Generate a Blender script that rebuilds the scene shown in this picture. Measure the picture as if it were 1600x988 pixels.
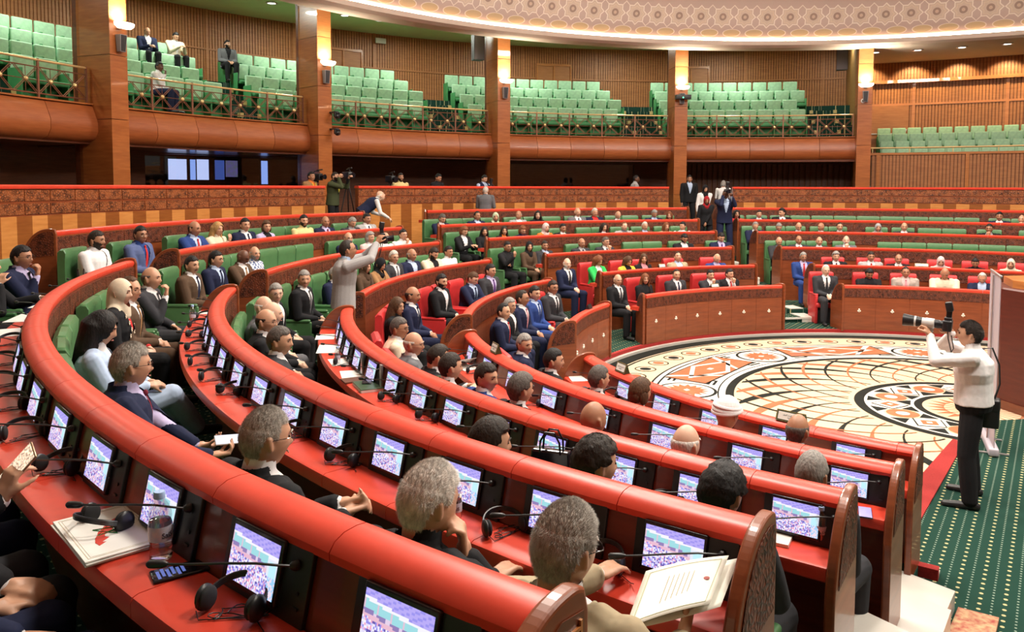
import bpy, bmesh, math, random
import numpy as np
from mathutils import Vector, Matrix, Euler
random.seed(7); np.random.seed(7)
PI = math.pi
for o in list(bpy.data.objects): bpy.data.objects.remove(o)
SC = bpy.context.scene
COL = SC.collection
def R(d): return math.radians(d)

# ---------------------------------------------------------------- camera
cd = bpy.data.cameras.new('camera'); CAM = bpy.data.objects.new('camera', cd); COL.objects.link(CAM)
cd.sensor_fit = 'HORIZONTAL'; cd.sensor_width = 36.0; cd.lens = 1231.566 * 36.0 / 1600.0
cd.shift_x = 0.0; cd.shift_y = -(494 - 368.67) / 1600.0
cd.clip_start = 0.05; cd.clip_end = 200
_yaw, _pit, _rol = R(81.6987), R(-3.5714), R(0.148)
_fw = Vector((math.cos(_pit)*math.cos(_yaw), math.cos(_pit)*math.sin(_yaw), math.sin(_pit)))
_rt = Vector((math.sin(_yaw), -math.cos(_yaw), 0)); _up = _rt.cross(_fw)
_r2 = _rt*math.cos(_rol) + _up*math.sin(_rol); _u2 = -_rt*math.sin(_rol) + _up*math.cos(_rol)
M = Matrix((( _r2.x, _u2.x, -_fw.x), (_r2.y, _u2.y, -_fw.y), (_r2.z, _u2.z, -_fw.z))).to_4x4()
M.translation = Vector((-7.6226, -9.2388, 2.9443)); CAM.matrix_world = M
SC.camera = CAM

# ---------------------------------------------------------------- exposure, world, large lights
SC.view_settings.view_transform = 'Standard'; SC.view_settings.look = 'None'
SC.view_settings.gamma = 1.0; SC.view_settings.use_curve_mapping = False
SC.view_settings.exposure = 0.32
W = bpy.data.worlds.new('hall_air'); SC.world = W; W.use_nodes = True
W.node_tree.nodes['Background'].inputs[0].default_value = (1.0, 0.86, 0.74, 1)
W.node_tree.nodes['Background'].inputs[1].default_value = 0.15
def lamp(kind, name, loc, power, color=(1, 1, 1), size=1.0, direction=(0, 0, -1), **kw):
    d = bpy.data.lights.new(name, kind); d.energy = power; d.color = color
    if kind == 'AREA':
        d.shape = kw.get('shape', 'DISK'); d.size = size
        if 'size_y' in kw: d.size_y = kw['size_y']
        if 'spread' in kw: d.spread = kw['spread']
    elif kind == 'SPOT':
        d.spot_size = kw.get('cone', 1.5); d.spot_blend = kw.get('blend', 0.6); d.shadow_soft_size = size
    else: d.shadow_soft_size = size
    o = bpy.data.objects.new(name, d); COL.objects.link(o); o.location = loc
    o.rotation_euler = Vector(direction).to_track_quat('-Z', 'Y').to_euler()
    return o
def pol(r, a, z=0.0): return Vector((r*math.cos(R(a)), r*math.sin(R(a)), z))
# unseen area lamps added in a ring under the dome to light the hall
for i in range(8):
    a = 22.5 + 45*i
    p = pol(6.5, a, 9.6)
    lamp('AREA', 'added_dome_light', p, 510, (1.0, 0.93, 0.83), 1.6, (-0.12*math.cos(R(a)), -0.12*math.sin(R(a)), -1))
# downlight rows over the galleries
for a in range(40, 181, 12):
    lamp('AREA', 'gallery_downlight_glow', pol(18.2, a, 8.08), 85, (0.95, 1.0, 0.88), 0.6, (0, 0, -1))
# hidden cornice lighting: a ring of tubes behind the plaster lip, washing the frieze
for a in range(16, 200, 4):
    o = lamp('AREA', 'cornice_tube_light', pol(15.26, a, 7.39) + Vector((1, -1, 0)), 230, (1.0, 0.88, 0.70), 1.06, (-0.30*math.cos(R(a)), -0.30*math.sin(R(a)), 1.0), shape='RECTANGLE', size_y=0.12)
    Z = -Vector((-0.30*math.cos(R(a)), -0.30*math.sin(R(a)), 1.0)).normalized(); X = Vector((-math.sin(R(a)), math.cos(R(a)), 0)); Y = Z.cross(X)
    o.matrix_world = Matrix(((X.x, Y.x, Z.x, o.location.x), (X.y, Y.y, Z.y, o.location.y), (X.z, Y.z, Z.z, o.location.z), (0, 0, 0, 1)))

# ---------------------------------------------------------------- ids
def tag(o, label=None, cat=None, group=None, kind=None):
    if label: o['label'] = label
    if cat: o['category'] = cat
    if group: o['group'] = group
    if kind: o['kind'] = kind
    return o
def empty(name, loc=(0, 0, 0), rz=0.0, label=None, cat=None, group=None):
    o = bpy.data.objects.new(name, None); COL.objects.link(o); o.empty_display_size = 0.1
    o.location = loc; o.rotation_euler = (0, 0, rz)
    return tag(o, label, cat, group)
def put(name, mesh, parent=None, loc=None, rot=None, mats=None):
    o = bpy.data.objects.new(name, mesh); COL.objects.link(o)
    if parent is not None: o.parent = parent
    if loc is not None: o.location = loc
    if rot is not None: o.rotation_euler = rot
    if mats:
        for i, m in enumerate(mats):
            o.material_slots[i].link = 'OBJECT'; o.material_slots[i].material = m
    return o
def copy_tree(o, parent=None):
    c = o.copy(); COL.objects.link(c); c.parent = parent
    for ch in list(o.children): copy_tree(ch, c)
    return c

# ---------------------------------------------------------------- materials
MATS = {}
def mat(name, color, rough=0.5, metal=0.0, spec=0.5, var=0.0, scale=20.0, bump=0.0, emit=None, estr=0.0, coat=0.0, stretch=(1, 1, 1), detail=4.0, color2=None):
    if name in MATS: return MATS[name]
    m = bpy.data.materials.new(name); m.use_nodes = True; nt = m.node_tree; N = nt.nodes; L = nt.links
    b = N['Principled BSDF']; b.inputs['Base Color'].default_value = (*color, 1)
    b.inputs['Roughness'].default_value = rough; b.inputs['Metallic'].default_value = metal
    b.inputs['Specular IOR Level'].default_value = spec; b.inputs['Coat Weight'].default_value = coat
    if emit: b.inputs['Emission Color'].default_value = (*emit, 1); b.inputs['Emission Strength'].default_value = estr
    tc = N.new('ShaderNodeTexCoord'); mp = N.new('ShaderNodeMapping'); mp.inputs['Scale'].default_value = stretch
    nz = N.new('ShaderNodeTexNoise'); nz.inputs['Scale'].default_value = scale; nz.inputs['Detail'].default_value = detail
    L.new(tc.outputs['Object'], mp.inputs[0]); L.new(mp.outputs[0], nz.inputs['Vector'])
    c2 = color2 or tuple(max(0, c*(1-var)) for c in color); c1 = color if color2 else tuple(min(1, c*(1+var)) for c in color)
    rp = N.new('ShaderNodeValToRGB'); rp.color_ramp.elements[0].color = (*c2, 1); rp.color_ramp.elements[1].color = (*c1, 1)
    rp.color_ramp.elements[0].position = 0.3; rp.color_ramp.elements[1].position = 0.7
    L.new(nz.outputs['Fac'], rp.inputs[0]); L.new(rp.outputs[0], b.inputs['Base Color'])
    if emit and color2: L.new(rp.outputs[0], b.inputs['Emission Color'])
    if bump:
        bp = N.new('ShaderNodeBump'); bp.inputs['Strength'].default_value = bump; bp.inputs['Distance'].default_value = 0.01
        L.new(nz.outputs['Fac'], bp.inputs['Height']); L.new(bp.outputs[0], b.inputs['Normal'])
    MATS[name] = m; return m
def wood(name, c1, c2, rough=0.3, coat=0.3, scale=3.0, stretch=(1, 1, 9)):
    m = mat(name, c1, rough, coat=coat, scale=scale, stretch=stretch, color2=c2, detail=6.0, bump=0.05)
    return m
def carved(name, c1, c2, scale=38.0, rough=0.45):
    if name in MATS: return MATS[name]
    m = bpy.data.materials.new(name); m.use_nodes = True; nt = m.node_tree; N = nt.nodes; L = nt.links
    b = N['Principled BSDF']; b.inputs['Roughness'].default_value = rough; b.inputs['Specular IOR Level'].default_value = 0.35
    tc = N.new('ShaderNodeTexCoord'); vo = N.new('ShaderNodeTexVoronoi'); vo.inputs['Scale'].default_value = scale
    vo.feature = 'DISTANCE_TO_EDGE'; wv = N.new('ShaderNodeTexVoronoi'); wv.inputs['Scale'].default_value = scale*0.37
    L.new(tc.outputs['Object'], vo.inputs['Vector']); L.new(tc.outputs['Object'], wv.inputs['Vector'])
    ad = N.new('ShaderNodeMath'); ad.operation = 'MULTIPLY_ADD'; ad.inputs[1].default_value = 0.35
    L.new(wv.outputs['Distance'], ad.inputs[0]); L.new(vo.outputs['Distance'], ad.inputs[2])
    rp = N.new('ShaderNodeValToRGB'); rp.color_ramp.elements[0].color = (*c1, 1); rp.color_ramp.elements[1].color = (*c2, 1)
    rp.color_ramp.elements[0].position = 0.12; rp.color_ramp.elements[1].position = 0.42
    L.new(ad.outputs[0], rp.inputs[0]); L.new(rp.outputs[0], b.inputs['Base Color'])
    bp = N.new('ShaderNodeBump'); bp.inputs['Strength'].default_value = 0.9; bp.inputs['Distance'].default_value = 0.012; bp.invert = True
    L.new(ad.outputs[0], bp.inputs['Height']); L.new(bp.outputs[0], b.inputs['Normal'])
    MATS[name] = m; return m
M_RED = mat('red_leather', (0.64, 0.052, 0.026), 0.36, spec=0.45, var=0.07, scale=9, bump=0.05)
M_RED2 = mat('red_seat_leather', (0.52, 0.028, 0.030), 0.42, var=0.08, scale=9, bump=0.05)
M_GREEN = mat('green_seat_leather', (0.062, 0.165, 0.062), 0.40, var=0.10, scale=8, bump=0.05)
M_MINT = mat('mint_gallery_fabric', (0.34, 0.56, 0.36), 0.75, var=0.10, scale=14, bump=0.03)
M_MINTD = mat('dark_green_chair_shell', (0.04, 0.22, 0.07), 0.55, var=0.1, scale=8)
M_WOOD = wood('honey_wood', (0.42, 0.135, 0.035), (0.30, 0.085, 0.02))
M_WOODL = wood('light_honey_wood', (0.52, 0.20, 0.055), (0.40, 0.135, 0.035))
M_WOODD = wood('dark_cherry_wood', (0.17, 0.045, 0.018), (0.10, 0.024, 0.010))
M_WOODM = wood('cherry_wood', (0.25, 0.062, 0.020), (0.17, 0.038, 0.012), rough=0.32, coat=0.2)
M_WOODR = wood('red_brown_desk_wood', (0.20, 0.036, 0.014), (0.13, 0.022, 0.010), rough=0.3)
M_SLAT = wood('slatted_wall_wood', (0.42, 0.165, 0.05), (0.32, 0.115, 0.032), rough=0.5, coat=0.0)
M_SLATD = wood('slatted_wall_groove', (0.20, 0.075, 0.024), (0.15, 0.05, 0.016), rough=0.7, coat=0.0)
M_CARVE = carved('carved_wood', (0.028, 0.007, 0.004), (0.15, 0.036, 0.015))
M_CARVE2 = carved('carved_wood_wall', (0.06, 0.016, 0.005), (0.32, 0.095, 0.028), scale=24)
M_BLACK = mat('black_plastic', (0.012, 0.012, 0.014), 0.4, var=0.1)
M_BLACKG = mat('black_gloss', (0.008, 0.008, 0.012), 0.12, var=0.1)
M_DGREY = mat('dark_grey_metal', (0.05, 0.05, 0.055), 0.4, 0.4)
M_SILVER = mat('silver_metal', (0.55, 0.55, 0.56), 0.3, 0.8, var=0.05)
M_GOLD = mat('brass', (0.92, 0.70, 0.34), 0.3, 0.6, var=0.05)
M_BRONZE = mat('bronze_rail_metal', (0.24, 0.10, 0.06), 0.4, 0.5, var=0.1)
M_PAPER = mat('white_paper', (0.80, 0.79, 0.74), 0.6, var=0.02)
M_MARBLE = mat('white_marble', (0.52, 0.49, 0.44), 0.2, var=0.06, scale=3)
M_CREAM = mat('cream_marble', (0.80, 0.62, 0.42), 0.12, spec=0.6, var=0.06, scale=2.5)
M_MWHITE = mat('polished_white_marble', (0.80, 0.75, 0.68), 0.12, spec=0.6, var=0.04, scale=3)
M_MORANGE = mat('orange_marble', (0.46, 0.17, 0.085), 0.14, spec=0.6, var=0.12, scale=5)
M_MBLACK = mat('black_green_marble', (0.010, 0.012, 0.010), 0.6, spec=0.1, var=0.3, scale=5)
M_PLASTER = mat('ceiling_plaster', (0.62, 0.52, 0.44), 0.8, var=0.03, scale=3)
M_CEILG = mat('green_ceiling_paint', (0.50, 0.58, 0.30), 0.8, var=0.04, scale=2)
M_GLOW = mat('lamp_glow', (1, 1, 1), 0.5, emit=(1.0, 0.96, 0.88), estr=9.0)
M_GLOWW = mat('warm_lamp_glow', (1, 1, 1), 0.5, emit=(1.0, 0.85, 0.6), estr=7.0)
M_REDCARPET = mat('red_carpet', (0.30, 0.012, 0.010), 0.9, var=0.12, scale=60, bump=0.2)
def dotted_carpet():
    m = bpy.data.materials.new('green_dotted_carpet'); m.use_nodes = True; nt = m.node_tree; N = nt.nodes; L = nt.links
    b = N['Principled BSDF']; b.inputs['Roughness'].default_value = 0.95; b.inputs['Specular IOR Level'].default_value = 0.1
    tc = N.new('ShaderNodeTexCoord'); mp = N.new('ShaderNodeMapping'); mp.inputs['Rotation'].default_value = (0, 0, R(43)); L.new(tc.outputs['Object'], mp.inputs[0])
    sx = N.new('ShaderNodeSeparateXYZ'); L.new(mp.outputs[0], sx.inputs[0])
    def mth(op, a, bb=None, c=None):
        n = N.new('ShaderNodeMath'); n.operation = op
        for i, v in enumerate((a, bb, c)):
            if v is None: continue
            if isinstance(v, (int, float)): n.inputs[i].default_value = v
            else: L.new(v, n.inputs[i])
        return n.outputs[0]
    def dots(px, py, ox, rad):
        u = mth('SUBTRACT', mth('FRACT', mth('MULTIPLY_ADD', sx.outputs[0], 1/px, ox)), 0.5)
        v = mth('SUBTRACT', mth('FRACT', mth('MULTIPLY', sx.outputs[1], 1/py)), 0.5)
        u = mth('MULTIPLY', u, px); v = mth('MULTIPLY', v, py)
        return mth('LESS_THAN', mth('ADD', mth('POWER', mth('ABSOLUTE', u), 2.0), mth('POWER', mth('ABSOLUTE', v), 2.0)), rad*rad)
    d1 = dots(0.15, 0.085, 0.0, 0.014); d2 = dots(0.15, 0.045, 0.5, 0.008)
    mx = N.new('ShaderNodeMix'); mx.data_type = 'RGBA'; mx.inputs['A'].default_value = (0.012, 0.042, 0.030, 1); mx.inputs['B'].default_value = (0.42, 0.38, 0.20, 1)
    L.new(d1, mx.inputs['Factor'])
    m2 = N.new('ShaderNodeMix'); m2.data_type = 'RGBA'; m2.inputs['B'].default_value = (0.22, 0.28, 0.22, 1); L.new(d2, m2.inputs['Factor']); L.new(mx.outputs['Result'], m2.inputs['A'])
    L.new(m2.outputs['Result'], b.inputs['Base Color']); return m
M_CARPET = dotted_carpet()

# ---------------------------------------------------------------- mesh builder
class MB:
    def __init__(s): s.v = []; s.f = []; s.m = []; s.smooth = []
    def add(s, vs, fs, mi=0, smooth=False):
        b = len(s.v); s.v += [tuple(v) for v in vs]; s.f += [tuple(b+i for i in f) for f in fs]
        s.m += [mi]*len(fs); s.smooth += [smooth]*len(fs); return s
    def box(s, c, h, mi=0, rot=None):
        vs = [Vector((sx*h[0], sy*h[1], sz*h[2])) for sx in (-1, 1) for sy in (-1, 1) for sz in (-1, 1)]
        if rot is not None: vs = [rot @ v for v in vs]
        vs = [v + Vector(c) for v in vs]
        return s.add(vs, [(0, 1, 3, 2), (4, 6, 7, 5), (0, 4, 5, 1), (2, 3, 7, 6), (0, 2, 6, 4), (1, 5, 7, 3)], mi)
    def rbox(s, c, h, r=0.01, mi=0, n=3, rot=None):   # rounded box: superellipsoid-like from offset corners
        vs = []; fs = []
        bm = bmesh.new(); bmesh.ops.create_cube(bm, size=2.0)
        for v in bm.verts: v.co = Vector((v.co.x*h[0], v.co.y*h[1], v.co.z*h[2]))
        bmesh.ops.bevel(bm, geom=bm.edges[:], offset=min(r, min(h)*0.95), segments=n, affect='EDGES', profile=0.5)
        bm.verts.index_update()
        for v in bm.verts: vs.append((rot @ v.co if rot is not None else v.co) + Vector(c))
        for f in bm.faces: fs.append([v.index for v in f.verts])
        bm.free(); return s.add(vs, fs, mi, True)
    def tube(s, pts, rad, n=8, mi=0, cap=True):
        pts = [Vector(p) for p in pts]; rr = rad if isinstance(rad, (list, tuple)) else [rad]*len(pts)
        vs = []; fs = []; prev = None
        for i, p in enumerate(pts):
            t = (pts[min(i+1, len(pts)-1)] - pts[max(i-1, 0)]); t = t.normalized() if t.length > 1e-9 else Vector((0, 0, 1))
            a = t.cross(Vector((0, 0, 1))) if prev is None else prev - t*prev.dot(t)
            if a.length < 1e-4: a = t.cross(Vector((1, 0, 0)))
            a.normalize(); prev = a; bb = t.cross(a)
            for k in range(n):
                th = 2*PI*k/n; vs.append(p + (a*math.cos(th) + bb*math.sin(th))*rr[i])
        for i in range(len(pts)-1):
            for k in range(n): fs.append((i*n+k, i*n+(k+1) % n, (i+1)*n+(k+1) % n, (i+1)*n+k))
        if cap: fs.append(tuple(range(n))[::-1]); fs.append(tuple((len(pts)-1)*n+k for k in range(n)))
        return s.add(vs, fs, mi, True)
    def lathe(s, prof, n=24, mi=0, c=(0, 0, 0)):
        vs = []; fs = []
        for (r, z) in prof:
            for k in range(n): th = 2*PI*k/n; vs.append((c[0]+r*math.cos(th), c[1]+r*math.sin(th), c[2]+z))
        for i in range(len(prof)-1):
            for k in range(n): fs.append((i*n+k, i*n+(k+1) % n, (i+1)*n+(k+1) % n, (i+1)*n+k))
        return s.add(vs, fs, mi, True)
    def sphere(s, c, r, n=12, m=8, mi=0, sc=(1, 1, 1), rot=None):
        vs = []; fs = []
        for i in range(m+1):
            ph = -PI/2 + PI*i/m
            for k in range(n):
                th = 2*PI*k/n; v = Vector((math.cos(ph)*math.cos(th)*sc[0], math.cos(ph)*math.sin(th)*sc[1], math.sin(ph)*sc[2]))*r
                if rot is not None: v = rot @ v
                vs.append(v + Vector(c))
        for i in range(m):
            for k in range(n): fs.append((i*n+k, i*n+(k+1) % n, (i+1)*n+(k+1) % n, (i+1)*n+k))
        return s.add(vs, fs, mi, True)
    def sweep(s, prof, a0, a1, da=1.0, mi=0, closed=True, smooth=True, caps=True):  # prof: (r,z) swept about the hall's axis
        n = max(1, int(math.ceil(abs(a1-a0)/da))); k = len(prof); vs = []; fs = []
        for i in range(n+1):
            a = R(a0 + (a1-a0)*i/n)
            for (r, z) in prof: vs.append((r*math.cos(a), r*math.sin(a), z))
        kk = k if closed else k-1
        for i in range(n):
            for j in range(kk): fs.append((i*k+j, i*k+(j+1) % k, (i+1)*k+(j+1) % k, (i+1)*k+j))
        if closed and caps: fs.append(tuple(range(k))[::-1]); fs.append(tuple(n*k+j for j in range(k)))
        return s.add(vs, fs, mi, smooth)
    def prism(s, poly, h0, h1, mi=0, fn=None):     # poly in (u,v), extruded along w
        fn = fn or (lambda u, v, w: (u, v, w)); k = len(poly)
        vs = [fn(u, v, h0) for u, v in poly] + [fn(u, v, h1) for u, v in poly]
        fs = [tuple(range(k))[::-1], tuple(range(k, 2*k))] + [(j, (j+1) % k, k+(j+1) % k, k+j) for j in range(k)]
        return s.add(vs, fs, mi)
    def mesh(s, name, mats, recalc=True, shade=None):
        me = bpy.data.meshes.new(name); me.from_pydata(s.v, [], s.f); me.polygons.foreach_set('material_index', s.m)
        sm = s.smooth if shade is None else [shade]*len(s.f)
        me.polygons.foreach_set('use_smooth', sm)
        for m in mats: me.materials.append(m)
        if recalc:
            bm = bmesh.new(); bm.from_mesh(me); bmesh.ops.recalc_face_normals(bm, faces=bm.faces[:]); bm.to_mesh(me); bm.free()
        if any(sm):
            try: me.set_sharp_from_angle(angle=R(42))
            except Exception: pass
        me.update(); return me
    def build(s, name, mats, parent=None, **kw):
        if not isinstance(mats, (list, tuple)): mats = [mats]
        return put(name, s.mesh(name, mats, **kw), parent)
def rot_to(parent, o):    # world-built mesh under an Empty that is not at the origin
    o.matrix_parent_inverse = parent.matrix_world.inverted(); return o
def W2(parent_loc, rz=0.0):   # inverse transform for world-built parts
    return (Matrix.Translation(Vector(parent_loc)) @ Matrix.Rotation(rz, 4, 'Z')).inverted()
def part(mb, name, mats, root):
    """world-coordinate mesh made a child of root (root's own frame kept)"""
    inv = (Matrix.Translation(root.location) @ root.rotation_euler.to_matrix().to_4x4()).inverted()
    mb.v = [tuple(inv @ Vector(v)) for v in mb.v]
    return mb.build(name, mats, root)
# ================================================================ the setting
RK = [5.455, 6.803, 8.191, 9.425, 10.635, 11.993]     # ring radius of each desk row, front to back
ZK = [1.000, 1.273, 1.554, 1.847, 2.096, 2.371]       # height of its padded rail
FK = [0.10, 0.30, 0.58, 0.88, 1.12, 1.40]             # floor the people of that row sit on
def struct(mb, name, mats, **kw): return tag(mb.build(name, mats, **kw), kind='structure')
# tiered carpet floor, one step per row
SECT = [(-179.5, -133.3), (136.3, 172.3), (90.3, 124.2), (30.0, 78.5)]
prof = [(5.40, -0.3), (5.40, FK[0])]
for k in range(6):
    r1 = (RK[k+1]-0.03) if k < 5 else 13.46
    prof.append((r1, FK[k]))
    prof.append((r1, FK[k+1] if k < 5 else 1.65))
prof += [(26.0, 1.65), (26.0, -0.3)]
mb = MB(); mb.sweep(prof, 20, 226.6, 2.0, smooth=False); struct(mb, 'floor', [M_CARPET])
# ground slab (dark marble) under the medallion and the flat green carpet towards the tribune
mb = MB(); mb.sweep([(0.001, -0.3), (0.001, -0.012), (5.40, -0.012), (5.40, -0.3)], 0, 360, 4, closed=True, caps=False, smooth=False); struct(mb, 'floor', [M_CREAM])
# --- inlaid medallion
def inlay():
    mb = MB(); lay = [0.0]
    CR, WH, OR, BK = 0, 1, 2, 3
    def disc(r0, r1, mi, z, n=144):
        vs = []; fs = []
        for i in range(n):
            a = 2*PI*i/n; vs += [(r0*math.cos(a), r0*math.sin(a), z), (r1*math.cos(a), r1*math.sin(a), z)]
        for i in range(n): j = (i+1) % n; fs.append((2*i, 2*i+1, 2*j+1, 2*j))
        mb.add(vs, fs, mi)
    def poly(pts, mi, z): mb.add([(x, y, z) for x, y in pts], [tuple(range(len(pts)))], mi)
    def at(r, a): return (r*math.cos(R(a)), r*math.sin(R(a)))
    def local(r, a):      # frame: u outward, v tangential
        ca, sa = math.cos(R(a)), math.sin(R(a))
        return lambda u, v: ((r+u)*ca - v*sa, (r+u)*sa + v*ca)
    def star(r, a, ro, ri, n, mi, z, ph=0):
        f = local(r, a); c = f(0, 0); P = []
        for i in range(2*n):
            rr = ro if i % 2 == 0 else ri; t = PI*i/n + ph; P.append(f(rr*math.cos(t), rr*math.sin(t)))
        mb.add([(x, y, z) for x, y in P] + [(c[0], c[1], z)], [(i, (i+1) % (2*n), 2*n) for i in range(2*n)], mi)
    def ring(r, a, ro, ri, mi, z, n=28, su=1.0):
        f = local(r, a); vs = []; fs = []
        for i in range(n):
            t = 2*PI*i/n
            for q in (ri, ro): x, y = f(su*q*math.cos(t), q*math.sin(t)); vs.append((x, y, z))
        for i in range(n): j = (i+1) % n; fs.append((2*i, 2*i+1, 2*j+1, 2*j))
        mb.add(vs, fs, mi)
    e = 0.0015
    disc(0.0, 5.08, CR, 0.0)
    disc(5.06, 5.33, BK, 0.0015)
    disc(0.80, 1.42, WH, e); disc(1.42, 1.55, BK, e); disc(0.70, 0.80, BK, e)
    disc(3.15, 4.34, WH, e); disc(3.15, 3.27, BK, 2*e); disc(4.34, 4.37, BK, 2*e); disc(4.24, 4.27, BK, 2*e); disc(4.99, 5.03, BK, 2*e); disc(3.36, 3.38, BK, 2*e)
    # centre: spoked star
    star(0, 0, 0.66, 0.44, 24, OR, e); disc(0, 0.44, CR, 2*e)
    for i in range(24):
        a = 15*i; f = local(0, a); poly([f(0.05, -0.004), f(0.44, -0.011), f(0.44, 0.011), f(0.05, 0.004)], OR, 3*e)
    # hub band: eight discs, eight lozenges
    for i in range(8):
        a = 43 + 45*i
        ring(1.11, a, 0.20, 0.0, OR, 3*e); ring(1.11, a, 0.085, 0.0, WH, 4*e); ring(1.11, a, 0.225, 0.20, CR, 3*e)
        f = local(1.11, a+22.5); q = 0.24
        poly([f(-q, 0), f(0, -q), f(q, 0), f(0, q)], BK, 3*e); q = 0.215
        poly([f(-q, 0), f(0, -q), f(q, 0), f(0, q)], WH, 4*e); q = 0.13
        poly([f(-q, -q*.0), f(0, -q), f(q, 0), f(0, q)], OR, 5*e); q = 0.045
        poly([f(-q, 0), f(0, -q), f(q, 0), f(0, q)], WH, 6*e)
        for s in (-1, 1):
            for t in (-1, 1):
                f = local(1.11, a + s*11.2)
                poly([f(t*0.08, 0), f(t*0.27, -0.13), f(t*0.27, 0.13)], BK, 3*e)
    # swirling blades, two opposite families
    def blade(a, tw, mi, wmax, r0=1.62, r1=3.12, z=3*e):
        L_ = []; Rr = []
        n = 14
        for i in range(n+1):
            t = i/n; r = r0 + (r1-r0)*t; ang = a + tw*(t**1.25); w = wmax*(math.sin(PI*min(1, t*0.98))**0.7)*t**2.6*1.5 + 0.011
            L_.append(at(r, ang + math.degrees(w/r))); Rr.append(at(r, ang - math.degrees(w/r)))
        vs = [(x, y, z) for x, y in L_] + [(x, y, z) for x, y in Rr]
        mb.add(vs, [(i, i+1, n+2+i, n+1+i) for i in range(n)], mi)
    for i in range(32):
        a = 11.25*i
        blade(a, 30, OR if i % 2 else BK, 0.15)
        blade(a+4, -34, BK if i % 2 else OR, 0.045, z=4*e)
    # outer frieze: eight lozenge panels and eight star panels
    for i in range(8):
        a = 88.5 + 45*i; f = local(3.81, a)
        def para(hu, hv, mi, z):
            P = [f(hu, 0), f(0, hv), f(-hu, 0), f(0, -hv)]; poly(P, mi, z)
        def rect(u0, u1, v0, v1, mi, z, f=None):
            g = f or local(3.81, a); poly([g(u0, v0), g(u0, v1), g(u1, v1), g(u1, v0)], mi, z)
        rect(-0.36, 0.36, -0.95, 0.95, BK, 3*e); rect(-0.335, 0.335, -0.92, 0.92, OR, 4*e)
        para(0.335, 0.80, WH, 5*e); para(0.26, 0.62, OR, 6*e); rect(-0.04, 0.04, -0.06, 0.06, WH, 7*e)
        for s in (-1, 1):
            poly([f(-0.335, s*0.25), f(-0.335, s*0.33), f(0.335, s*0.92), f(0.335, s*0.80)], WH, 5*e)
        b = a + 22.5
        ring(3.81, b, 0.43, 0.385, BK, 3*e, 40); ring(3.81, b, 0.385, 0.0, WH, 4*e, 40)
        star(3.81, b, 0.33, 0.22, 16, OR, 5*e); g = local(3.81, b); q = 0.05
        poly([g(-q, 0), g(0, -q*1.4), g(q, 0), g(0, q*1.4)], WH, 6*e)
        for s in (-1, 1):
            g = local(3.81, b + s*9.2)
            rect(-0.36, -0.32, -0.14, 0.14, BK, 3*e, g); rect(0.32, 0.36, -0.14, 0.14, BK, 3*e, g); rect(-0.28, -0.24, -0.14, 0.14, BK, 3*e, g); rect(0.24, 0.28, -0.14, 0.14, BK, 3*e, g)
            rect(-0.36, 0.36, s*0.10, s*0.14, BK, 3*e, g)
    # guilloche chain
    n = 56
    for i in range(n):
        a = 360*i/n
        ring(4.68, a, 0.175, 0.155, BK, 3*e, 24, 1.0); ring(4.68, a, 0.09, 0.0, OR if i % 2 else BK, 4*e, 20)
        ring(4.68, a, 0.115, 0.10, WH, 4*e, 20)
    return mb
medal = inlay()
struct(medal, 'floor', [M_CREAM, M_MWHITE, M_MORANGE, M_MBLACK], recalc=False)
# stone kerb around the round floor, red carpet riser
mb = MB(); mb.sweep([(5.32, -0.02), (5.32, 0.045), (5.40, 0.045), (5.40, -0.02)], 30, 228, 2, smooth=False); struct(mb, 'trim_1', [M_MARBLE])
mb = MB(); mb.sweep([(5.392, 0.0), (5.392, 0.104), (5.47, 0.104), (5.47, 0.0)], 30, 228, 2, smooth=False); struct(mb, 'trim_2', [M_REDCARPET])
# flat green carpet on the tribune side, with its red border
def flat(pts, z0, z1, name, m):
    mb = MB(); mb.prism(pts, z0, z1); return struct(mb, name, [m])
flat([(-0.2, -0.45), (-1.50, -1.50), (-3.3, -3.16), (-3.75, -3.70), (-9.0, -9.6), (-9.0, -16), (9, -16), (9, -0.45)], -0.02, 0.02, 'floor', M_CARPET)
flat([(-1.25, -1.08), (-2.75, -2.42), (-3.72, -3.45), (-3.78, -3.72), (-3.3, -3.28), (-1.62, -1.62), (-1.2, -1.35)], -0.01, 0.035, 'trim_3', M_REDCARPET)
# marble stair block beside the last panel of the near stand, rug strip at its foot
mb = MB(); mb.prism([(-4.02, -4.10), (-3.82, -4.45), (-4.4, -5.0), (-4.72, -4.72)], 0.02, 0.16); mb.prism([(-4.42, -4.52), (-4.2, -4.9), (-5.1, -5.8), (-5.4, -5.5)], 0.02, 0.30)
mb.prism([(-5.1, -5.2), (-4.9, -5.6), (-6.1, -6.9), (-6.3, -6.4)], 0.02, 0.58)
struct(mb, 'trim_4', [M_MARBLE])
M_RUG = mat('patterned_rug', (0.45, 0.33, 0.18), 0.95, scale=22, color2=(0.30, 0.05, 0.04))
flat([(-3.80, -4.46), (-3.62, -4.62), (-4.3, -5.3), (-4.42, -5.05)], 0.02, 0.05, 'floor', M_RUG)

M_STEP = mat('pale_step_marble', (0.78, 0.74, 0.66), 0.3, var=0.05, scale=3)
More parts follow.
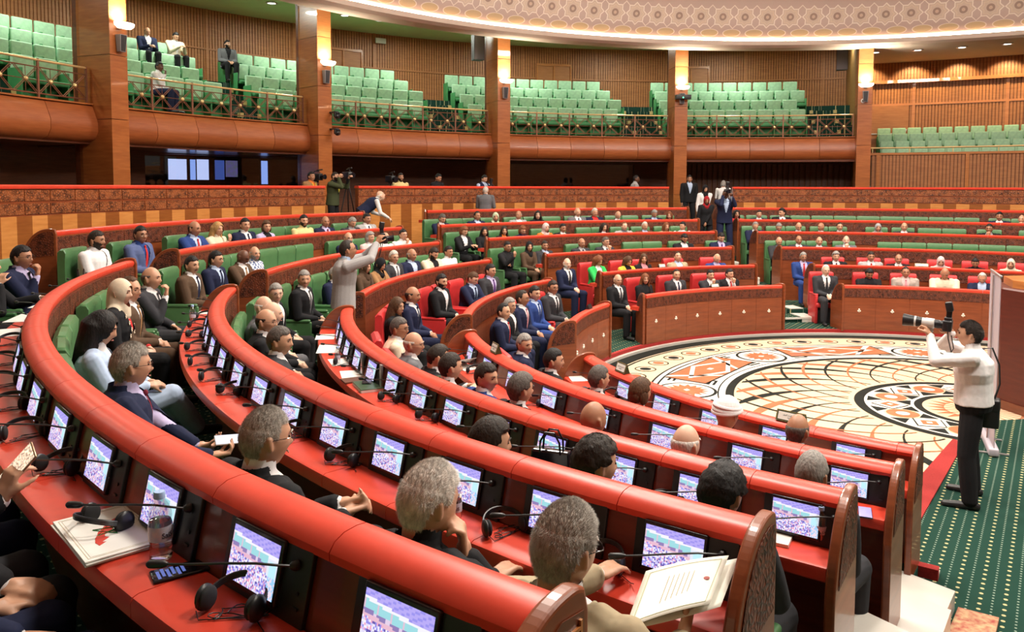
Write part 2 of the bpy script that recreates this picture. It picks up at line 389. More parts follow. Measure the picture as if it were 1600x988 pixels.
# aisle stairs: carpet treads between marble cheeks
def stairs(a, wdt, rows, name, cheek=1, off=0.0):
    u0 = pol(1, a); t0 = Vector((-u0.y, u0.x, 0)); sh = t0*off
    root = empty(name, pol(5.5, a, 0.1)+sh, R(a), 'marble aisle stairs with green carpet treads %s' % {180.0: 'between the near block and the second block', 131.5: 'between the second block and the centre block', 90.0: 'between the centre block and the right block'}[a], 'stairs', 'aisle stairs')
    u = Vector((math.cos(R(a)), math.sin(R(a)), 0)); t = Vector((-u.y, u.x, 0))
    for k in range(rows):
        tr = MB(); mb2 = MB(); mb3 = MB()
        z0 = FK[k]; z1 = FK[k+1] if k < 5 else 1.65; r1 = RK[k+1]-0.03 if k < 5 else 13.46
        zs = [z0 + (z1-z0)/2]
        for q, z in enumerate(zs):
            ra = r1-0.52; 
            def bx(mbx, v0, v1, rr0, rr1, za, zb):
                q_ = math.sqrt(max(0.1, r1*r1-off*off))-r1; P = [u*(rr0+q_)+t*v0+sh, u*(rr1+q_)+t*v0+sh, u*(rr1+q_)+t*v1+sh, u*(rr0+q_)+t*v1+sh]
                mbx.add([(p.x, p.y, za) for p in P] + [(p.x, p.y, zb) for p in P], [(0, 1, 2, 3), (4, 5, 6, 7), (0, 1, 5, 4), (1, 2, 6, 5), (2, 3, 7, 6), (3, 0, 4, 7)])
            bx(tr, -wdt*0.5, wdt*0.5-0.30, ra, r1, z0-0.01, z)
            bx(mb2, wdt*0.5-0.30, wdt*0.5, ra-0.02, r1, z0-0.01, z+0.015) if cheek > 0 else bx(mb2, -wdt*0.5, -wdt*0.5+0.30, ra-0.02, r1, z0-0.01, z+0.015)
            bx(mb3, -wdt*0.5, wdt*0.5-0.30, ra-0.03, ra, z-0.03, z+0.006)
            if k == 5: continue
            bx(mb2, wdt*0.5-0.30, wdt*0.5, r1-0.02, r1+0.42, z1-0.05, z1+0.015) if cheek > 0 else bx(mb2, -wdt*0.5, -wdt*0.5+0.30, r1-0.02, r1+0.42, z1-0.05, z1+0.015)
        part(tr, 'carpet_tread', [M_CARPET], root); part(mb2, 'marble_cheek', [M_STEP], root); part(mb3, 'marble_nosing', [M_STEP], root)
stairs(180.0, 1.0, 5, 'aisle_stairs', 1, -0.42); stairs(131.5, 0.85, 6, 'aisle_stairs'); stairs(90.0, 0.98, 6, 'aisle_stairs', -1, -0.64)

# ---- back wall of the stalls: padded red cap, two carved bands, plank base
RW = 13.46
def ringwall(a0, a1, idx):
    mb = MB(); mb.sweep([(RW, 1.40), (RW, 2.90), (RW+0.12, 2.90), (RW+0.12, 1.40)], a0, a1, 1.0, smooth=False); struct(mb, 'wall_back', [M_WOODM])
    cap = MB(); cap.sweep([(RW-0.03, 2.895), (RW-0.035, 2.93), (RW-0.01, 2.955), (RW+0.13, 2.955), (RW+0.155, 2.93), (RW+0.15, 2.895)], a0, a1, 1.0); struct(cap, 'trim_5', [M_RED])
    n = max(1, int(abs(a1-a0)/2.3)); c = MB(); f = MB()
    for i in range(n):
        b0 = a0 + (a1-a0)*(i+0.02)/n; b1 = a0 + (a1-a0)*(i+0.98)/n
        for z0, z1 in ((2.715, 2.875), (2.515, 2.675)): c.sweep([(RW-0.012, z0), (RW-0.012, z1), (RW+0.01, z1), (RW+0.01, z0)], b0, b1, 0.8, smooth=False)
    struct(c, 'trim_6', [M_CARVE2])
    pl = [MB(), MB()]; n = int(abs(a1-a0)/1.35)
    for i in range(n):
        b0 = a0 + (a1-a0)*i/n; b1 = a0 + (a1-a0)*(i+1)/n
        pl[i % 2].sweep([(RW-0.006, 1.42), (RW-0.006, 2.49), (RW+0.01, 2.49), (RW+0.01, 1.42)], b0, b1, 0.7, smooth=False)
    struct(pl[0], 'trim_7', [wood('pale_plank_wood', (0.62, 0.27, 0.075), (0.50, 0.19, 0.045))]); struct(pl[1], 'trim_8', [wood('brown_plank_wood', (0.30, 0.10, 0.022), (0.22, 0.065, 0.014))])
ringwall(133.7, 205, 0); ringwall(88.2, 129.5, 1); ringwall(28, 79.9, 2)

# ---- lower rear wall (dark, with control-room glazing) behind the colonnade
def slatwall(r, z0, z1, a0, a1, pitch=0.55, name='wall_rear', m=None, depth=0.035):
    mb = MB(); n = int((a1-a0)/pitch)
    P = []
    for i in range(n):
        b = a0 + pitch*i; P += [(r, b, 0), (r, b+pitch*0.70, 0), (r+depth, b+pitch*0.72, 1), (r+depth, b+pitch*0.98, 1)]
    vs = []; fs = []; ms = []
    for rr, b, q in P: vs += [tuple(pol(rr, b, z0)), tuple(pol(rr, b, z1))]
    for i in range(len(P)-1):
        mb_i = 1 if (P[i][2] == 1 and P[i+1][2] == 1) else 0
        fs.append((2*i, 2*i+2, 2*i+3, 2*i+1)); ms.append(mb_i)
    b = len(mb.v); mb.v += vs; mb.f += fs; mb.m += ms; mb.smooth += [False]*len(fs)
    return struct(mb, name, m or [M_SLAT, M_SLATD], recalc=False)
M_SLATLO = wood('low_wall_wood', (0.16, 0.05, 0.02), (0.10, 0.03, 0.012), rough=0.4, coat=0.1)
mb = MB()
for a0, a1 in ((62.5, 88), (104.5, 123.5), (141, 175), (175, 210)): mb.sweep([(17.6, 1.6), (17.6, 4.1), (17.75, 4.1), (17.75, 1.6)], a0, a1, 1.5, smooth=False)
for a0, a1 in ((88, 104.5), (123.5, 141)): mb.sweep([(17.6, 1.6), (17.6, 2.95), (17.75, 2.95), (17.75, 1.6)], a0, a1, 1.5, smooth=False); mb.sweep([(17.6, 3.74), (17.6, 4.1), (17.75, 4.1), (17.75, 3.74)], a0, a1, 1.5, smooth=False)
struct(mb, 'wall_rear', [M_SLATLO])
slatwall(17.56, 1.65, 4.05, 63.5, 82, 0.6, m=[M_SLATLO, M_SLATD])
def glass_mat(name, color, rough=0.02, alpha=0.25):
    m = bpy.data.materials.new(name); m.use_nodes = True; N = m.node_tree.nodes; L = m.node_tree.links
    for n in list(N): N.remove(n)
    out = N.new('ShaderNodeOutputMaterial'); mix = N.new('ShaderNodeMixShader'); t = N.new('ShaderNodeBsdfTransparent'); g = N.new('ShaderNodeBsdfGlossy')
    t.inputs[0].default_value = (*color, 1); g.inputs['Roughness'].default_value = rough; mix.inputs[0].default_value = alpha
    nz = N.new('ShaderNodeTexNoise'); nz.inputs['Scale'].default_value = 3; mr = N.new('ShaderNodeMapRange'); mr.inputs['To Min'].default_value = alpha*0.85; mr.inputs['To Max'].default_value = alpha*1.15
    L.new(nz.outputs['Fac'], mr.inputs[0]); L.new(mr.outputs[0], mix.inputs[0])
    L.new(t.outputs[0], mix.inputs[1]); L.new(g.outputs[0], mix.inputs[2]); L.new(mix.outputs[0], out.inputs[0]); return m
M_GLASS = glass_mat('window_glass', (0.75, 0.80, 0.85), alpha=0.08)
for n_, (a0, a1) in enumerate(((88, 104.5), (123.5, 141))):
    mb = MB(); mb.sweep([(17.66, 2.95), (17.66, 3.74), (17.68, 3.74), (17.68, 2.95)], a0, a1, 1.5, smooth=False); struct(mb, 'window_%d' % (n_+1), [M_GLASS])
    mb = MB(); mb.sweep([(18.9, 1.6), (18.9, 4.0), (19.0, 4.0), (19.0, 1.6)], a0-1, a1+1, 1.5, smooth=False); struct(mb, 'wall_control_room', [M_SLATD])
M_SCRB = mat('blue_control_screen', (0.1, 0.1, 0.1), 0.4, emit=(0.30, 0.42, 0.85), estr=1.25, var=0.1)
M_SCRB2 = mat('pale_control_screen', (0.1, 0.1, 0.1), 0.4, emit=(0.62, 0.66, 0.95), estr=1.25, var=0.1)
M_SCRPIC = mat('busy_picture_screen', (0.1, 0.1, 0.1), 0.4, emit=(0.5, 0.45, 0.9), estr=1.1, scale=9, color2=(0.12, 0.08, 0.25))
def cscreen(a0, a1, z0, z1, m, label):
    root = empty('wall_screen', pol(18.7, (a0+a1)/2, z0), R((a0+a1)/2-90), label, 'screen', 'control room screens')
    f = MB(); f.sweep([(18.72, z0-0.03), (18.72, z1+0.03), (18.78, z1+0.03), (18.78, z0-0.03)], a0-0.1, a1+0.1, 1, smooth=False); part(f, 'bezel', [M_BLACK], root)
    f = MB(); f.sweep([(18.70, z0), (18.70, z1), (18.72, z1), (18.72, z0)], a0, a1, 1, smooth=False); part(f, 'display', [m], root)
for (a0, a1, z0, z1, m, l) in ((135.1, 136.7, 3.11, 3.66, M_SCRB2, 'large pale screen glowing in the control room window, leftmost'), (134.3, 134.75, 3.11, 3.66, M_SCRB, 'blue strip screen beside the large pale control room screen'), (133.1, 134.15, 3.11, 3.67, M_SCRB2, 'pale blue narrow screen in the middle of the control room window'), (131.65, 132.5, 3.12, 3.66, mat('deep_blue_screen', (0.05, 0.05, 0.1), 0.4, emit=(0.06, 0.10, 0.35), estr=1.0), 'dark blue screen right of the narrow pale screen'), (130.4, 131.5, 3.2, 3.66, M_SCRPIC, 'busy screen of pictures in the control room window'), (127.5, 128.1, 3.0, 3.68, M_SCRB, 'tall blue screen at the right edge of the control room window')):
    cscreen(a0, a1, z0, z1, m, l)

# ---- colonnade
CA = [150.3, 129.0, 107.2, 84.95, 63.6, 172.0]
M_WALLLT = mat('sconce_shade', (0.9, 0.85, 0.75), 0.4, emit=(1.0, 0.88, 0.66), estr=4.0)
names = ['leftmost column in view', 'second column from the left', 'middle column of the five', 'fourth column from the left', 'rightmost column beside the slatted wall', 'column beyond the left edge']
for i, a in enumerate(CA):
    root = empty('wood_column', pol(15.5, a, 1.65), R(a), 'tall square wood clad column, ' + names[i], 'column', 'colonnade columns')
    def loc_(mb, x0, x1, y0, y1, z0, z1, mi=0): mb.box(((x0+x1)/2, (y0+y1)/2, (z0+z1)/2), ((x1-x0)/2, (y1-y0)/2, (z1-z0)/2), mi)
    zz = [0.0, 1.05, 2.60, 3.85, 5.10, 6.50]
    for j in range(5):
        mb = MB(); w = 0.205; P = [(-0.50, -w), (-0.50, w), (0.30, w), (0.55, w*0.8), (0.62, 0), (0.55, -w*0.8), (0.30, -w)]
        mb.prism(P, zz[j]+0.006, zz[j+1]-0.006); mb.build('cladding_panel', [M_WOODL if j in (0, 4) else M_WOOD], root)
    mb = MB(); loc_(mb, -0.47, 0.5, -0.19, 0.19, 0.0, 6.5); mb.build('core', [M_WOODD], root)
    # up-lighter bowl and small loudspeaker under it
    s = empty('wall_sconce', pol(14.93, a, 1.65+4.42), R(a), 'white glowing bowl uplighter on the ' + names[i], 'wall light', 'column uplighters')
    mb = MB(); prof = [(0.02, -0.06), (0.15, -0.05), (0.21, -0.0), (0.22, 0.05), (0.19, 0.05), (0.14, 0.0), (0.0, -0.02)]
    n = 20; vs = []; fs = []
    for (rr, z) in prof:
        for q in range(n): th = 2*PI*q/n; vs.append((-0.10 + 0.62*rr*math.cos(th), rr*math.sin(th), z))
    for p in range(len(prof)-1):
        for q in range(n): fs.append((p*n+q, p*n+(q+1) % n, (p+1)*n+(q+1) % n, (p+1)*n+q))
    mb.add(vs, fs, 0, True); mb.build('glass_bowl', [M_WALLLT], s)
    mb = MB(); mb.box((0.0, 0, -0.03), (0.07, 0.05, 0.025)); mb.build('bracket', [M_SILVER], s)
    if i < 5:
        sp = empty('column_loudspeaker', pol(14.90, a, 1.65+4.12), R(a), 'small grey wedge loudspeaker under the uplighter on the ' + names[i], 'loudspeaker', 'column loudspeakers')
        mb = MB(); mb.prism([(-0.05, 0.13), (0.085, 0.13), (0.075, -0.2), (-0.02, -0.2)], -0.075, 0.075, fn=lambda u, v, w: (u, w*(1+v*0.8), v)); mb.build('cabinet', [mat('grey_speaker', (0.30, 0.29, 0.30), 0.5)], sp)
        mb = MB(); mb.prism([(-0.056, 0.12), (-0.05, 0.12), (-0.022, -0.19), (-0.028, -0.19)], -0.06, 0.06, fn=lambda u, v, w: (u, w*(1+v*0.8), v)); mb.build('grille', [M_DGREY], sp)
    q = pol(14.86, a, 1.65+4.52)
    lamp('AREA', 'sconce_lamp', q, 50, (1.0, 0.88, 0.68), 0.22, (0.25*math.cos(R(a)), 0.25*math.sin(R(a)), 1), spread=2.6)

# ---- galleries
M_DRUM = [wood('balcony_wood', (0.36, 0.10, 0.028), (0.27, 0.068, 0.018), rough=0.38, coat=0.1), wood('balcony_wood_pale', (0.40, 0.118, 0.034), (0.31, 0.082, 0.022), rough=0.38, coat=0.1)]
bays = [(151.0, 171.3), (129.75, 149.6), (107.95, 128.3), (85.65, 106.5), (64.3, 84.25)]
for bi, (a0, a1) in enumerate(bays):
    bn = ['bay beyond the left edge column', 'second balcony bay from the left', 'third balcony bay from the left', 'fourth balcony bay from the left', 'rightmost balcony bay'][bi] if bi else 'leftmost balcony bay'
    n = 5 if bi else 5
    for i in range(n):
        b0 = a0 + (a1-a0)*i/n; b1 = a0 + (a1-a0)*(i+1)/n - 0.04
        mb = MB(); pr = [(15.55, 4.53), (15.50, 4.50), (15.44, 4.36), (15.37, 4.18), (15.37, 4.0), (15.45, 3.86), (15.62, 3.79), (16.2, 3.77), (16.2, 4.5)]
        mb.sweep(pr, b0, b1, 1.0, smooth=True); struct(mb, 'trim_9', [M_DRUM[i % 2]])
    mb = MB(); mb.sweep([(15.48, 4.53), (15.48, 4.56), (15.68, 4.56), (15.68, 4.53)], a0, a1, 1.0, smooth=False); struct(mb, 'trim_10', [M_WOOD])
    if bi == 4: mb = MB(); mb.sweep([(15.52, 3.765), (17.6, 3.765), (17.6, 3.9), (15.52, 3.9)], a0, a1, 1.5, smooth=False); struct(mb, 'ceiling', [M_WOODD])
    else: mb = MB(); mb.sweep([(15.6, 3.765), (17.6, 3.765), (17.6, 3.9), (15.6, 3.9)], a0, a1, 1.5, smooth=False); struct(mb, 'ceiling', [M_WOODD])
# tiered gallery floor
GR_ = [(16.35, 4.52), (17.05, 4.66), (17.75, 5.06), (18.45, 5.46), (19.15, 5.86)]
pr = [(15.62, 3.80), (15.62, 4.52), (16.75, 4.52), (16.75, 4.66), (17.45, 4.66), (17.45, 5.06), (18.15, 5.06), (18.15, 5.46), (18.85, 5.46), (18.85, 5.86), (20.6, 5.86), (20.6, 3.80)]
mb = MB(); mb.sweep(pr, 63.4, 200, 2.0, smooth=False); struct(mb, 'floor', [M_CARPET])
slatwall(20.5, 5.8, 8.25, 63.4, 200, 0.26, 'wall_gallery', depth=0.02)
# panel joints and double doors in the gallery wall
def wallstrip(a0, a1, z0, z1, r=20.47, m=None, name='trim_11'):
    mb = MB(); mb.sweep([(r, z0), (r, z1), (r+0.03, z1), (r+0.03, z0)], a0, a1, 1.0, smooth=False); return struct(mb, name, [m or M_SLAT])
for a in (66, 74, 82, 90, 98, 106, 114, 122, 130, 138, 146, 154): wallstrip(a, a+0.25, 5.86, 8.2)
wallstrip(64, 200, 7.0, 7.05); 
for i, a in enumerate((115.5, 93.0, 78.0)):
    mb = MB(); mb.sweep([(20.45, 5.86), (20.45, 7.5), (20.5, 7.5), (20.5, 5.86)], a, a+3.6, 0.9, smooth=False)
    d = struct(mb, 'door_%d' % (i+1), [M_SLAT])
    f = MB()
    for b in (a-0.12, a+1.74, a+3.6): f.sweep([(20.41, 5.86), (20.41, 7.56), (20.46, 7.56), (20.46, 5.86)], b, b+0.14, 0.9, smooth=False)
    f.sweep([(20.41, 7.5), (20.41, 7.58), (20.46, 7.58), (20.46, 7.5)], a-0.12, a+3.74, 0.9, smooth=False); f.build('door_frame', [M_WOODL], d)
# end wall of the last gallery bay (runs along a radius) with its loudspeaker
u = pol(1, 64.0); t = Vector((-u.y, u.x, 0))
def radial_wall(a, r0, r1, z0, z1, th, name, m):
    u = pol(1, a); t = Vector((-u.y, u.x, 0)); mb = MB()
    P = [u*r0-t*th/2, u*r1-t*th/2, u*r1+t*th/2, u*r0+t*th/2]
    mb.prism([(p.x, p.y) for p in P], z0, z1); return struct(mb, name, [m])
radial_wall(63.6, 15.9, 20.5, 1.65, 8.2, 0.2, 'wall_right_return', wood('golden_wall_wood', (0.33, 0.17, 0.04), (0.25, 0.12, 0.03), rough=0.5, coat=0.0))
radial_wall(199, 15.9, 20.5, 1.65, 8.2, 0.2, 'wall_left_return', M_WOOD)
# ---- right-hand public seating below the slatted wall
slatwall(16.0, 1.65, 4.03, 30, 62.7, 0.36, 'wall_right_lower', depth=0.02)
wallstrip(30, 62.7, 3.98, 4.05, 15.96, M_WOODL, 'trim_12')
for a in (61.5, 52.6, 46.5): wallstrip(a, a+0.35, 1.65, 4.0, 15.96, M_WOODL, 'trim_12')
pr = [(16.03, 3.0), (16.03, 3.24), (16.75, 3.24), (16.75, 3.52), (17.35, 3.52), (17.35, 3.80), (17.95, 3.80), (17.95, 4.03), (18.7, 4.03), (18.7, 3.0)]
mb = MB(); mb.sweep(pr, 30, 63.2, 2, smooth=False); struct(mb, 'floor', [M_CARPET])
slatwall(18.7, 4.0, 6.55, 30, 63.3, 0.30, 'wall_right', depth=0.02)
slatwall(18.55, 6.62, 7.3, 30, 63.3, 0.30, 'wall_right_upper', depth=0.02)
for z in (5.78,): wallstrip(30, 63.3, z, z+0.07, 18.67, M_WOODL, 'trim_13')
wallstrip(30, 63.3, 6.53, 6.64, 18.5, M_WOODL, 'trim_13')
for a in (57.6, 49.2, 41): wallstrip(a, a+0.3, 4.25, 6.53, 18.66, M_WOODL, 'trim_13')
d = wallstrip(58.2, 62.2, 4.28, 5.78, 18.64, M_SLAT, 'door_4')
mb = MB(); mb.tube([pol(18.58, 58.4, 4.95), pol(18.56, 58.5, 4.80), pol(18.56, 62.0, 4.80), pol(18.58, 62.1, 4.9)], 0.03, 8); mb.build('push_bar', [M_SILVER], d)
# ---- ceiling: soffit over the galleries, plaster lip ring, frieze of the dome, dome
mb = MB(); mb.sweep([(14.4, 8.2), (20.6, 8.2), (20.6, 8.3), (14.4, 8.3)], 63.4, 200, 2.0, smooth=False); struct(mb, 'ceiling', [M_CEILG])
mb = MB(); mb.sweep([(15.3, 7.24), (18.8, 7.24), (18.8, 8.3), (15.3, 8.3)], 20, 63.2, 2.0, smooth=False); struct(mb, 'ceiling', [M_PLASTER])
mb = MB(); mb.sweep([(15.08, 7.21), (14.94, 7.27), (14.94, 7.40), (15.03, 7.41), (15.07, 7.35), (15.50, 7.35), (15.50, 8.25), (15.62, 8.25), (15.62, 7.21)], 10, 205, 1.5, smooth=False); mb.v = [(x+1, y-1, z) for x, y, z in mb.v]; struct(mb, 'ceiling', [M_PLASTER])
def frieze_mat():
    m = bpy.data.materials.new('painted_star_frieze'); m.use_nodes = True; nt = m.node_tree; N = nt.nodes; L = nt.links
    b = N['Principled BSDF']; b.inputs['Roughness'].default_value = 0.8
    uv = N.new('ShaderNodeUVMap'); sx = N.new('ShaderNodeSeparateXYZ'); L.new(uv.outputs[0], sx.inputs[0])
    def mth(op, a, bb=None, c=None):
        n = N.new('ShaderNodeMath'); n.operation = op
        for i, v in enumerate((a, bb, c)):
            if v is None: continue
            if isinstance(v, (int, float)): n.inputs[i].default_value = v
            else: L.new(v, n.inputs[i])
        return n.outputs[0]
    def mx(a, bcol, f):
        n = N.new('ShaderNodeMix'); n.data_type = 'RGBA'; n.inputs['B'].default_value = (*bcol, 1)
        if isinstance(a, tuple): n.inputs['A'].default_value = (*a, 1)
        else: L.new(a, n.inputs['A'])
        L.new(f, n.inputs['Factor']); return n.outputs['Result']
    U, V = sx.outputs[0], sx.outputs[1]
    fu = mth('SUBTRACT', mth('FRACT', U), 0.5); fv = V      # one star cell per unit; V = 0 on the ring line, in cells
    rad = mth('SQRT', mth('ADD', mth('MULTIPLY', fu, fu), mth('MULTIPLY', fv, fv)))
    ang = mth('ARCTAN2', fv, fu)
    def band(x, c, w): return mth('LESS_THAN', mth('ABSOLUTE', mth('SUBTRACT', x, c)), w)
    # eight-pointed star outline = min of square and rotated square distance
    au = mth('ABSOLUTE', fu); av = mth('ABSOLUTE', fv); sq = mth('MAXIMUM', au, av)
    dg = mth('MULTIPLY', mth('ADD', au, av), 0.7071); st = mth('MINIMUM', sq, dg)
    base = mx((0.56, 0.44, 0.40), (0.64, 0.53, 0.45), mth('LESS_THAN', st, 0.30))
    base = mx(base, (0.84, 0.76, 0.68), band(st, 0.33, 0.022))
    base = mx(base, (0.72, 0.60, 0.48), band(st, 0.24, 0.014))
    base = mx(base, (0.36, 0.26, 0.22), band(rad, 0.115, 0.045))
    base = mx(base, (0.60, 0.46, 0.36), mth('LESS_THAN', rad, 0.06))
    base = mx(base, (0.84, 0.76, 0.68), mth('MULTIPLY', band(mth('SUBTRACT', au, av), 0.0, 0.022), mth('GREATER_THAN', st, 0.33)))
    # yellowish cartouches below
    c = mth('ADD', V, 0.72); fu2 = mth('SUBTRACT', mth('FRACT', mth('ADD', U, 0.5)), 0.5)
    e1 = mth('ADD', mth('POWER', mth('MULTIPLY', fu2, 2.6), 2.0), mth('POWER', mth('MULTIPLY', c, 5.5), 2.0))
    base = mx(base, (0.60, 0.47, 0.29), mth('LESS_THAN', e1, 1.0)); base = mx(base, (0.84, 0.76, 0.68), band(e1, 1.0, 0.12))
    # bottom border: lines and small ring chain
    base = mx(base, (0.74, 0.64, 0.52), mth('LESS_THAN', V, -0.93)); base = mx(base, (0.45, 0.33, 0.26), band(V, -0.93, 0.012))
    c3 = mth('ADD', V, 1.13); f3 = mth('MULTIPLY', mth('SUBTRACT', mth('FRACT', mth('MULTIPLY', U, 5.0)), 0.5), 0.2)
    r3 = mth('SQRT', mth('ADD', mth('MULTIPLY', f3, f3), mth('MULTIPLY', c3, c3)))
    base = mx(base, (0.52, 0.40, 0.32), band(r3, 0.06, 0.014)); base = mx(base, (0.50, 0.38, 0.30), band(mth('ABSOLUTE', c3), 0.12, 0.012))
    L.new(base, b.inputs['Base Color']); return m
def frieze():
    cell = 0.677; r0 = 14.7; circ_z = 8.22
    me = bpy.data.meshes.new('ceiling'); n = 180; a0, a1 = 10, 205
    prof = [(15.46, 7.36), (15.28, 7.41), (15.02, 7.52), (14.86, 7.73), (14.72, 8.06), (14.62, 8.6), (14.3, 8.95), (13.8, 9.3), (13.0, 9.7), (11.8, 10.15), (10, 10.6), (7, 11.1), (3, 11.4), (0.3, 11.5)]
    ss = [0]; 
    for i in range(1, len(prof)): ss.append(ss[-1] + math.hypot(prof[i][0]-prof[i-1][0], prof[i][1]-prof[i-1][1]))
    s0 = ss[4]; vs = []; fs = []; uvs = []
    for i in range(n+1):
        a = a0 + (a1-a0)*i/n
        for j, (r, z) in enumerate(prof): vs.append(tuple(pol(r, a, z) + Vector((1, -1, 0)))); uvs.append((R(a)*14.72/cell, (ss[j]-s0)/cell))
    k = len(prof)
    for i in range(n):
        for j in range(k-1): fs.append((i*k+j, (i+1)*k+j, (i+1)*k+j+1, i*k+j+1))
    me.from_pydata(vs, [], fs); ul = me.uv_layers.new(name='UVMap')
    for lp in me.loops: ul.data[lp.index].uv = uvs[lp.vertex_index]
    me.polygons.foreach_set('use_smooth', [True]*len(fs)); me.materials.append(frieze_mat())
    return tag(put('ceiling', me), kind='structure')
frieze()
# the rest of the shell, behind the camera, so light bounces as in a closed room
mb = MB(); mb.sweep([(20.5, 0), (20.5, 9.5), (20.7, 9.5), (20.7, 0)], 200, 380, 6, smooth=False); struct(mb, 'wall_front', [M_WOOD])
mb = MB(); mb.sweep([(0.1, 11.5), (14.0, 9.4), (20.6, 8.4), (20.6, 8.6), (0.1, 11.7)], 199, 381, 6, smooth=False); struct(mb, 'ceiling', [M_PLASTER])
mb = MB(); mb.sweep([(5.4, -0.30), (5.4, 0.0), (26, 0.0), (26, -0.30)], 226.6, 380, 4, smooth=False); struct(mb, 'floor', [M_CARPET])
# ceiling downlights
def downlight(r, a, z, lab, grp):
    o = empty('ceiling_downlight', pol(r, a, z), R(a), lab, 'downlight', grp)
    m1 = MB(); m1.lathe([(0.12, 0.0), (0.16, 0.0), (0.16, -0.025), (0.12, -0.03), (0.11, 0.0)], 16); m1.build('trim_ring', [M_SILVER], o)
    m1 = MB(); m1.lathe([(0.001, -0.012), (0.125, -0.012), (0.125, -0.004), (0.001, -0.004)], 16); m1.build('lens', [M_GLOW], o)
k = 0
for a in np.arange(68, 152, 3.72):
    if any(abs(a-c) < 0.8 for c in CA): continue
    k += 1; downlight(18.3, float(a), 8.2, 'round recessed downlight, number %d from the right in the green gallery ceiling' % k, 'gallery downlights')
for i, a in enumerate((62.3, 58.0, 53.7, 49.5, 45.3)):
    downlight(16.0, a, 7.24, 'round recessed downlight in the plaster soffit, %s from the column' % ['first', 'second', 'third', 'fourth', 'fifth'][i], 'soffit downlights')
    lamp('SPOT', 'wallwash_lamp', pol(17.75, a, 7.20), 130, (1.0, 0.76, 0.42), 0.05, (0.75*math.cos(R(a)), 0.75*math.sin(R(a)), -1), cone=R(92), blend=0.5)

M_NOSE = mat('gold_step_nosing', (0.55, 0.42, 0.16), 0.4)
for gi, (a0, a1) in enumerate(((152.2, 155.0), (130.9, 133.2), (108.1, 111.7), (85.1, 88.7), (65.2, 68.2))):
    am = (a0+a1)/2; root = empty('gallery_stairs', pol(17.2, am, 4.66), R(am), 'carpeted gallery steps with gold nosings, ' + ['leftmost flight', 'second flight from the left', 'third flight from the left', 'fourth flight from the left', 'rightmost flight'][gi], 'stairs', 'gallery stairs')
    for q, (r0, z0, z1) in enumerate(((16.75, 4.52, 4.59), (17.45, 4.66, 4.86), (18.15, 5.06, 5.26), (18.85, 5.46, 5.66))):
        mb = MB(); mb.sweep([(r0-0.32, z0-0.01), (r0-0.32, z1), (r0+0.002, z1), (r0+0.002, z0-0.01)], a0+0.15, a1-0.15, 0.8, smooth=False); part(mb, 'carpet_step', [M_CARPET], root)
        for side, (b0, b1) in enumerate(((a0+0.1, a0+0.45), (a1-0.45, a1-0.1))):
            mb = MB(); mb.sweep([(r0-0.34, z1-0.10), (r0-0.34, z1+0.015), (r0-0.20, z1+0.015), (r0-0.20, z1-0.10)], b0, b1, 0.8, smooth=False); part(mb, 'gold_nosing', [M_NOSE], root)
# ================================================================ curved desk benches
SPAN = {
 1: [(-175.1, -133.9), (-177.4, -133.2), (-179.1, -133.2), (-177.6, -133.3), (-180.9, -133.5), (-180.4, -150)],
 2: [(139.6, 161.3), (136.3, 172.8), (136.2, 172.5), (136.5, 172.7), (135.4, 171.5), (134.5, 173.6)],
 3: [(90.6, 126.2), (90.0, 122.7), (89.4, 123.9), (88.9, 127.3), (88.9, 129.0), (88.0, 125.3)],
 4: [(38, 77.4), (38, 78.8), (38, 81.0), (38, 82.2), (38, 82.9), (38, 83.5)]}
SN = {1: 'near left block', 2: 'second block', 3: 'centre block', 4: 'right block'}
RN = ['front row', 'second row', 'third row', 'fourth row', 'fifth row', 'sixth row']
STEP = [6.40, 5.43, 3.32, 2.95, 2.87]
MON0 = [-138.34, -135.09, -134.43, -134.72, -135.25]
M_SCR_BEZEL = mat('monitor_bezel', (0.012, 0.012, 0.02), 0.25, var=0.1)
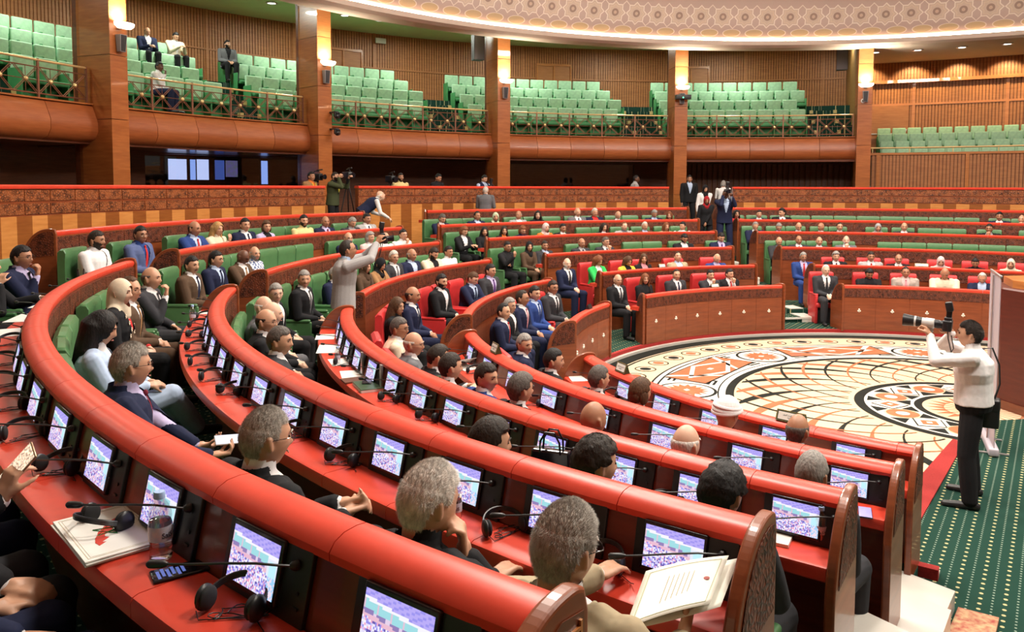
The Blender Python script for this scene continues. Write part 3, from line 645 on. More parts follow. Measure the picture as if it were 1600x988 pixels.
def screen_mesh():
    nx, ny = 44, 26; w, h = 0.212, 0.138; rng = random.Random(3)
    vs = [(-w/2 + w*i/nx, -h/2 + h*j/ny, 0) for j in range(ny+1) for i in range(nx+1)]; fs = []; cols = []
    for j in range(ny):
        for i in range(nx):
            fs.append((j*(nx+1)+i, j*(nx+1)+i+1, (j+1)*(nx+1)+i+1, (j+1)*(nx+1)+i))
            x = (i+.5)/nx; y = 1-(j+.5)/ny            # y down from the top
            dome = 0.10 + 0.20*x - 0.05*x*x
            if y < dome: c = (0.50, 0.42, 0.95) if (int(x*18+y*30) % 3) else (0.34, 0.30, 0.88)
            elif y < dome+0.06: c = (0.95, 0.93, 1.0)
            elif x > 0.80 and y < 0.62: c = (0.55, 0.90, 1.0) if 0.84 < x < 0.97 and y > 0.36 else (0.80, 0.86, 1.0)
            elif y < 0.30+0.16*x: c = (0.36, 0.74, 0.80) if (int(x*40) % 8) else (0.80, 0.55, 0.70)
            elif y < 0.36+0.18*x: c = (0.30, 0.22, 0.50) if (int(x*40) % 8 < 6) else (0.8, 0.65, 0.85)
            elif y < 0.42+0.19*x: c = (0.85, 0.52, 0.66)
            elif x > 0.83: c = (0.35, 0.66, 0.98) if rng.random() < 0.5 else (0.90, 0.76, 0.90)
            else: c = rng.choice([(0.95, 0.90, 1.0), (0.80, 0.74, 1.0), (0.14, 0.10, 0.45), (0.92, 0.40, 0.60), (0.30, 0.28, 0.85), (0.60, 0.56, 0.98), (0.96, 0.94, 1.0)])
            cols.append(c)
    me = bpy.data.meshes.new('screen'); me.from_pydata(vs, [], fs)
    ca = me.color_attributes.new(name='picture', type='FLOAT_COLOR', domain='CORNER'); k = 0
    for p in me.polygons:
        for li in p.loop_indices: ca.data[li].color = (*cols[p.index], 1)
    m = bpy.data.materials.new('lit_hall_picture'); m.use_nodes = True; N = m.node_tree.nodes; L = m.node_tree.links
    b = N['Principled BSDF']; a = N.new('ShaderNodeVertexColor'); a.layer_name = 'picture'
    b.inputs['Base Color'].default_value = (0.02, 0.02, 0.03, 1); b.inputs['Roughness'].default_value = 0.3
    L.new(a.outputs[0], b.inputs['Emission Color']); b.inputs['Emission Strength'].default_value = 0.80
    me.materials.append(m); return me
SCREEN = screen_mesh()
mb = MB(); mb.rbox((0, 0, -0.012), (0.116, 0.083, 0.012), 0.006); BEZEL = mb.mesh('monitor', [M_SCR_BEZEL])
mb = MB(); mb.rbox((0, 0, -0.012), (0.185, 0.098, 0.008), 0.004); mb.box((0.15, -0.055, -0.001), (0.012, 0.003, 0.002)); mb.lathe([(0.001, 0), (0.006, 0.0), (0.006, -0.01)], 8, c=(0.15, -0.02, 0.0)); HOUS = mb.mesh('housing', [M_BLACK])
M_EMB = mat('white_rosette', (0.85, 0.80, 0.70), 0.4)
def fr(r, a, z, tilt=0.0):   # frame: X tangential (to the right seen from outside), Y up, Z outward
    ca, sa = math.cos(R(a)), math.sin(R(a)); er = Vector((ca, sa, 0)); et = Vector((-sa, ca, 0)); up = Vector((0, 0, 1))
    y = (up*math.cos(tilt) - er*math.sin(tilt)); zz = (er*math.cos(tilt) + up*math.sin(tilt))
    m = Matrix(((et.x, y.x, zz.x), (et.y, y.y, zz.y), (et.z, y.z, zz.z))).to_4x4(); m.translation = pol(r, a, z); return m
def bench(sec, k):
    a0, a1 = SPAN[sec][k]; r, z, f = RK[k], ZK[k], FK[k]; am = (a0+a1)/2
    root = empty('curved_desk_bench', pol(r, am, f), R(am), 'long curved wooden desk with padded red leather rail, %s of the %s' % (RN[k], SN[sec]), 'desk', 'curved desk rows')
    inv = (Matrix.Translation(root.location) @ root.rotation_euler.to_matrix().to_4x4()).inverted()
    st = STEP[min(k, 4)]*(2 if sec != 1 else 1)
    segs = []
    if sec == 1 and k < 5:
        b = MON0[k] + st/2
        while b > a0: segs.append(b); b -= st
        segs = [x for x in segs if x < a1-0.6]
    else:
        n = max(1, int(round((a1-a0)/st))); segs = [a1 - (a1-a0)*i/n for i in range(1, n)]
    edges = [a1] + segs + [a0]
    gap = math.degrees(0.0018/r)
    lowf = FK[k-1] if k else 0.1
    for i in range(len(edges)-1):
        b1, b0 = edges[i]-gap, edges[i+1]+gap
        if b1-b0 < 0.3: continue
        pr = [(r-0.066, z-0.035), (r-0.063, z-0.012), (r-0.045, z+0.001), (r-0.015, z+0.004), (r+0.025, z), (r+0.055, z-0.014), (r+0.072, z-0.036), (r+0.070, z-0.058), (r+0.050, z-0.070), (r-0.05, z-0.066)]
        part_mb = MB(); part_mb.sweep(pr, b0, b1, 1.2 if sec == 1 else 2.5); part(part_mb, 'rail_cushion', [M_RED], root)
        zt = z-0.235
        pr = [(r+0.105, zt-0.022), (r+0.105, zt), (r+0.285, zt), (r+0.300, zt-0.006), (r+0.306, zt-0.020), (r+0.306, zt-0.060), (r+0.296, zt-0.070), (r+0.12, zt-0.070)]
        part_mb = MB(); part_mb.sweep(pr, b0, b1, 1.2 if sec == 1 else 2.5); part(part_mb, 'desk_pad', [M_RED], root)
    # carcass: inner face, slanted back with the monitors, apron under the desk
    m1 = MB(); m1.sweep([(r-0.055, lowf-0.02), (r-0.055, z-0.06), (r+0.055, z-0.06), (r+0.098, z-0.24), (r+0.098, z-0.31), (r+0.03, z-0.33), (r+0.03, lowf-0.02)], a0, a1, 1.5, smooth=False)
    part(m1, 'carcass', [M_WOODR if sec == 1 else M_WOODM], root)
    # carved band on the inner face, then veneer panels
    n = max(1, int(round((a1-a0)/2.6))); c = MB()
    for i in range(n):
        b0 = a0 + (a1-a0)*(i+0.01)/n; b1 = a0 + (a1-a0)*(i+0.99)/n
        zb = z-(0.235 if k == 0 else 0.30); c.sweep([(r-0.066, zb), (r-0.066, z-0.075), (r-0.05, z-0.075), (r-0.05, zb)], b0, b1, 1.2, smooth=False)
    part(c, 'carved_band', [M_CARVE], root)
    if k == 0:
        n = max(1, int(round((a1-a0)/6.2)))
        for i in range(n):
            b0 = a0 + (a1-a0)*(i+0.004)/n; b1 = a0 + (a1-a0)*(i+0.996)/n
            v = MB(); v.sweep([(r-0.064, 0.105), (r-0.064, z-0.25), (r-0.05, z-0.25), (r-0.05, 0.105)], b0, b1, 1.5, smooth=False); part(v, 'veneer_panel', [M_WOODM], root)
            e = MB(); bm_ = (b0+b1)/2; F = fr(r-0.068, bm_, 0.50)
            for q in range(3):
                th = PI/2 + 2*PI*q/3; e.sphere(F @ Vector((0.020*math.cos(th), 0.020*math.sin(th)+0.0, 0)), 0.017, 8, 6)
            e.sphere(F @ Vector((0, -0.03, 0)), 0.010, 8, 6); part(e, 'rosette', [M_EMB], root)
    # end panels
    for s, a in ((-1, a0), (1, a1)):
        if (sec == 4 and s < 0) or (sec == 1 and k == 5): continue
        base = f-0.02 if k else 0.1
        low = lowf-0.02
        P = [(-0.085, low), (-0.085, z-0.03), (-0.070, z+0.020), (-0.03, z+0.034), (0.05, z+0.030), (0.12, z+0.006), (0.19, z-0.045), (0.25, z-0.12), (0.30, z-0.21), (0.335, z-0.33), (0.345, z-0.45), (0.345, base), (0.08, base), (0.08, low)]
        F = fr(r, a, 0); t0, t1 = (0.0, 0.045*s)
        dv = {(4, 1): 90.0, (3, 1): 90.0, (2, 1): 180.0, (3, -1): 131.0}.get((sec, s))
        if dv is not None: G = fr(r, dv, 0); G.translation = F.translation; F = G
        C_ = P[2:12]; P2 = []
        for q in range(len(C_)-1):
            p0, p1, p2, p3 = C_[max(q-1, 0)], C_[q], C_[q+1], C_[min(q+2, len(C_)-1)]
            for t in (0, 0.25, 0.5, 0.75):
                P2.append(tuple(0.5*((2*p1[w])+(-p0[w]+p2[w])*t+(2*p0[w]-5*p1[w]+4*p2[w]-p3[w])*t*t+(-p0[w]+3*p1[w]-3*p2[w]+p3[w])*t**3) for w in (0, 1)))
        P = P[:2] + P2 + P[11:]
        fn = lambda u, v, w: tuple(F @ Vector((w, v, u)))
        m2 = MB(); m2.prism(P, t0, t1, fn=fn); e = m2
        ep = part(m2, 'end_panel', [M_WOODM], root)
        bv = ep.modifiers.new('edge', 'BEVEL'); bv.width = 0.011; bv.segments = 3; bv.limit_method = 'ANGLE'; bv.angle_limit = R(50)
        Q = [(-0.055, z-0.30), (-0.055, z-0.04), (-0.045, z-0.01), (0.0, z+0.0), (0.06, z-0.008), (0.12, z-0.035), (0.18, z-0.085), (0.23, z-0.155), (0.27, z-0.25), (0.285, z-0.33)] if k != 4 or sec != 1 else [(-0.055, z-0.45), (-0.055, z-0.02), (0.03, z-0.008), (0.12, z-0.045), (0.20, z-0.12), (0.255, z-0.22), (0.285, z-0.40)]
        m2 = MB(); m2.prism(Q, t1+0.0015*s, t1+0.004*s, fn=fn)
        if sec == 1 and k == 4:      # fretwork insert of interlocking squares
            for q in range(5):
                z0 = z-0.05-0.07*q
                for (x0, x1, y0, y1) in ((-0.04, 0.20-0.0*q, z0, z0+0.008), (-0.04+0.04*q, -0.032+0.04*q, z-0.40, z-0.03-0.018*q*q*0.7), (-0.02+0.03*q, 0.01+0.05*q, z0-0.03, z0-0.022)):
                    m2.prism([(x0, y0), (x1, y0), (x1, y1), (x0, y1)], t1+0.004*s, t1+0.010*s, mi=1, fn=fn)
            ins = part(m2, 'fretwork_insert', [M_WOODD, M_WOODL], root)
        else: ins = part(m2, 'carved_insert', [M_CARVE], root)
    # monitors
    if sec == 1 and k < 5:
        a = MON0[k]; tl = -math.atan2(0.043, 0.18)
        while a > a0+0.8:
            F = fr(r+0.0785, a, z-0.137, -tl*0) ; F = fr(r+0.0805, a, z-0.143, math.atan2(0.043, 0.18))
            h = put('monitor_housing', HOUS, root); h.matrix_local = inv @ F @ Matrix.Translation((0.022, 0, 0.012))
            mo = put('monitor', BEZEL, root); mo.matrix_local = inv @ F @ Matrix.Translation((-0.012, 0.006, 0.022))
            sc = put('screen', SCREEN, mo); sc.location = (0, 0, 0.0008)
            a -= STEP[k]
    return root
for sec in (1, 2, 3, 4):
    for k in range(6): bench(sec, k)

# ---------------------------------------------------------------- seats of the stalls (X across, Y towards the desk)
def stall_seat(kind):
    m = M_GREEN if kind == 'green' else M_RED2; w = 0.232 if kind == 'green' else 0.25
    root = empty('upholstered_chair' if kind == 'green' else 'armchair')
    mb = MB(); mb.rbox((0, 0.05, 0.385), (w-0.01, 0.21, 0.055), 0.035); mb.build('seat_cushion', [m], root)
    mb = MB(); sec_ = [(-0.15, 0.40), (-0.165, 0.70), (-0.175, 0.92), (-0.168, 1.01), (-0.19, 1.045), (-0.235, 1.05), (-0.27, 1.02), (-0.275, 0.92), (-0.275, 0.30), (-0.16, 0.30)]
    k = len(sec_); vs = []; xs = [-w, -w+0.012, -w+0.035, w-0.035, w-0.012, w]; ins = [0.022, 0.007, 0, 0, 0.007, 0.022]
    cy = -0.215; cz = 0.68
    for x, i_ in zip(xs, ins):
        for (y, z) in sec_:
            d = Vector((y-cy, z-cz)); d = d*(1 - i_/max(0.05, d.length)*0.8); vs.append((x, cy+d.x, cz+d.y))
    fs = [tuple(range(k))[::-1], tuple((len(xs)-1)*k+j for j in range(k))]
    for i in range(len(xs)-1):
        for j in range(k): fs.append((i*k+j, i*k+(j+1) % k, (i+1)*k+(j+1) % k, (i+1)*k+j))
    mb.add(vs, fs, 0, True); mb.build('backrest', [m], root)
    mb = MB(); mb.box((0, -0.02, 0.165), (w-0.05, 0.20, 0.165)); mb.build('base', [M_DGREY], root)
    for s in (-1, 1):
        mb = MB(); t = 0.018 if kind == 'green' else 0.03
        mb.rbox((s*(w-t), 0.0, 0.30), (t, 0.235, 0.295), 0.015); mb.rbox((s*(w-t), 0.02, 0.605), (t+0.008, 0.20, 0.022), 0.018); mb.build('armrest', [m], root)
    return root
SEATPROTO = {'green': stall_seat('green'), 'red': stall_seat('red')}
SEATUSED = {'green': False, 'red': False}
def ordn(n): return ['first', 'second', 'third', 'fourth', 'fifth', 'sixth', 'seventh', 'eighth', 'ninth', 'tenth', 'eleventh', 'twelfth', 'thirteenth', 'fourteenth', 'fifteenth', 'sixteenth', 'seventeenth', 'eighteenth', 'nineteenth', 'twentieth'][n-1] if n <= 20 else '%dth' % n
def place_seats(sec, k, taken):
    a0, a1 = SPAN[sec][k]; a0 = max(a0, 42) if sec > 1 else a0; st = STEP[k]; L = []
    if sec == 1: a = MON0[k]
    else:
        a = a1 - st*0.5 - 0.3
        if taken:      # slide the whole row to agree with where people sit
            offs = [((a-t) % st) for t in taken]; a -= np.median(offs)
            while a + st < a1 - st*0.4: a += st
            while a > a1 - st*0.4: a -= st
    while a > a0 + st*0.35: L.append(a); a -= st
    used = set()
    for t in sorted(taken):
        i = min((i for i in range(len(L)) if i not in used), key=lambda i: abs(L[i]-t), default=None)
        if i is not None: L[i] = t; used.add(i)
    L.sort(reverse=True); out = []
    for a in L:
        if out and out[-1]-a < st*0.62: 
            if a in taken: 
                if out[-1] not in taken: out[-1] = a; continue
            else: continue
        out.append(a)
    kind = 'red' if k < 2 else 'green'
    for n, a in enumerate(out):
        src = SEATPROTO[kind]
        o = src if not SEATUSED[kind] else copy_tree(src)
        SEATUSED[kind] = True
        o.location = pol(RK[k]+0.86, a, FK[k]); o.rotation_euler = (0, 0, R(a+90))
        if kind == 'green':
            gp = min([abs(a-b) for b in out if b != a] + [st]); o.scale = (min(1.25, max(0.85, R(min(gp, st*1.06))*(RK[k]+0.86)/2/0.234)), 1, 1)
        tag(o, '%s, %s from the right, %s, %s' % ('green leather bench seat' if kind == 'green' else 'red leather armchair', ordn(n+1), RN[k], SN[sec]), 'seat', 'seats of the stalls in the %s' % SN[sec])

# ---------------------------------------------------------------- gallery seats
def gallery_seat():
    root = empty('gallery_chair'); w = 0.245
    mb = MB(); mb.rbox((0, -0.13, 0.745), (w, 0.045, 0.215), 0.035, rot=None); mb.build('backrest', [M_MINT], root)
    mb = MB(); mb.rbox((0, 0.10, 0.40), (w-0.02, 0.20, 0.05), 0.03); mb.build('seat_cushion', [M_MINTD], root)
    mb = MB()
    for s in (-1, 1): mb.rbox((s*(w+0.012), 0.0, 0.33), (0.016, 0.20, 0.33), 0.01)
    mb.rbox((0, -0.12, 0.30), (w, 0.02, 0.24), 0.01); mb.build('shell', [M_MINTD], root)
    return root
GP = gallery_seat(); gused = False
gbn = ['leftmost gallery block', 'second gallery block from the left', 'third gallery block from the left', 'fourth gallery block from the left', 'fifth gallery block, rightmost under the green ceiling']
TILT = {}
def put_gs(r, a, z, label, group, scale=1.0):
    global gused
    o = GP if not gused else copy_tree(GP); gused = True
    o.location = pol(r, a, z); o.rotation_euler = (0, 0, R(a+90)); o.scale = (scale, 1, 1); tag(o, label, 'seat', group)
blocks = [(155.2, 165.5), (133.4, 152.0), (111.9, 130.7), (88.9, 107.9), (68.4, 84.9)]
for bi, (a0, a1) in enumerate(blocks):
    for row, (r, z) in enumerate(((17.25, 4.66), (17.95, 5.06), (18.65, 5.46), (19.32, 5.86))):
        st = math.degrees(0.535/r); n = int((a1-a0)/st)
        ext = 0 if bi else 0
        for i in range(n):
            a = a1 - st*(i+0.5) if row else a1 - st*(i+0.5)
            put_gs(r, a, z, 'mint seat, %s from left, %s row, %s' % (ordn(i+1), ['front', 'second', 'third', 'back'][row], gbn[bi].split(',')[0].replace(' from the left', '')), 'gallery seats')
for row, (r, z) in enumerate(((16.45, 3.24), (17.08, 3.52), (17.68, 3.80), (18.28, 4.03))):
    for i in range(11):
        a = 61.3 - math.degrees(0.465/r)*(i+0.5)
        put_gs(r, a, z, 'sage seat, %s from the column in the %s row below the slatted wall' % (ordn(i+1), ['front', 'second', 'third', 'back'][row]), 'seats below the slatted wall', 0.84)

# ---------------------------------------------------------------- balcony railings
for bi, (a0, a1) in enumerate(bays):
    am = (a0+a1)/2; r = 15.58
    root = empty('balcony_railing', pol(r, am, 4.56), R(am), 'bronze lattice railing with brass knobs along the %s' % (['leftmost balcony bay', 'second balcony bay from the left', 'third balcony bay from the left', 'fourth balcony bay from the left', 'rightmost balcony bay'][bi]), 'railing', 'balcony railings')
    n = 10; st = (a1-a0-0.6)/n; b0 = a0+0.3
    mb = MB()
    for z, rd in ((5.12, 0.012), (4.64, 0.014), (4.88, 0.008)): mb.tube([pol(r, b0+(a1-a0-0.6)*i/20, z) for i in range(21)], rd, 6)
    part(mb, 'horizontal_bars', [M_BRONZE], root)
    mb = MB(); mb.tube([pol(r, b0+(a1-a0-0.6)*i/20, 5.25) for i in range(21)], 0.022, 8); part(mb, 'handrail', [M_GOLD], root)
    for i in range(0, n+1, 2):
        a = b0+st*i; mb = MB(); F = fr(r, a, 4.56)
        mb.add([tuple(F @ Vector((x*0.018, y, w*0.018))) for y in (0, 0.72) for (x, w) in ((-1, -1), (1, -1), (1, 1), (-1, 1))], [(0, 1, 2, 3), (4, 5, 6, 7), (0, 1, 5, 4), (1, 2, 6, 5), (2, 3, 7, 6), (3, 0, 4, 7)])
        part(mb, 'post', [M_BRONZE], root)
    for i in range(n):
        a = b0+st*(i+0.5); h = st/2; mb = MB()
        for s in (-1, 1):
            for o in (-0.022, 0.022):
                oo = math.degrees(o/r)
                mb.tube([pol(r, a-h*0.95*s+oo, 4.64), pol(r, a+oo, 4.88), pol(r, a+h*0.95*s+oo, 5.12)], 0.008, 5)
        mb.tube([pol(r, a, 4.64), pol(r, a, 5.12)], 0.006, 5)
        part(mb, 'lattice_cross', [M_BRONZE], root)
        mb = MB(); mb.sphere(pol(r-0.01, a, 4.88), 0.042, 10, 8); part(mb, 'brass_knob', [M_GOLD], root)
root = empty('brass_handrail', pol(15.98, 46, 4.05), R(46), 'brass handrail on the parapet below the slatted wall', 'railing')
mb = MB(); mb.tube([pol(15.98, 62.6-2*i, 4.20) for i in range(16)], 0.026, 8); part(mb, 'rail', [M_GOLD], root)
for a in (62.3, 58.5, 54.2, 49.9, 45.6, 41): mb = MB(); mb.tube([pol(15.98, a, 4.05), pol(15.98, a, 4.2)], 0.014, 6); part(mb, 'bracket', [M_GOLD], root)
# ================================================================ people
def V(*a): return np.array(a, float)
def unit(v): return v/(np.linalg.norm(v)+1e-9)
def capsule(p, q, r0, r1, n=12, ell=1.0, side=None):
    p, q = V(*p), V(*q); t = unit(q-p); a = np.cross(t, side if side is not None else V(0, 0, 1))
    if np.linalg.norm(a) < 1e-3: a = np.cross(t, V(1, 0, 0))
    a = unit(a); b = np.cross(t, a); rings = []
    for ph in (-80, -50, -20): c, s = math.cos(R(ph)), math.sin(R(ph)); rings.append((p + t*r0*s, r0*c))
    rings.append((p*0.5+q*0.5, (r0+r1)/2))
    for ph in (20, 50, 80): c, s = math.cos(R(ph)), math.sin(R(ph)); rings.append((q + t*r1*s, r1*c))
    vs = []; fs = []
    for c, r in rings:
        for k in range(n): th = 2*PI*k/n; vs.append(c + (a*math.cos(th)*ell + b*math.sin(th))*r)
    m = len(rings)
    for i in range(m-1):
        for k in range(n): fs.append((i*n+k, i*n+(k+1) % n, (i+1)*n+(k+1) % n, (i+1)*n+k))
    fs.append(tuple(range(n))[::-1]); fs.append(tuple((m-1)*n+k for k in range(n)))
    return vs, fs
def loft(secs, n=20):     # secs: (centre, half width, half depth, right axis, front axis)
    vs = []; fs = []
    for c, w, d, ax, ay in secs:
        for k in range(n):
            th = 2*PI*k/n; cs, sn = math.cos(th), math.sin(th)
            vs.append(c + ax*w*math.copysign(abs(cs)**0.85, cs) + ay*d*math.copysign(abs(sn)**0.85, sn))
    m = len(secs)
    for i in range(m-1):
        for k in range(n): fs.append((i*n+k, i*n+(k+1) % n, (i+1)*n+(k+1) % n, (i+1)*n+k))
    fs.append(tuple(range(n))[::-1]); fs.append(tuple((m-1)*n+k for k in range(n)))
    return vs, fs
def gs(x, s): return np.exp(-(x/s)**2)
def head_grid(off=0.0, nl=40, nm=30):
    vs = []
    for j in range(nm+1):
        ph = -PI/2 + PI*j/nm
        for i in range(nl):
            th = 2*PI*i/nl; d = V(math.sin(th)*math.cos(ph), math.cos(th)*math.cos(ph), math.sin(ph)); vs.append(head_pt(d, off))
    fs = []
    for j in range(nm):
        for i in range(nl): fs.append((j*nl+i, j*nl+(i+1) % nl, (j+1)*nl+(i+1) % nl, (j+1)*nl+i))
    return np.array(vs), fs
def head_pt(d, off=0.0):
    x, y, z = d[0]*0.0745, d[1]*0.096, d[2]*0.120
    t = max(0.0, -z/0.12); ft = d[1]
    x *= 1 - 0.30*t**1.5
    if z > 0.05: x *= 1 - 0.05*(z-0.05)/0.07
    if y < 0: y *= 1 - 0.42*t**1.2; y *= 1.03
    else: y *= 1 - 0.10*t**2
    if y > 0:
        nose = gs(x, 0.0125)*(np.clip((0.020-z)/0.045, 0, 1) if z > -0.026 else np.clip((z+0.044)/0.018, 0, 1))
        f = 0.026*nose + 0.006*gs(z-0.030, 0.012)*gs(x, 0.045) - 0.010*gs(abs(x)-0.031, 0.015)*gs(z-0.010, 0.012)
        f += 0.005*gs(z+0.060, 0.011)*gs(x, 0.024) - 0.004*gs(z+0.059, 0.0025)*gs(x, 0.024) + 0.010*gs(z+0.098, 0.020)*gs(x, 0.022) + 0.004*gs(abs(x)-0.042, 0.018)*gs(z+0.022, 0.018)
        y += f*min(1.0, ft*2.0)
    p = V(x, y, z)
    return p + d*off if off else p
def rotm(yaw, pitch, roll=0): return np.array(Euler((R(pitch), R(roll), R(yaw)), 'XYZ').to_matrix())
def ik(S, Wp, l1, l2, pole):
    d = Wp-S; L = np.linalg.norm(d)
    if L > (l1+l2)*0.995: Wp = S + d/L*(l1+l2)*0.995; d = Wp-S; L = np.linalg.norm(d)
    a = (l1*l1-l2*l2+L*L)/(2*L); h = math.sqrt(max(0, l1*l1-a*a)); u = d/L; pl = pole - u*np.dot(pole, u); pl = unit(pl)
    return S + u*a + pl*h, Wp
class Pose:
    """everything in the person's own frame: X to the right hand, Y forward, Z up, origin on the floor under the hips"""
    def __init__(s, stand=False, lean=4, yaw=0, pitch=0, roll=0, twist=0, L=('lap',), Rr=('lap',), female=False, curl=35, scale=1.0, legs='n', bend=0, elbL=None, elbR=None, fat=1.0):
        s.stand, s.female, s.curl = stand, female, curl
        hz = 0.93 if stand else 0.50
        s.P = V(0, 0, hz); ln = R(lean+bend)
        s.up = V(0, math.sin(ln), math.cos(ln)); s.fw = V(0, math.cos(ln), -math.sin(ln)); s.rt = V(1, 0, 0)
        tw = R(twist); s.rt2 = s.rt*math.cos(tw) + s.fw*math.sin(tw); s.fw2 = s.fw*math.cos(tw) - s.rt*math.sin(tw)
        tl = 0.485; s.NB = s.P + s.up*tl
        nk = unit(s.up*0.8 + V(0, 0.28, 1)*0.5); s.HC = s.NB + nk*0.128 + s.fw*0.016
        s.hr = rotm(yaw, pitch, roll); w = 0.172 if female else 0.202
        s.SH = [s.NB - s.up*0.058 - s.rt2*w, s.NB - s.up*0.058 + s.rt2*w]   # left (-x), right (+x)
        s.fat = fat
        k = fat
        s.sp = [(0.00, 0.170*k, 0.120*k), (0.10, 0.158*k, 0.115*k), (0.20, 0.150*k, 0.112*k), (0.29, 0.172*k, 0.122*k), (0.37, 0.190, 0.120*k), (0.420, 0.188, 0.104), (0.460, 0.135, 0.082), (0.485, 0.072, 0.062)]
        if female: s.sp = [(0.00, 0.165*k, 0.115*k), (0.10, 0.140*k, 0.105*k), (0.20, 0.128*k, 0.098*k), (0.29, 0.142*k, 0.118*k), (0.36, 0.152, 0.112), (0.42, 0.150, 0.088), (0.462, 0.10, 0.068), (0.485, 0.056, 0.054)]
        T = {'lap': V(0.07, 0.27, 0.60), 'clasp': V(0.035, 0.30, 0.62), 'desk': V(0.15, 0.44, 0.79), 'deskmid': V(0.06, 0.42, 0.80), 'chin': V(0.02, 0.235, 0.925), 'cheek': V(0.075, 0.18, 0.95), 'side': V(0.24, 0.05, 0.52), 'knee': V(0.12, 0.38, 0.58), 'phone': V(0.05, 0.33, 0.72), 'gest': V(0.12, 0.40, 0.92), 'hang': V(0.23, 0.05, 0.80), 'front': V(0.08, 0.30, 1.02), 'eye': V(0.06, 0.20, 1.60), 'camL': V(-0.02, 0.42, 1.58), 'fold': V(-0.10, 0.22, 0.76)}
        s.W = []; s.E = []
        for i, (spec, sg, eh) in enumerate(((L, -1, elbL), (Rr, 1, elbR))):
            t = T[spec[0]].copy() if isinstance(spec[0], str) else V(*spec[0])
            if isinstance(spec[0], str): t[0] *= sg
            pole = V(sg*0.5, -0.35, -1) if eh is None else V(*eh)
            l1, l2 = (0.27, 0.245) if female else (0.285, 0.26)
            e, wv = ik(s.SH[i], t, l1, l2, pole); s.E.append(e); s.W.append(wv)
        s.HD = []; s.HN = []
        for i, spec in enumerate((L, Rr)):
            sg = -1 if i == 0 else 1; fdir = unit(s.W[i]-s.E[i])
            hd = V(*spec[1]) if len(spec) > 1 and spec[1] is not None else unit(fdir + V(0, 0.25, -0.25))
            hn = V(*spec[2]) if len(spec) > 2 else V(-sg*0.5, 0, -1)
            hn = unit(hn - hd*np.dot(hn, hd)); s.HD.append(unit(hd)); s.HN.append(hn)
        s.spec = (L, Rr)
        s.legs = []
        for sg in (-1, 1):
            h = s.P + V(sg*0.095, 0, 0)
            if stand: kn = V(sg*0.13*fat, 0.03, 0.49); an = V(sg*0.16*fat, -0.01 + (0.10 if legs == 'stride' and sg > 0 else 0), 0.09); to = an + V(sg*0.03, 0.16, -0.055)
            elif legs == 'cross' and sg > 0: kn = V(-0.02, 0.47, 0.62); an = V(-0.20, 0.62, 0.34); to = an + V(-0.08, 0.12, -0.06)
            else: kn = V(sg*0.13, 0.42, 0.51); an = V(sg*0.12, 0.40, 0.09); to = an + V(sg*0.02, 0.16, -0.055)
            s.legs.append((h, kn, an, to))
        s.meshes = {}
    def torso(s, inf, top=1.0, hem=0.0):
        out = []
        if hem: 
            c = s.P + s.up*(-hem*0.6) + (V(0, 0.04, 0) if not s.stand else V(0, 0, 0)); out.append((c if s.stand else s.P + V(0, 0.02, -0.055), (0.178*s.fat+inf), 0.125*s.fat+inf, s.rt, s.fw))
        for h, w, d in s.sp:
            if h > top: break
            f = h/0.485; ax = unit(s.rt*(1-f)+s.rt2*f); ay = unit(s.fw*(1-f)+s.fw2*f)
            out.append((s.P + s.up*h, w+inf, d+inf, ax, ay))
        return loft(out)
    def front(s, h, x, inf):     # point on the chest front at height h up the spine, offset x
        hs = [q[0] for q in s.sp]; d = np.interp(h, hs, [q[2] for q in s.sp])+inf; w = np.interp(h, hs, [q[1] for q in s.sp])+inf
        f = h/0.5; ax = unit(s.rt*(1-f)+s.rt2*f); ay = unit(s.fw*(1-f)+s.fw2*f)
        return s.P + s.up*h + ax*x + ay*d*max(0.0, 1-(abs(x)/w)**2.35)**(1/2.35)
    def arm(s, i, inf, sleeve=1.0, both=True):
        S, E, Wr = s.SH[i], s.E[i], s.W[i]; o = []
        k = 0.85 if s.female else 1.0
        o.append(capsule(S, E, 0.054*k+inf, 0.043*k+inf)); end = E + (Wr-E)*sleeve
        o.append(capsule(E, end, 0.043*k+inf, (0.043-(0.043-0.027)*sleeve)*k+inf)); return o
    def hand(s, i):
        Wr, d, n = s.W[i], s.HD[i], s.HN[i]; sg = -1 if i == 0 else 1
        side = np.cross(d, n)*sg     # towards the little finger for either hand
        side = unit(side); k = 0.88 if s.female else 1.0; out = []
        spec = s.spec[i]; curl = spec[3] if len(spec) > 3 else s.curl
        out.append(capsule(s.W[i]-d*0.02, Wr+d*0.03, 0.026*k, 0.026*k, 10, 0.8))
        lens = [0.068, 0.076, 0.070, 0.055]
        for q in range(4):
            o = (q-1.5)*0.0195*k; b = Wr + d*0.012 + side*o*0.7; kn = Wr + d*0.088*k + side*o - n*0.004*abs(q-1.2)
            out.append(capsule(b, kn, 0.0145*k, 0.0115*k, 8))
            c1 = R(curl*(0.7+0.12*q)); dd = d*math.cos(c1) + n*math.sin(c1); dd = unit(dd + side*o*1.2); m_ = kn + dd*lens[q]*0.52*k
            c2 = c1 + R(curl*0.95+6); d2 = unit(d*math.cos(c2) + n*math.sin(c2) + side*o*0.8); e = m_ + d2*lens[q]*0.52*k
            out.append(capsule(kn, m_, 0.0100*k, 0.0092*k, 8)); out.append(capsule(m_, e, 0.0092*k, 0.0072*k, 8))
        th0 = Wr + d*0.025 - side*0.020*k; th1 = Wr + d*0.058*k - side*0.046*k + n*0.014; th2 = th1 + unit(d*0.8 - side*0.25 + n*(0.25+curl/120))*0.034*k; th3 = th2 + unit(d + side*0.1 + n*(0.3+curl/90))*0.024*k
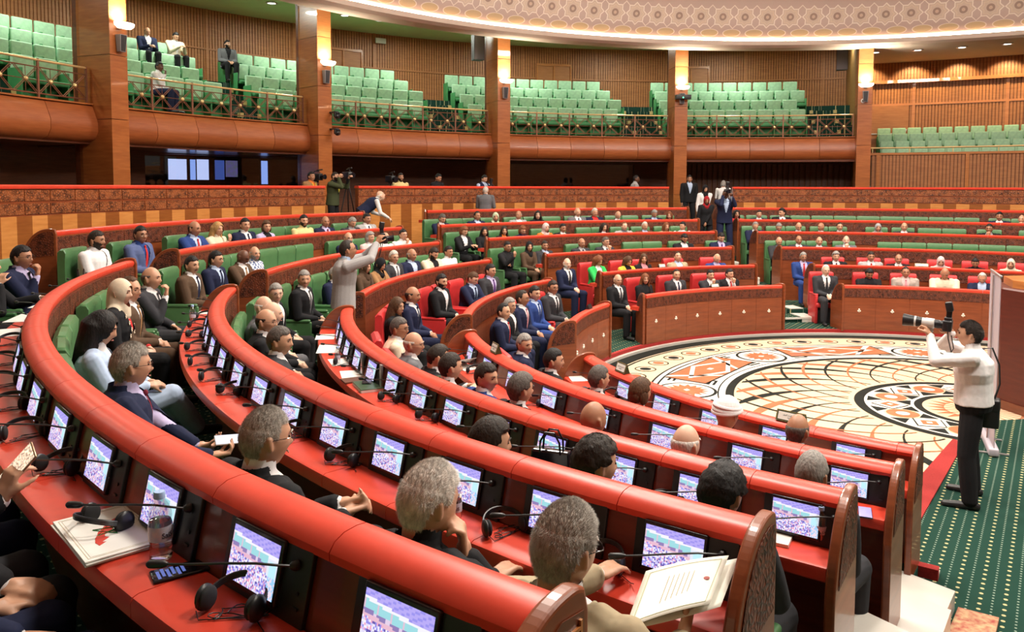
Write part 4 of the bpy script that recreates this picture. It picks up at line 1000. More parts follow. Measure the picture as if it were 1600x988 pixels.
        out.append(capsule(th0, th1, 0.0155*k, 0.0125*k, 8)); out.append(capsule(th1, th2, 0.0115*k, 0.010*k, 8)); out.append(capsule(th2, th3, 0.010*k, 0.008*k, 8))
        return out
    def pieces(s, what):
        k = 0.9 if s.female else 1.0
        if what == 'body':
            o = [s.torso(-0.004)]
            hv, hf = head_grid(); hv = (hv*(0.96 if s.female else 1.0)) @ s.hr.T + s.HC; o.append(([v for v in hv], [f for f in hf]))
            o.append(capsule(s.NB - s.up*0.03, s.HC + s.hr @ V(0, -0.022, -0.055), 0.058*k, 0.053*k, 14))
            for sg in (-1, 1):
                c = s.HC + s.hr @ V(sg*0.0765, -0.012, -0.008); ax = s.hr @ V(0, -0.004, 0.020); bx = s.hr @ V(0, 0.006, -0.020)
                o.append(capsule(c+ax, c+bx, 0.0135, 0.0105, 8, 1.0))
            for i in (0, 1): o += s.arm(i, -0.003) + s.hand(i)
            for (h, kn, an, to) in s.legs: o += [capsule(h, kn, 0.082, 0.056), capsule(kn, an, 0.054, 0.038), capsule(an-V(0, 0.03, 0.04), to, 0.034, 0.026)]
        elif what == 'shirt':
            o = [s.torso(0.012)]
            o.append(capsule(s.NB - s.up*0.03, s.NB + unit(s.HC-s.NB)*0.046, 0.068*k, 0.062*k, 14))
            for i in (0, 1): o += s.arm(i, 0.012 if s.fat > 1.05 else 0.007, 0.97)
        elif what == 'tshirt':
            o = [s.torso(0.009)]
            for i in (0, 1): o += [s.arm(i, 0.010)[0]]
        elif what == 'jacket':
            o = [s.torso(0.025, hem=0.16)]
            o.append(capsule(s.NB - s.up*0.02 - s.fw*0.01, s.NB + unit(s.HC-s.NB)*0.030 - s.fw*0.018, 0.080*k, 0.074*k, 14))
            for i in (0, 1): o += s.arm(i, 0.017, 0.90) + [capsule(s.SH[i]-s.up*0.015, s.SH[i]*0.6+s.NB*0.4+s.up*-0.005, 0.062, 0.062)]
        elif what == 'robe':
            o = [s.torso(0.028, hem=0.16)]
            o.append(capsule(s.NB - s.up*0.03, s.NB + s.up*0.02, 0.085*k, 0.075*k, 14))
            for i in (0, 1): o += s.arm(i, 0.024, 0.93) + [capsule(s.SH[i]-s.up*0.015, s.SH[i]*0.6+s.NB*0.4, 0.066, 0.066)]
        elif what == 'trousers':
            q = s.fat; o = [loft([(s.P - s.up*0.06 + V(0, 0.0, 0), 0.165*q, 0.115*q, s.rt, s.fw), (s.P + s.up*0.02, 0.176*q, 0.127*q, s.rt, s.fw), (s.P + s.up*(0.065 if s.stand else 0.10), 0.160*q, 0.116*q, s.rt, s.fw)])]
            for (h, kn, an, to) in s.legs: o += [capsule(h, kn, 0.104, 0.080), capsule(kn, an + (kn-an)*0.02, 0.080, 0.070)]
        elif what == 'shoes':
            o = []
            for (h, kn, an, to) in s.legs: o += [capsule(an-V(0, 0.045, 0.04), to + V(0, 0.03, 0.0), 0.042, 0.036, 10), capsule(an - V(0, 0.01, 0.0), an - V(0, 0.02, 0.03), 0.045, 0.042, 10)]
        elif what == 'hood':     # headscarf with its fall over the shoulders
            hv, hf = head_grid(0.012); hv[:, 2] += 0.003; hv = hv @ s.hr.T + s.HC; o = [([v for v in hv], hf)]
            o.append(capsule(s.HC + s.hr @ V(0, -0.035, -0.02), s.NB - s.up*0.01, 0.082, 0.088, 16)); o.append(capsule(s.HC + s.hr @ V(0, 0.02, -0.10), s.NB + s.fw*0.05 - s.up*0.05, 0.062, 0.080, 14))
            for i in (0, 1): o.append(capsule(s.NB*0.75+s.SH[i]*0.25, s.SH[i]*0.72+s.NB*0.28 - s.up*0.02, 0.070, 0.058, 12))
            o.append(capsule(s.NB + s.fw*0.05 - s.up*0.03, s.NB + s.fw*0.075 - s.up*0.16, 0.06, 0.045, 12, 1.3))
        elif what == 'longhair':
            hv, hf = head_grid(0.014); 
            hv = hv @ s.hr.T + s.HC; o = [([v for v in hv], hf)]
            b = s.HC + s.hr @ V(0, -0.045, 0.0); o.append(capsule(b, s.NB - s.fw*0.075 - s.up*0.12, 0.088, 0.075, 14, 1.25))
            for sg in (-1, 1): o.append(capsule(s.HC + s.hr @ V(sg*0.066, -0.012, 0.01), s.HC + s.hr @ V(sg*0.086, -0.03, -0.17), 0.030, 0.034, 10)); o.append(capsule(s.HC + s.hr @ V(sg*0.086, -0.03, -0.15), s.SH[0 if sg < 0 else 1]*0.45+s.NB*0.55 - s.up*0.10 - s.fw*0.02, 0.036, 0.028, 10))
        elif what == 'vest':
            o = [s.torso(0.024, hem=0.05)]
            for i in (0, 1): o.append(capsule(s.SH[i]*0.72+s.NB*0.28, s.SH[i]*0.4+s.NB*0.6, 0.062, 0.06))
        return o
    def get(s, what, voxel):
        key = (what, round(voxel, 4))
        if key in s.meshes: return s.meshes[key]
        me = bpy.data.meshes.new('tmp'); vs = []; fs = []
        for pv, pf in s.pieces(what):
            b = len(vs); vs += [tuple(v) for v in pv]; fs += [tuple(b+i for i in f) for f in pf]
        me.from_pydata(vs, [], fs); me.update()
        o = bpy.data.objects.new('tmp', me); COL.objects.link(o)
        bm = bmesh.new(); bm.from_mesh(me); bmesh.ops.recalc_face_normals(bm, faces=bm.faces[:]); bm.to_mesh(me); bm.free()
        m = o.modifiers.new('r', 'REMESH'); m.mode = 'VOXEL'; m.voxel_size = voxel; m.use_smooth_shade = True
        sm = o.modifiers.new('s', 'SMOOTH'); sm.factor = 0.5; sm.iterations = 2 if what == 'body' else max(3, int(0.03/voxel))
        if what in ('jacket', 'trousers', 'robe', 'shirt') and voxel < 0.0085:
            tx = bpy.data.textures.get('fold') or bpy.data.textures.new('fold', 'CLOUDS'); tx.noise_scale = 0.11
            dm = o.modifiers.new('d', 'DISPLACE'); dm.texture = tx; dm.strength = 0.010; dm.mid_level = 0.5
        dg = bpy.context.evaluated_depsgraph_get(); ev = o.evaluated_get(dg); res = bpy.data.meshes.new_from_object(ev)
        bpy.data.objects.remove(o); bpy.data.meshes.remove(me)
        n = len(res.vertices); co = np.empty(n*3, np.float32); res.vertices.foreach_get('co', co); co = co.reshape(-1, 3)
        kill = None
        if what in ('jacket', 'robe', 'vest'):
            rel = co - s.P; h = rel @ s.up; xx = rel @ s.rt2; yy = rel @ s.fw2
            vw = np.clip((h-0.16)/0.30, 0, 1)*0.075 if what != 'robe' else np.clip((h-0.36)/0.12, 0, 1)*0.05
            if what == 'vest': vw = np.clip((h-0.05)/0.40, 0, 1)*0.05+0.02
            kill = (yy > 0.03) & (np.abs(xx) < vw) & (h > (0.16 if what != 'robe' else 0.36))
            cl = (np.abs(xx) < 0.075) & (np.abs(yy) < 0.14)
            kill |= (h > 0.462) & (yy > 0.015) & cl
            kill |= (h > 0.525) & cl
            if what == 'vest': kill = ((yy > 0.03) & (np.abs(xx) < vw)) | ((h > 0.49) & cl)
        elif what == 'hood':
            q = (co - s.HC) @ s.hr; kill = (q[:, 1] > 0.02) & ((q[:, 0]/0.056)**2 + ((q[:, 2]+0.022)/0.090)**2 < 1)
        elif what == 'longhair':
            q = (co - s.HC) @ s.hr; kill = (q[:, 1] > 0.0) & ((q[:, 0]/0.064)**2 + ((q[:, 2]+0.045)/0.118)**2 < 1) | ((q[:, 1] > 0.05) & (q[:, 2] < -0.05))
        elif what == 'shirt':
            q = co - s.NB; ud = unit(s.HC-s.NB); kill = ((q @ ud) > 0.060) & (np.abs(q @ s.rt2) < 0.085) & (np.abs(q @ s.fw2) < 0.14)
        if kill is not None and kill.any():
            bm = bmesh.new(); bm.from_mesh(res); bm.verts.ensure_lookup_table()
            bmesh.ops.delete(bm, geom=[bm.verts[i] for i in np.nonzero(kill)[0]], context='VERTS'); bm.to_mesh(res); bm.free()
        res.materials.clear(); res.materials.append(M_SKIN0); res.polygons.foreach_set('use_smooth', [True]*len(res.polygons)); res.name = what
        s.meshes[key] = res; return res
M_SKIN0 = mat('skin_medium', (0.54, 0.29, 0.18), 0.5, var=0.06, scale=25)
def skin(i): return [mat('skin_light', (0.66, 0.40, 0.28), 0.5, var=0.05, scale=25), M_SKIN0, mat('skin_brown', (0.38, 0.18, 0.10), 0.5, var=0.06, scale=25), mat('skin_dark', (0.13, 0.055, 0.032), 0.45, var=0.08, scale=25)][i]
CLOTH = {}
PAL = {'navy': (0.012, 0.016, 0.045), 'black': (0.012, 0.012, 0.014), 'charcoal': (0.035, 0.035, 0.04), 'grey': (0.13, 0.13, 0.14), 'lightgrey': (0.34, 0.33, 0.33), 'brown': (0.085, 0.05, 0.03), 'blue': (0.022, 0.05, 0.19), 'steel': (0.09, 0.12, 0.25), 'beige': (0.36, 0.29, 0.185), 'cream': (0.66, 0.56, 0.42), 'white': (0.72, 0.70, 0.70), 'palepink': (0.62, 0.47, 0.45), 'green': (0.03, 0.42, 0.09), 'red': (0.50, 0.03, 0.03), 'orange': (0.60, 0.16, 0.03), 'yellow': (0.70, 0.45, 0.05), 'palegreen': (0.50, 0.58, 0.40), 'paleblue': (0.42, 0.52, 0.70), 'pink': (0.62, 0.28, 0.32), 'olive': (0.055, 0.065, 0.03), 'purple': (0.09, 0.03, 0.16), 'lilac': (0.45, 0.40, 0.60), 'burgundy': (0.16, 0.015, 0.03), 'tan': (0.30, 0.16, 0.07), 'paleyellow': (0.68, 0.55, 0.26), 'darkred': (0.30, 0.015, 0.02), 'greige': (0.36, 0.31, 0.27)}
def cloth(c): return mat('cloth_'+c, PAL[c], 0.85, spec=0.2, var=0.05, scale=45, bump=0.03)
HAIRC = {'black': (0.010, 0.008, 0.008), 'dark': (0.022, 0.014, 0.010), 'brown': (0.075, 0.035, 0.016), 'grey': (0.25, 0.23, 0.21), 'white': (0.62, 0.57, 0.52), 'silver': (0.50, 0.45, 0.39), 'auburn': (0.17, 0.055, 0.02), 'blond': (0.42, 0.24, 0.09), 'salt': (0.09, 0.075, 0.065), 'ash': (0.36, 0.325, 0.285)}
def hairm(c): return mat('hair_'+c, HAIRC[c], 0.6, spec=0.3, var=0.35, scale=90, bump=0.5, stretch=(1, 1, 0.4))
HM = {}
def hair_mesh(style, seed=0, fine=False):
    key = (style, fine)
    if key in HM: return HM[key]
    rng = np.random.RandomState(5); nl, nm = (72, 54) if fine else (44, 34)
    vs = []; keep = []
    for j in range(nm+1):
        ph = -PI/2 + PI*j/nm
        for i in range(nl):
            th = 2*PI*i/nl; d = V(math.sin(th)*math.cos(ph), math.cos(th)*math.cos(ph), math.sin(ph)); p = head_pt(d)
            lon = abs(math.degrees(math.atan2(d[0], d[1])))      # 0 front .. 180 back
            if style == 'beard':
                lim = 1.0 if (lon < 95 and p[2] < -0.048 + 0.0006*max(0, lon-20)*1.0) else -1.0
                m = min((-0.040 + (lon/95)*0.05) - p[2], 0.012*(95-lon)/10)/0.012
                if abs(p[0]) < 0.025 and -0.072 < p[2] < -0.053: m = -1
                if abs(p[0]) < 0.012 and p[2] > -0.046: m = -1
                if p[2] < -0.118: m = min(m, 0.6)
                off = 0.0045
            elif style == 'moustache':
                m = min((0.030-abs(p[0]))/0.006, (0.0085-abs(p[2]+0.047+abs(p[0])*0.12))/0.003) if p[1] > 0 else -1; off = 0.006
            else:
                fh = 0.070 if style != 'receding' else 0.094
                if style == 'curly': fh = 0.062
                if lon < 62: line = fh - 0.010*abs(math.sin(R(lon*2.2)))
                elif lon < 80: line = fh + (-0.012-fh)*(lon-62)/18
                elif lon < 104: line = 0.010
                else: line = 0.010 + (-0.082-0.010)*min(1, (lon-104)/22)
                m = (p[2]-line)/0.012
                if style in ('bald', 'tonsure'):
                    top = 0.040 if style == 'bald' else 0.070
                    m = min(m, (top-p[2])/0.012, (lon-66)/8)
                off = {'buzz': 0.004, 'short': 0.011, 'full': 0.018, 'curly': 0.022, 'receding': 0.009, 'bald': 0.005, 'tonsure': 0.007, 'bun': 0.012, 'bob': 0.02}.get(style, 0.01)
                if style in ('full',) and p[2] > 0.05: off += 0.006*max(0, d[1]+0.3)
            mm = min(1.0, max(0.0, m)); nz = (rng.rand()-0.5)*(0.010 if style == 'curly' else 0.0035 if style not in ('buzz', 'bald') else 0.001)
            vs.append(p + d*((off+nz)*mm**0.6 - (0.004 if m <= 0 else 0.0))); keep.append(m > -0.35)
    fs = []
    for j in range(nm):
        for i in range(nl):
            f = (j*nl+i, j*nl+(i+1) % nl, (j+1)*nl+(i+1) % nl, (j+1)*nl+i)
            if all(keep[q] for q in f): fs.append(f)
    mb = MB(); mb.add([tuple(v) for v in vs], fs, 0, True)
    if style == 'bun': mb.sphere((0, -0.105, 0.045), 0.036, 12, 8)
    if style == 'bob':
        for sg in (-1, 1): mb.sphere((sg*0.072, -0.02, -0.03), 0.045, 12, 8, sc=(0.55, 1.1, 1.5))
        mb.sphere((0, -0.075, -0.03), 0.06, 12, 8, sc=(1.2, 0.7, 1.2))
    if fine and style not in ('beard', 'moustache'):
        P = [v for v, kp in zip(vs, keep)]; A = np.array(vs)
        n = 15000 if style != 'curly' else 9000; fl = np.array(fs); L0 = 0.010 if style not in ('curly',) else 0.016
        for _ in range(n):
            f = fl[rng.randint(len(fl))]; u, v = rng.rand(2); p = (A[f[0]]*(1-u)+A[f[1]]*u)*(1-v) + (A[f[3]]*(1-u)+A[f[2]]*u)*v
            d = unit(p); tang = unit(np.cross(d, V(1, 0, 0.2))); tang = tang if tang[2] < 0 or d[2] > 0.5 else -tang
            gd = unit(d*(0.55 if style != 'curly' else 0.9) + tang*0.5 + (rng.rand(3)-0.5)*(0.5 if style != 'curly' else 1.4)); w = unit(np.cross(gd, d+0.01))*0.00055
            b = len(mb.v); mb.v += [tuple(p-w), tuple(p+w), tuple(p+gd*L0*(0.6+0.6*rng.rand()))]; mb.f.append((b, b+1, b+2)); mb.m.append(0); mb.smooth.append(False)
    me = mb.mesh('hair', [hairm('black')], recalc=False); HM[key] = me; return me
def face_bits():
    mb = MB()
    for sg in (-1, 1): mb.sphere((sg*0.031, 0.0815, 0.010), 0.0085, 10, 8, sc=(1.35, 0.55, 0.62))
    M_EYE = mat('dark_eye', (0.03, 0.018, 0.012), 0.2); eyes = mb.mesh('eyes', [M_EYE])
    mb = MB()
    for sg in (-1, 1): mb.tube([(sg*0.014, 0.0965, 0.028), (sg*0.030, 0.0945, 0.033), (sg*0.048, 0.082, 0.028)], [0.0035, 0.004, 0.002], 6)
    brows = mb.mesh('eyebrows', [hairm('black')])
    mb = MB()
    for sg in (-1, 1):
        pts = [(sg*0.032 + 0.023*math.cos(t), 0.104 - abs(0.023*math.cos(t)+0.01)*0.25, 0.008 + 0.016*math.sin(t)) for t in np.linspace(0, 2*PI, 17)]
        mb.tube(pts, 0.0014, 5, cap=False); mb.tube([(sg*0.055, 0.098, 0.012), (sg*0.076, 0.070, 0.014), (sg*0.081, 0.0, 0.010), (sg*0.080, -0.018, -0.006)], 0.0014, 5)
    mb.tube([(-0.009, 0.106, 0.010), (0, 0.109, 0.013), (0.009, 0.106, 0.010)], 0.0014, 5); gl = mb.mesh('glasses', [M_BLACKG])
    mb = MB(); mb.tube([(-0.022, 0.089, -0.058), (0, 0.0985, -0.0585), (0.022, 0.089, -0.058)], [0.0022, 0.0042, 0.0022], 6); lips = mb.mesh('lips', [mat('lips_skin', (0.36, 0.12, 0.09), 0.5)])
    mb = MB(); n = 26; hv, hf = head_grid(0.030, 28, 20)
    for f in hf:
        if min(hv[i][2] for i in f) > 0.022: mb.add([tuple(hv[i]*V(1, 1, 1)+V(0, -0.004, 0.004)) for i in f], [(0, 1, 2, 3)], 0, True)
    for q in range(3): mb.tube([(0.094*math.sin(t)*(1-0.04*q), -0.004 + 0.118*math.cos(t)*(1-0.04*q), 0.035+0.018*q+0.012*math.cos(t+q)) for t in np.linspace(0, 2*PI, 25)], 0.016, 8, cap=False)
    turban = mb.mesh('turban', [cloth('white')])
    return eyes, brows, gl, lips, turban
EYES, BROWS, GLASSES, LIPS, TURBAN = face_bits()
def tie_mesh(ps, voxel):
    if 'tie' in ps.meshes: return ps.meshes['tie']
    mb = MB(); hs = np.linspace(0.465, 0.16, 12); vs = []
    for q, h in enumerate(hs):
        w = 0.017 if q == 0 else 0.014 + 0.020*q/11
        for x in (-w, 0, w):
            p = ps.front(h, x, 0.0185 + (0.004 if x == 0 else 0)); vs.append(tuple(p))
    fs = [];
    for i in range(11): fs += [(3*i, 3*i+1, 3*i+4, 3*i+3), (3*i+1, 3*i+2, 3*i+5, 3*i+4)]
    mb.add(vs, fs, 0, True); kp = ps.front(0.462, 0, 0.023); mb.sphere(tuple(kp), 0.017, 8, 6, sc=(1, 0.8, 1.1))
    me = mb.mesh('tie', [cloth('navy')]); ps.meshes['tie'] = me; return me
POSES = {}
def pose(key):
    if key not in POSES: POSES[key] = Pose(**POSEDEF[key])
    return POSES[key]
def person(loc, face, ps, label, outfit='suit', top='navy', shirt='white', tie=None, legs='black', hair=('short', 'black'), sk=1, extras=(), voxel=0.011, scale=1.0, group=None, seated=True, cat='person'):
    """face: world heading in degrees of the person's front"""
    if isinstance(ps, str): ps = pose(ps)
    root = empty('person', loc, R(face-90), label, cat, group); root.scale = (scale, scale, scale)
    put('body', ps.get('body', min(voxel, 0.009)), root, mats=[skin(sk)])
    HR = Matrix(ps.hr.tolist()); eul = HR.to_euler(); hs = 0.96 if ps.female else 1.0
    def onhead(name, me, m=None):
        o = put(name, me, root, loc=Vector(ps.HC), rot=eul, mats=[m] if m else None); o.scale = (hs, hs, hs); return o
    fine = voxel < 0.0085
    st, hc = hair
    if st == 'hijab': put('headscarf', ps.get('hood', max(voxel, 0.009)), root, mats=[cloth(hc)])
    elif st == 'long': put('hair', ps.get('longhair', max(voxel, 0.009)), root, mats=[hairm(hc)])
    elif st == 'turban': onhead('turban', TURBAN)
    elif st != 'none': onhead('hair', hair_mesh(st, fine=fine), hairm(hc))
    onhead('eyes', EYES); 
    onhead('eyebrows', BROWS, hairm(hc if st not in ('hijab', 'turban', 'none') else 'dark')); onhead('lips', LIPS)
    for e in extras:
        if e == 'glasses': onhead('glasses', GLASSES)
        if e == 'beard': onhead('beard', hair_mesh('beard'), hairm(hc if st not in ('hijab', 'turban', 'none') else 'dark'))
        if e == 'whitebeard': onhead('beard', hair_mesh('beard'), hairm('white'))
        if e == 'moustache': onhead('moustache', hair_mesh('moustache'), hairm('dark'))
        if e == 'watch':
            mb = MB(); i = 0; c = ps.W[i]; d = unit(ps.W[i]-ps.E[i]); a = unit(np.cross(d, V(0, 0, 1))); b = np.cross(d, a)
            mb.tube([tuple(c-d*0.012+(a*math.cos(t)+b*math.sin(t))*0.031) for t in np.linspace(0, 2*PI, 15)], 0.006, 6, cap=False); mb.build('wristwatch', [M_SILVER], root)
    vx = voxel
    if outfit == 'suit':
        put('shirt', ps.get('shirt', max(vx, 0.008)), root, mats=[cloth(shirt)])
        put('jacket', ps.get('jacket', vx), root, mats=[cloth(top)])
        if tie: put('tie', tie_mesh(ps, vx), root, mats=[cloth(tie)])
    elif outfit == 'shirt': put('shirt', ps.get('shirt', vx), root, mats=[cloth(top) if top != 'plaid' else M_PLAID])
    elif outfit == 'robe': put('robe', ps.get('robe', vx), root, mats=[cloth(top)]); put('shirt', ps.get('tshirt', max(vx, 0.009)), root, mats=[cloth(shirt)])
    elif outfit == 'vest': put('shirt', ps.get('shirt', vx), root, mats=[cloth(shirt)]); put('vest', ps.get('vest', vx), root, mats=[cloth(top)])
    put('trousers', ps.get('trousers', max(vx, 0.009)), root, mats=[cloth(legs)])
    put('shoes', ps.get('shoes', max(vx, 0.009)), root, mats=[M_BLACK])
    return root
def plaid():
    m = bpy.data.materials.new('plaid_cloth'); m.use_nodes = True; N = m.node_tree.nodes; L = m.node_tree.links; b = N['Principled BSDF']; b.inputs['Roughness'].default_value = 0.9
    tc = N.new('ShaderNodeTexCoord'); ck = N.new('ShaderNodeTexChecker'); ck.inputs['Scale'].default_value = 26; ck.inputs[1].default_value = (0.75, 0.77, 0.80, 1); ck.inputs[2].default_value = (0.10, 0.14, 0.28, 1)
    L.new(tc.outputs['Object'], ck.inputs[0]); L.new(ck.outputs[0], b.inputs['Base Color']); return m
M_PLAID = plaid()
POSEDEF = {
 'm_lap': dict(L=('clasp',), Rr=('clasp',), pitch=-4),
 'm_lapR': dict(L=('clasp',), Rr=('clasp',), yaw=-22, pitch=-3),
 'm_lapL': dict(L=('lap',), Rr=('lap',), yaw=22, pitch=-3, lean=2),
 'm_down': dict(L=('deskmid',), Rr=('deskmid',), pitch=-26, lean=10),
 'm_desk': dict(L=('desk',), Rr=('deskmid',), pitch=-6, lean=8),
 'm_deskR': dict(L=('desk',), Rr=('desk',), pitch=-8, yaw=-30, lean=8),
 'm_chin': dict(L=('lap',), Rr=('chin', (0.0, 0.15, 1.0), (0, -1, 0.1), 60), pitch=-2, yaw=-8, lean=6),
 'm_chinL': dict(L=('chin', (0.0, 0.15, 1.0), (0, -1, 0.1), 60), Rr=('lap',), pitch=-3, yaw=10, lean=6),
 'm_turnL': dict(L=('lap',), Rr=('lap',), yaw=55, pitch=0),
 'm_turnR': dict(L=('lap',), Rr=('lap',), yaw=-58, pitch=-4),
 'm_up': dict(L=('lap',), Rr=('lap',), yaw=-12, pitch=14, lean=-3),
 'm_phone': dict(L=('phone',), Rr=('phone',), pitch=-20, lean=4),
 'f_lap': dict(L=('clasp',), Rr=('clasp',), pitch=-4, female=True),
 'f_down': dict(L=('deskmid',), Rr=('deskmid',), pitch=-22, lean=8, female=True),
 'f_turn': dict(L=('clasp',), Rr=('clasp',), pitch=-3, yaw=-28, female=True),
 'f_gest': dict(L=('fold',), Rr=('gest', (0.1, 0.3, 1), (-0.3, -1, 0)), pitch=-4, yaw=-10, female=True),
}
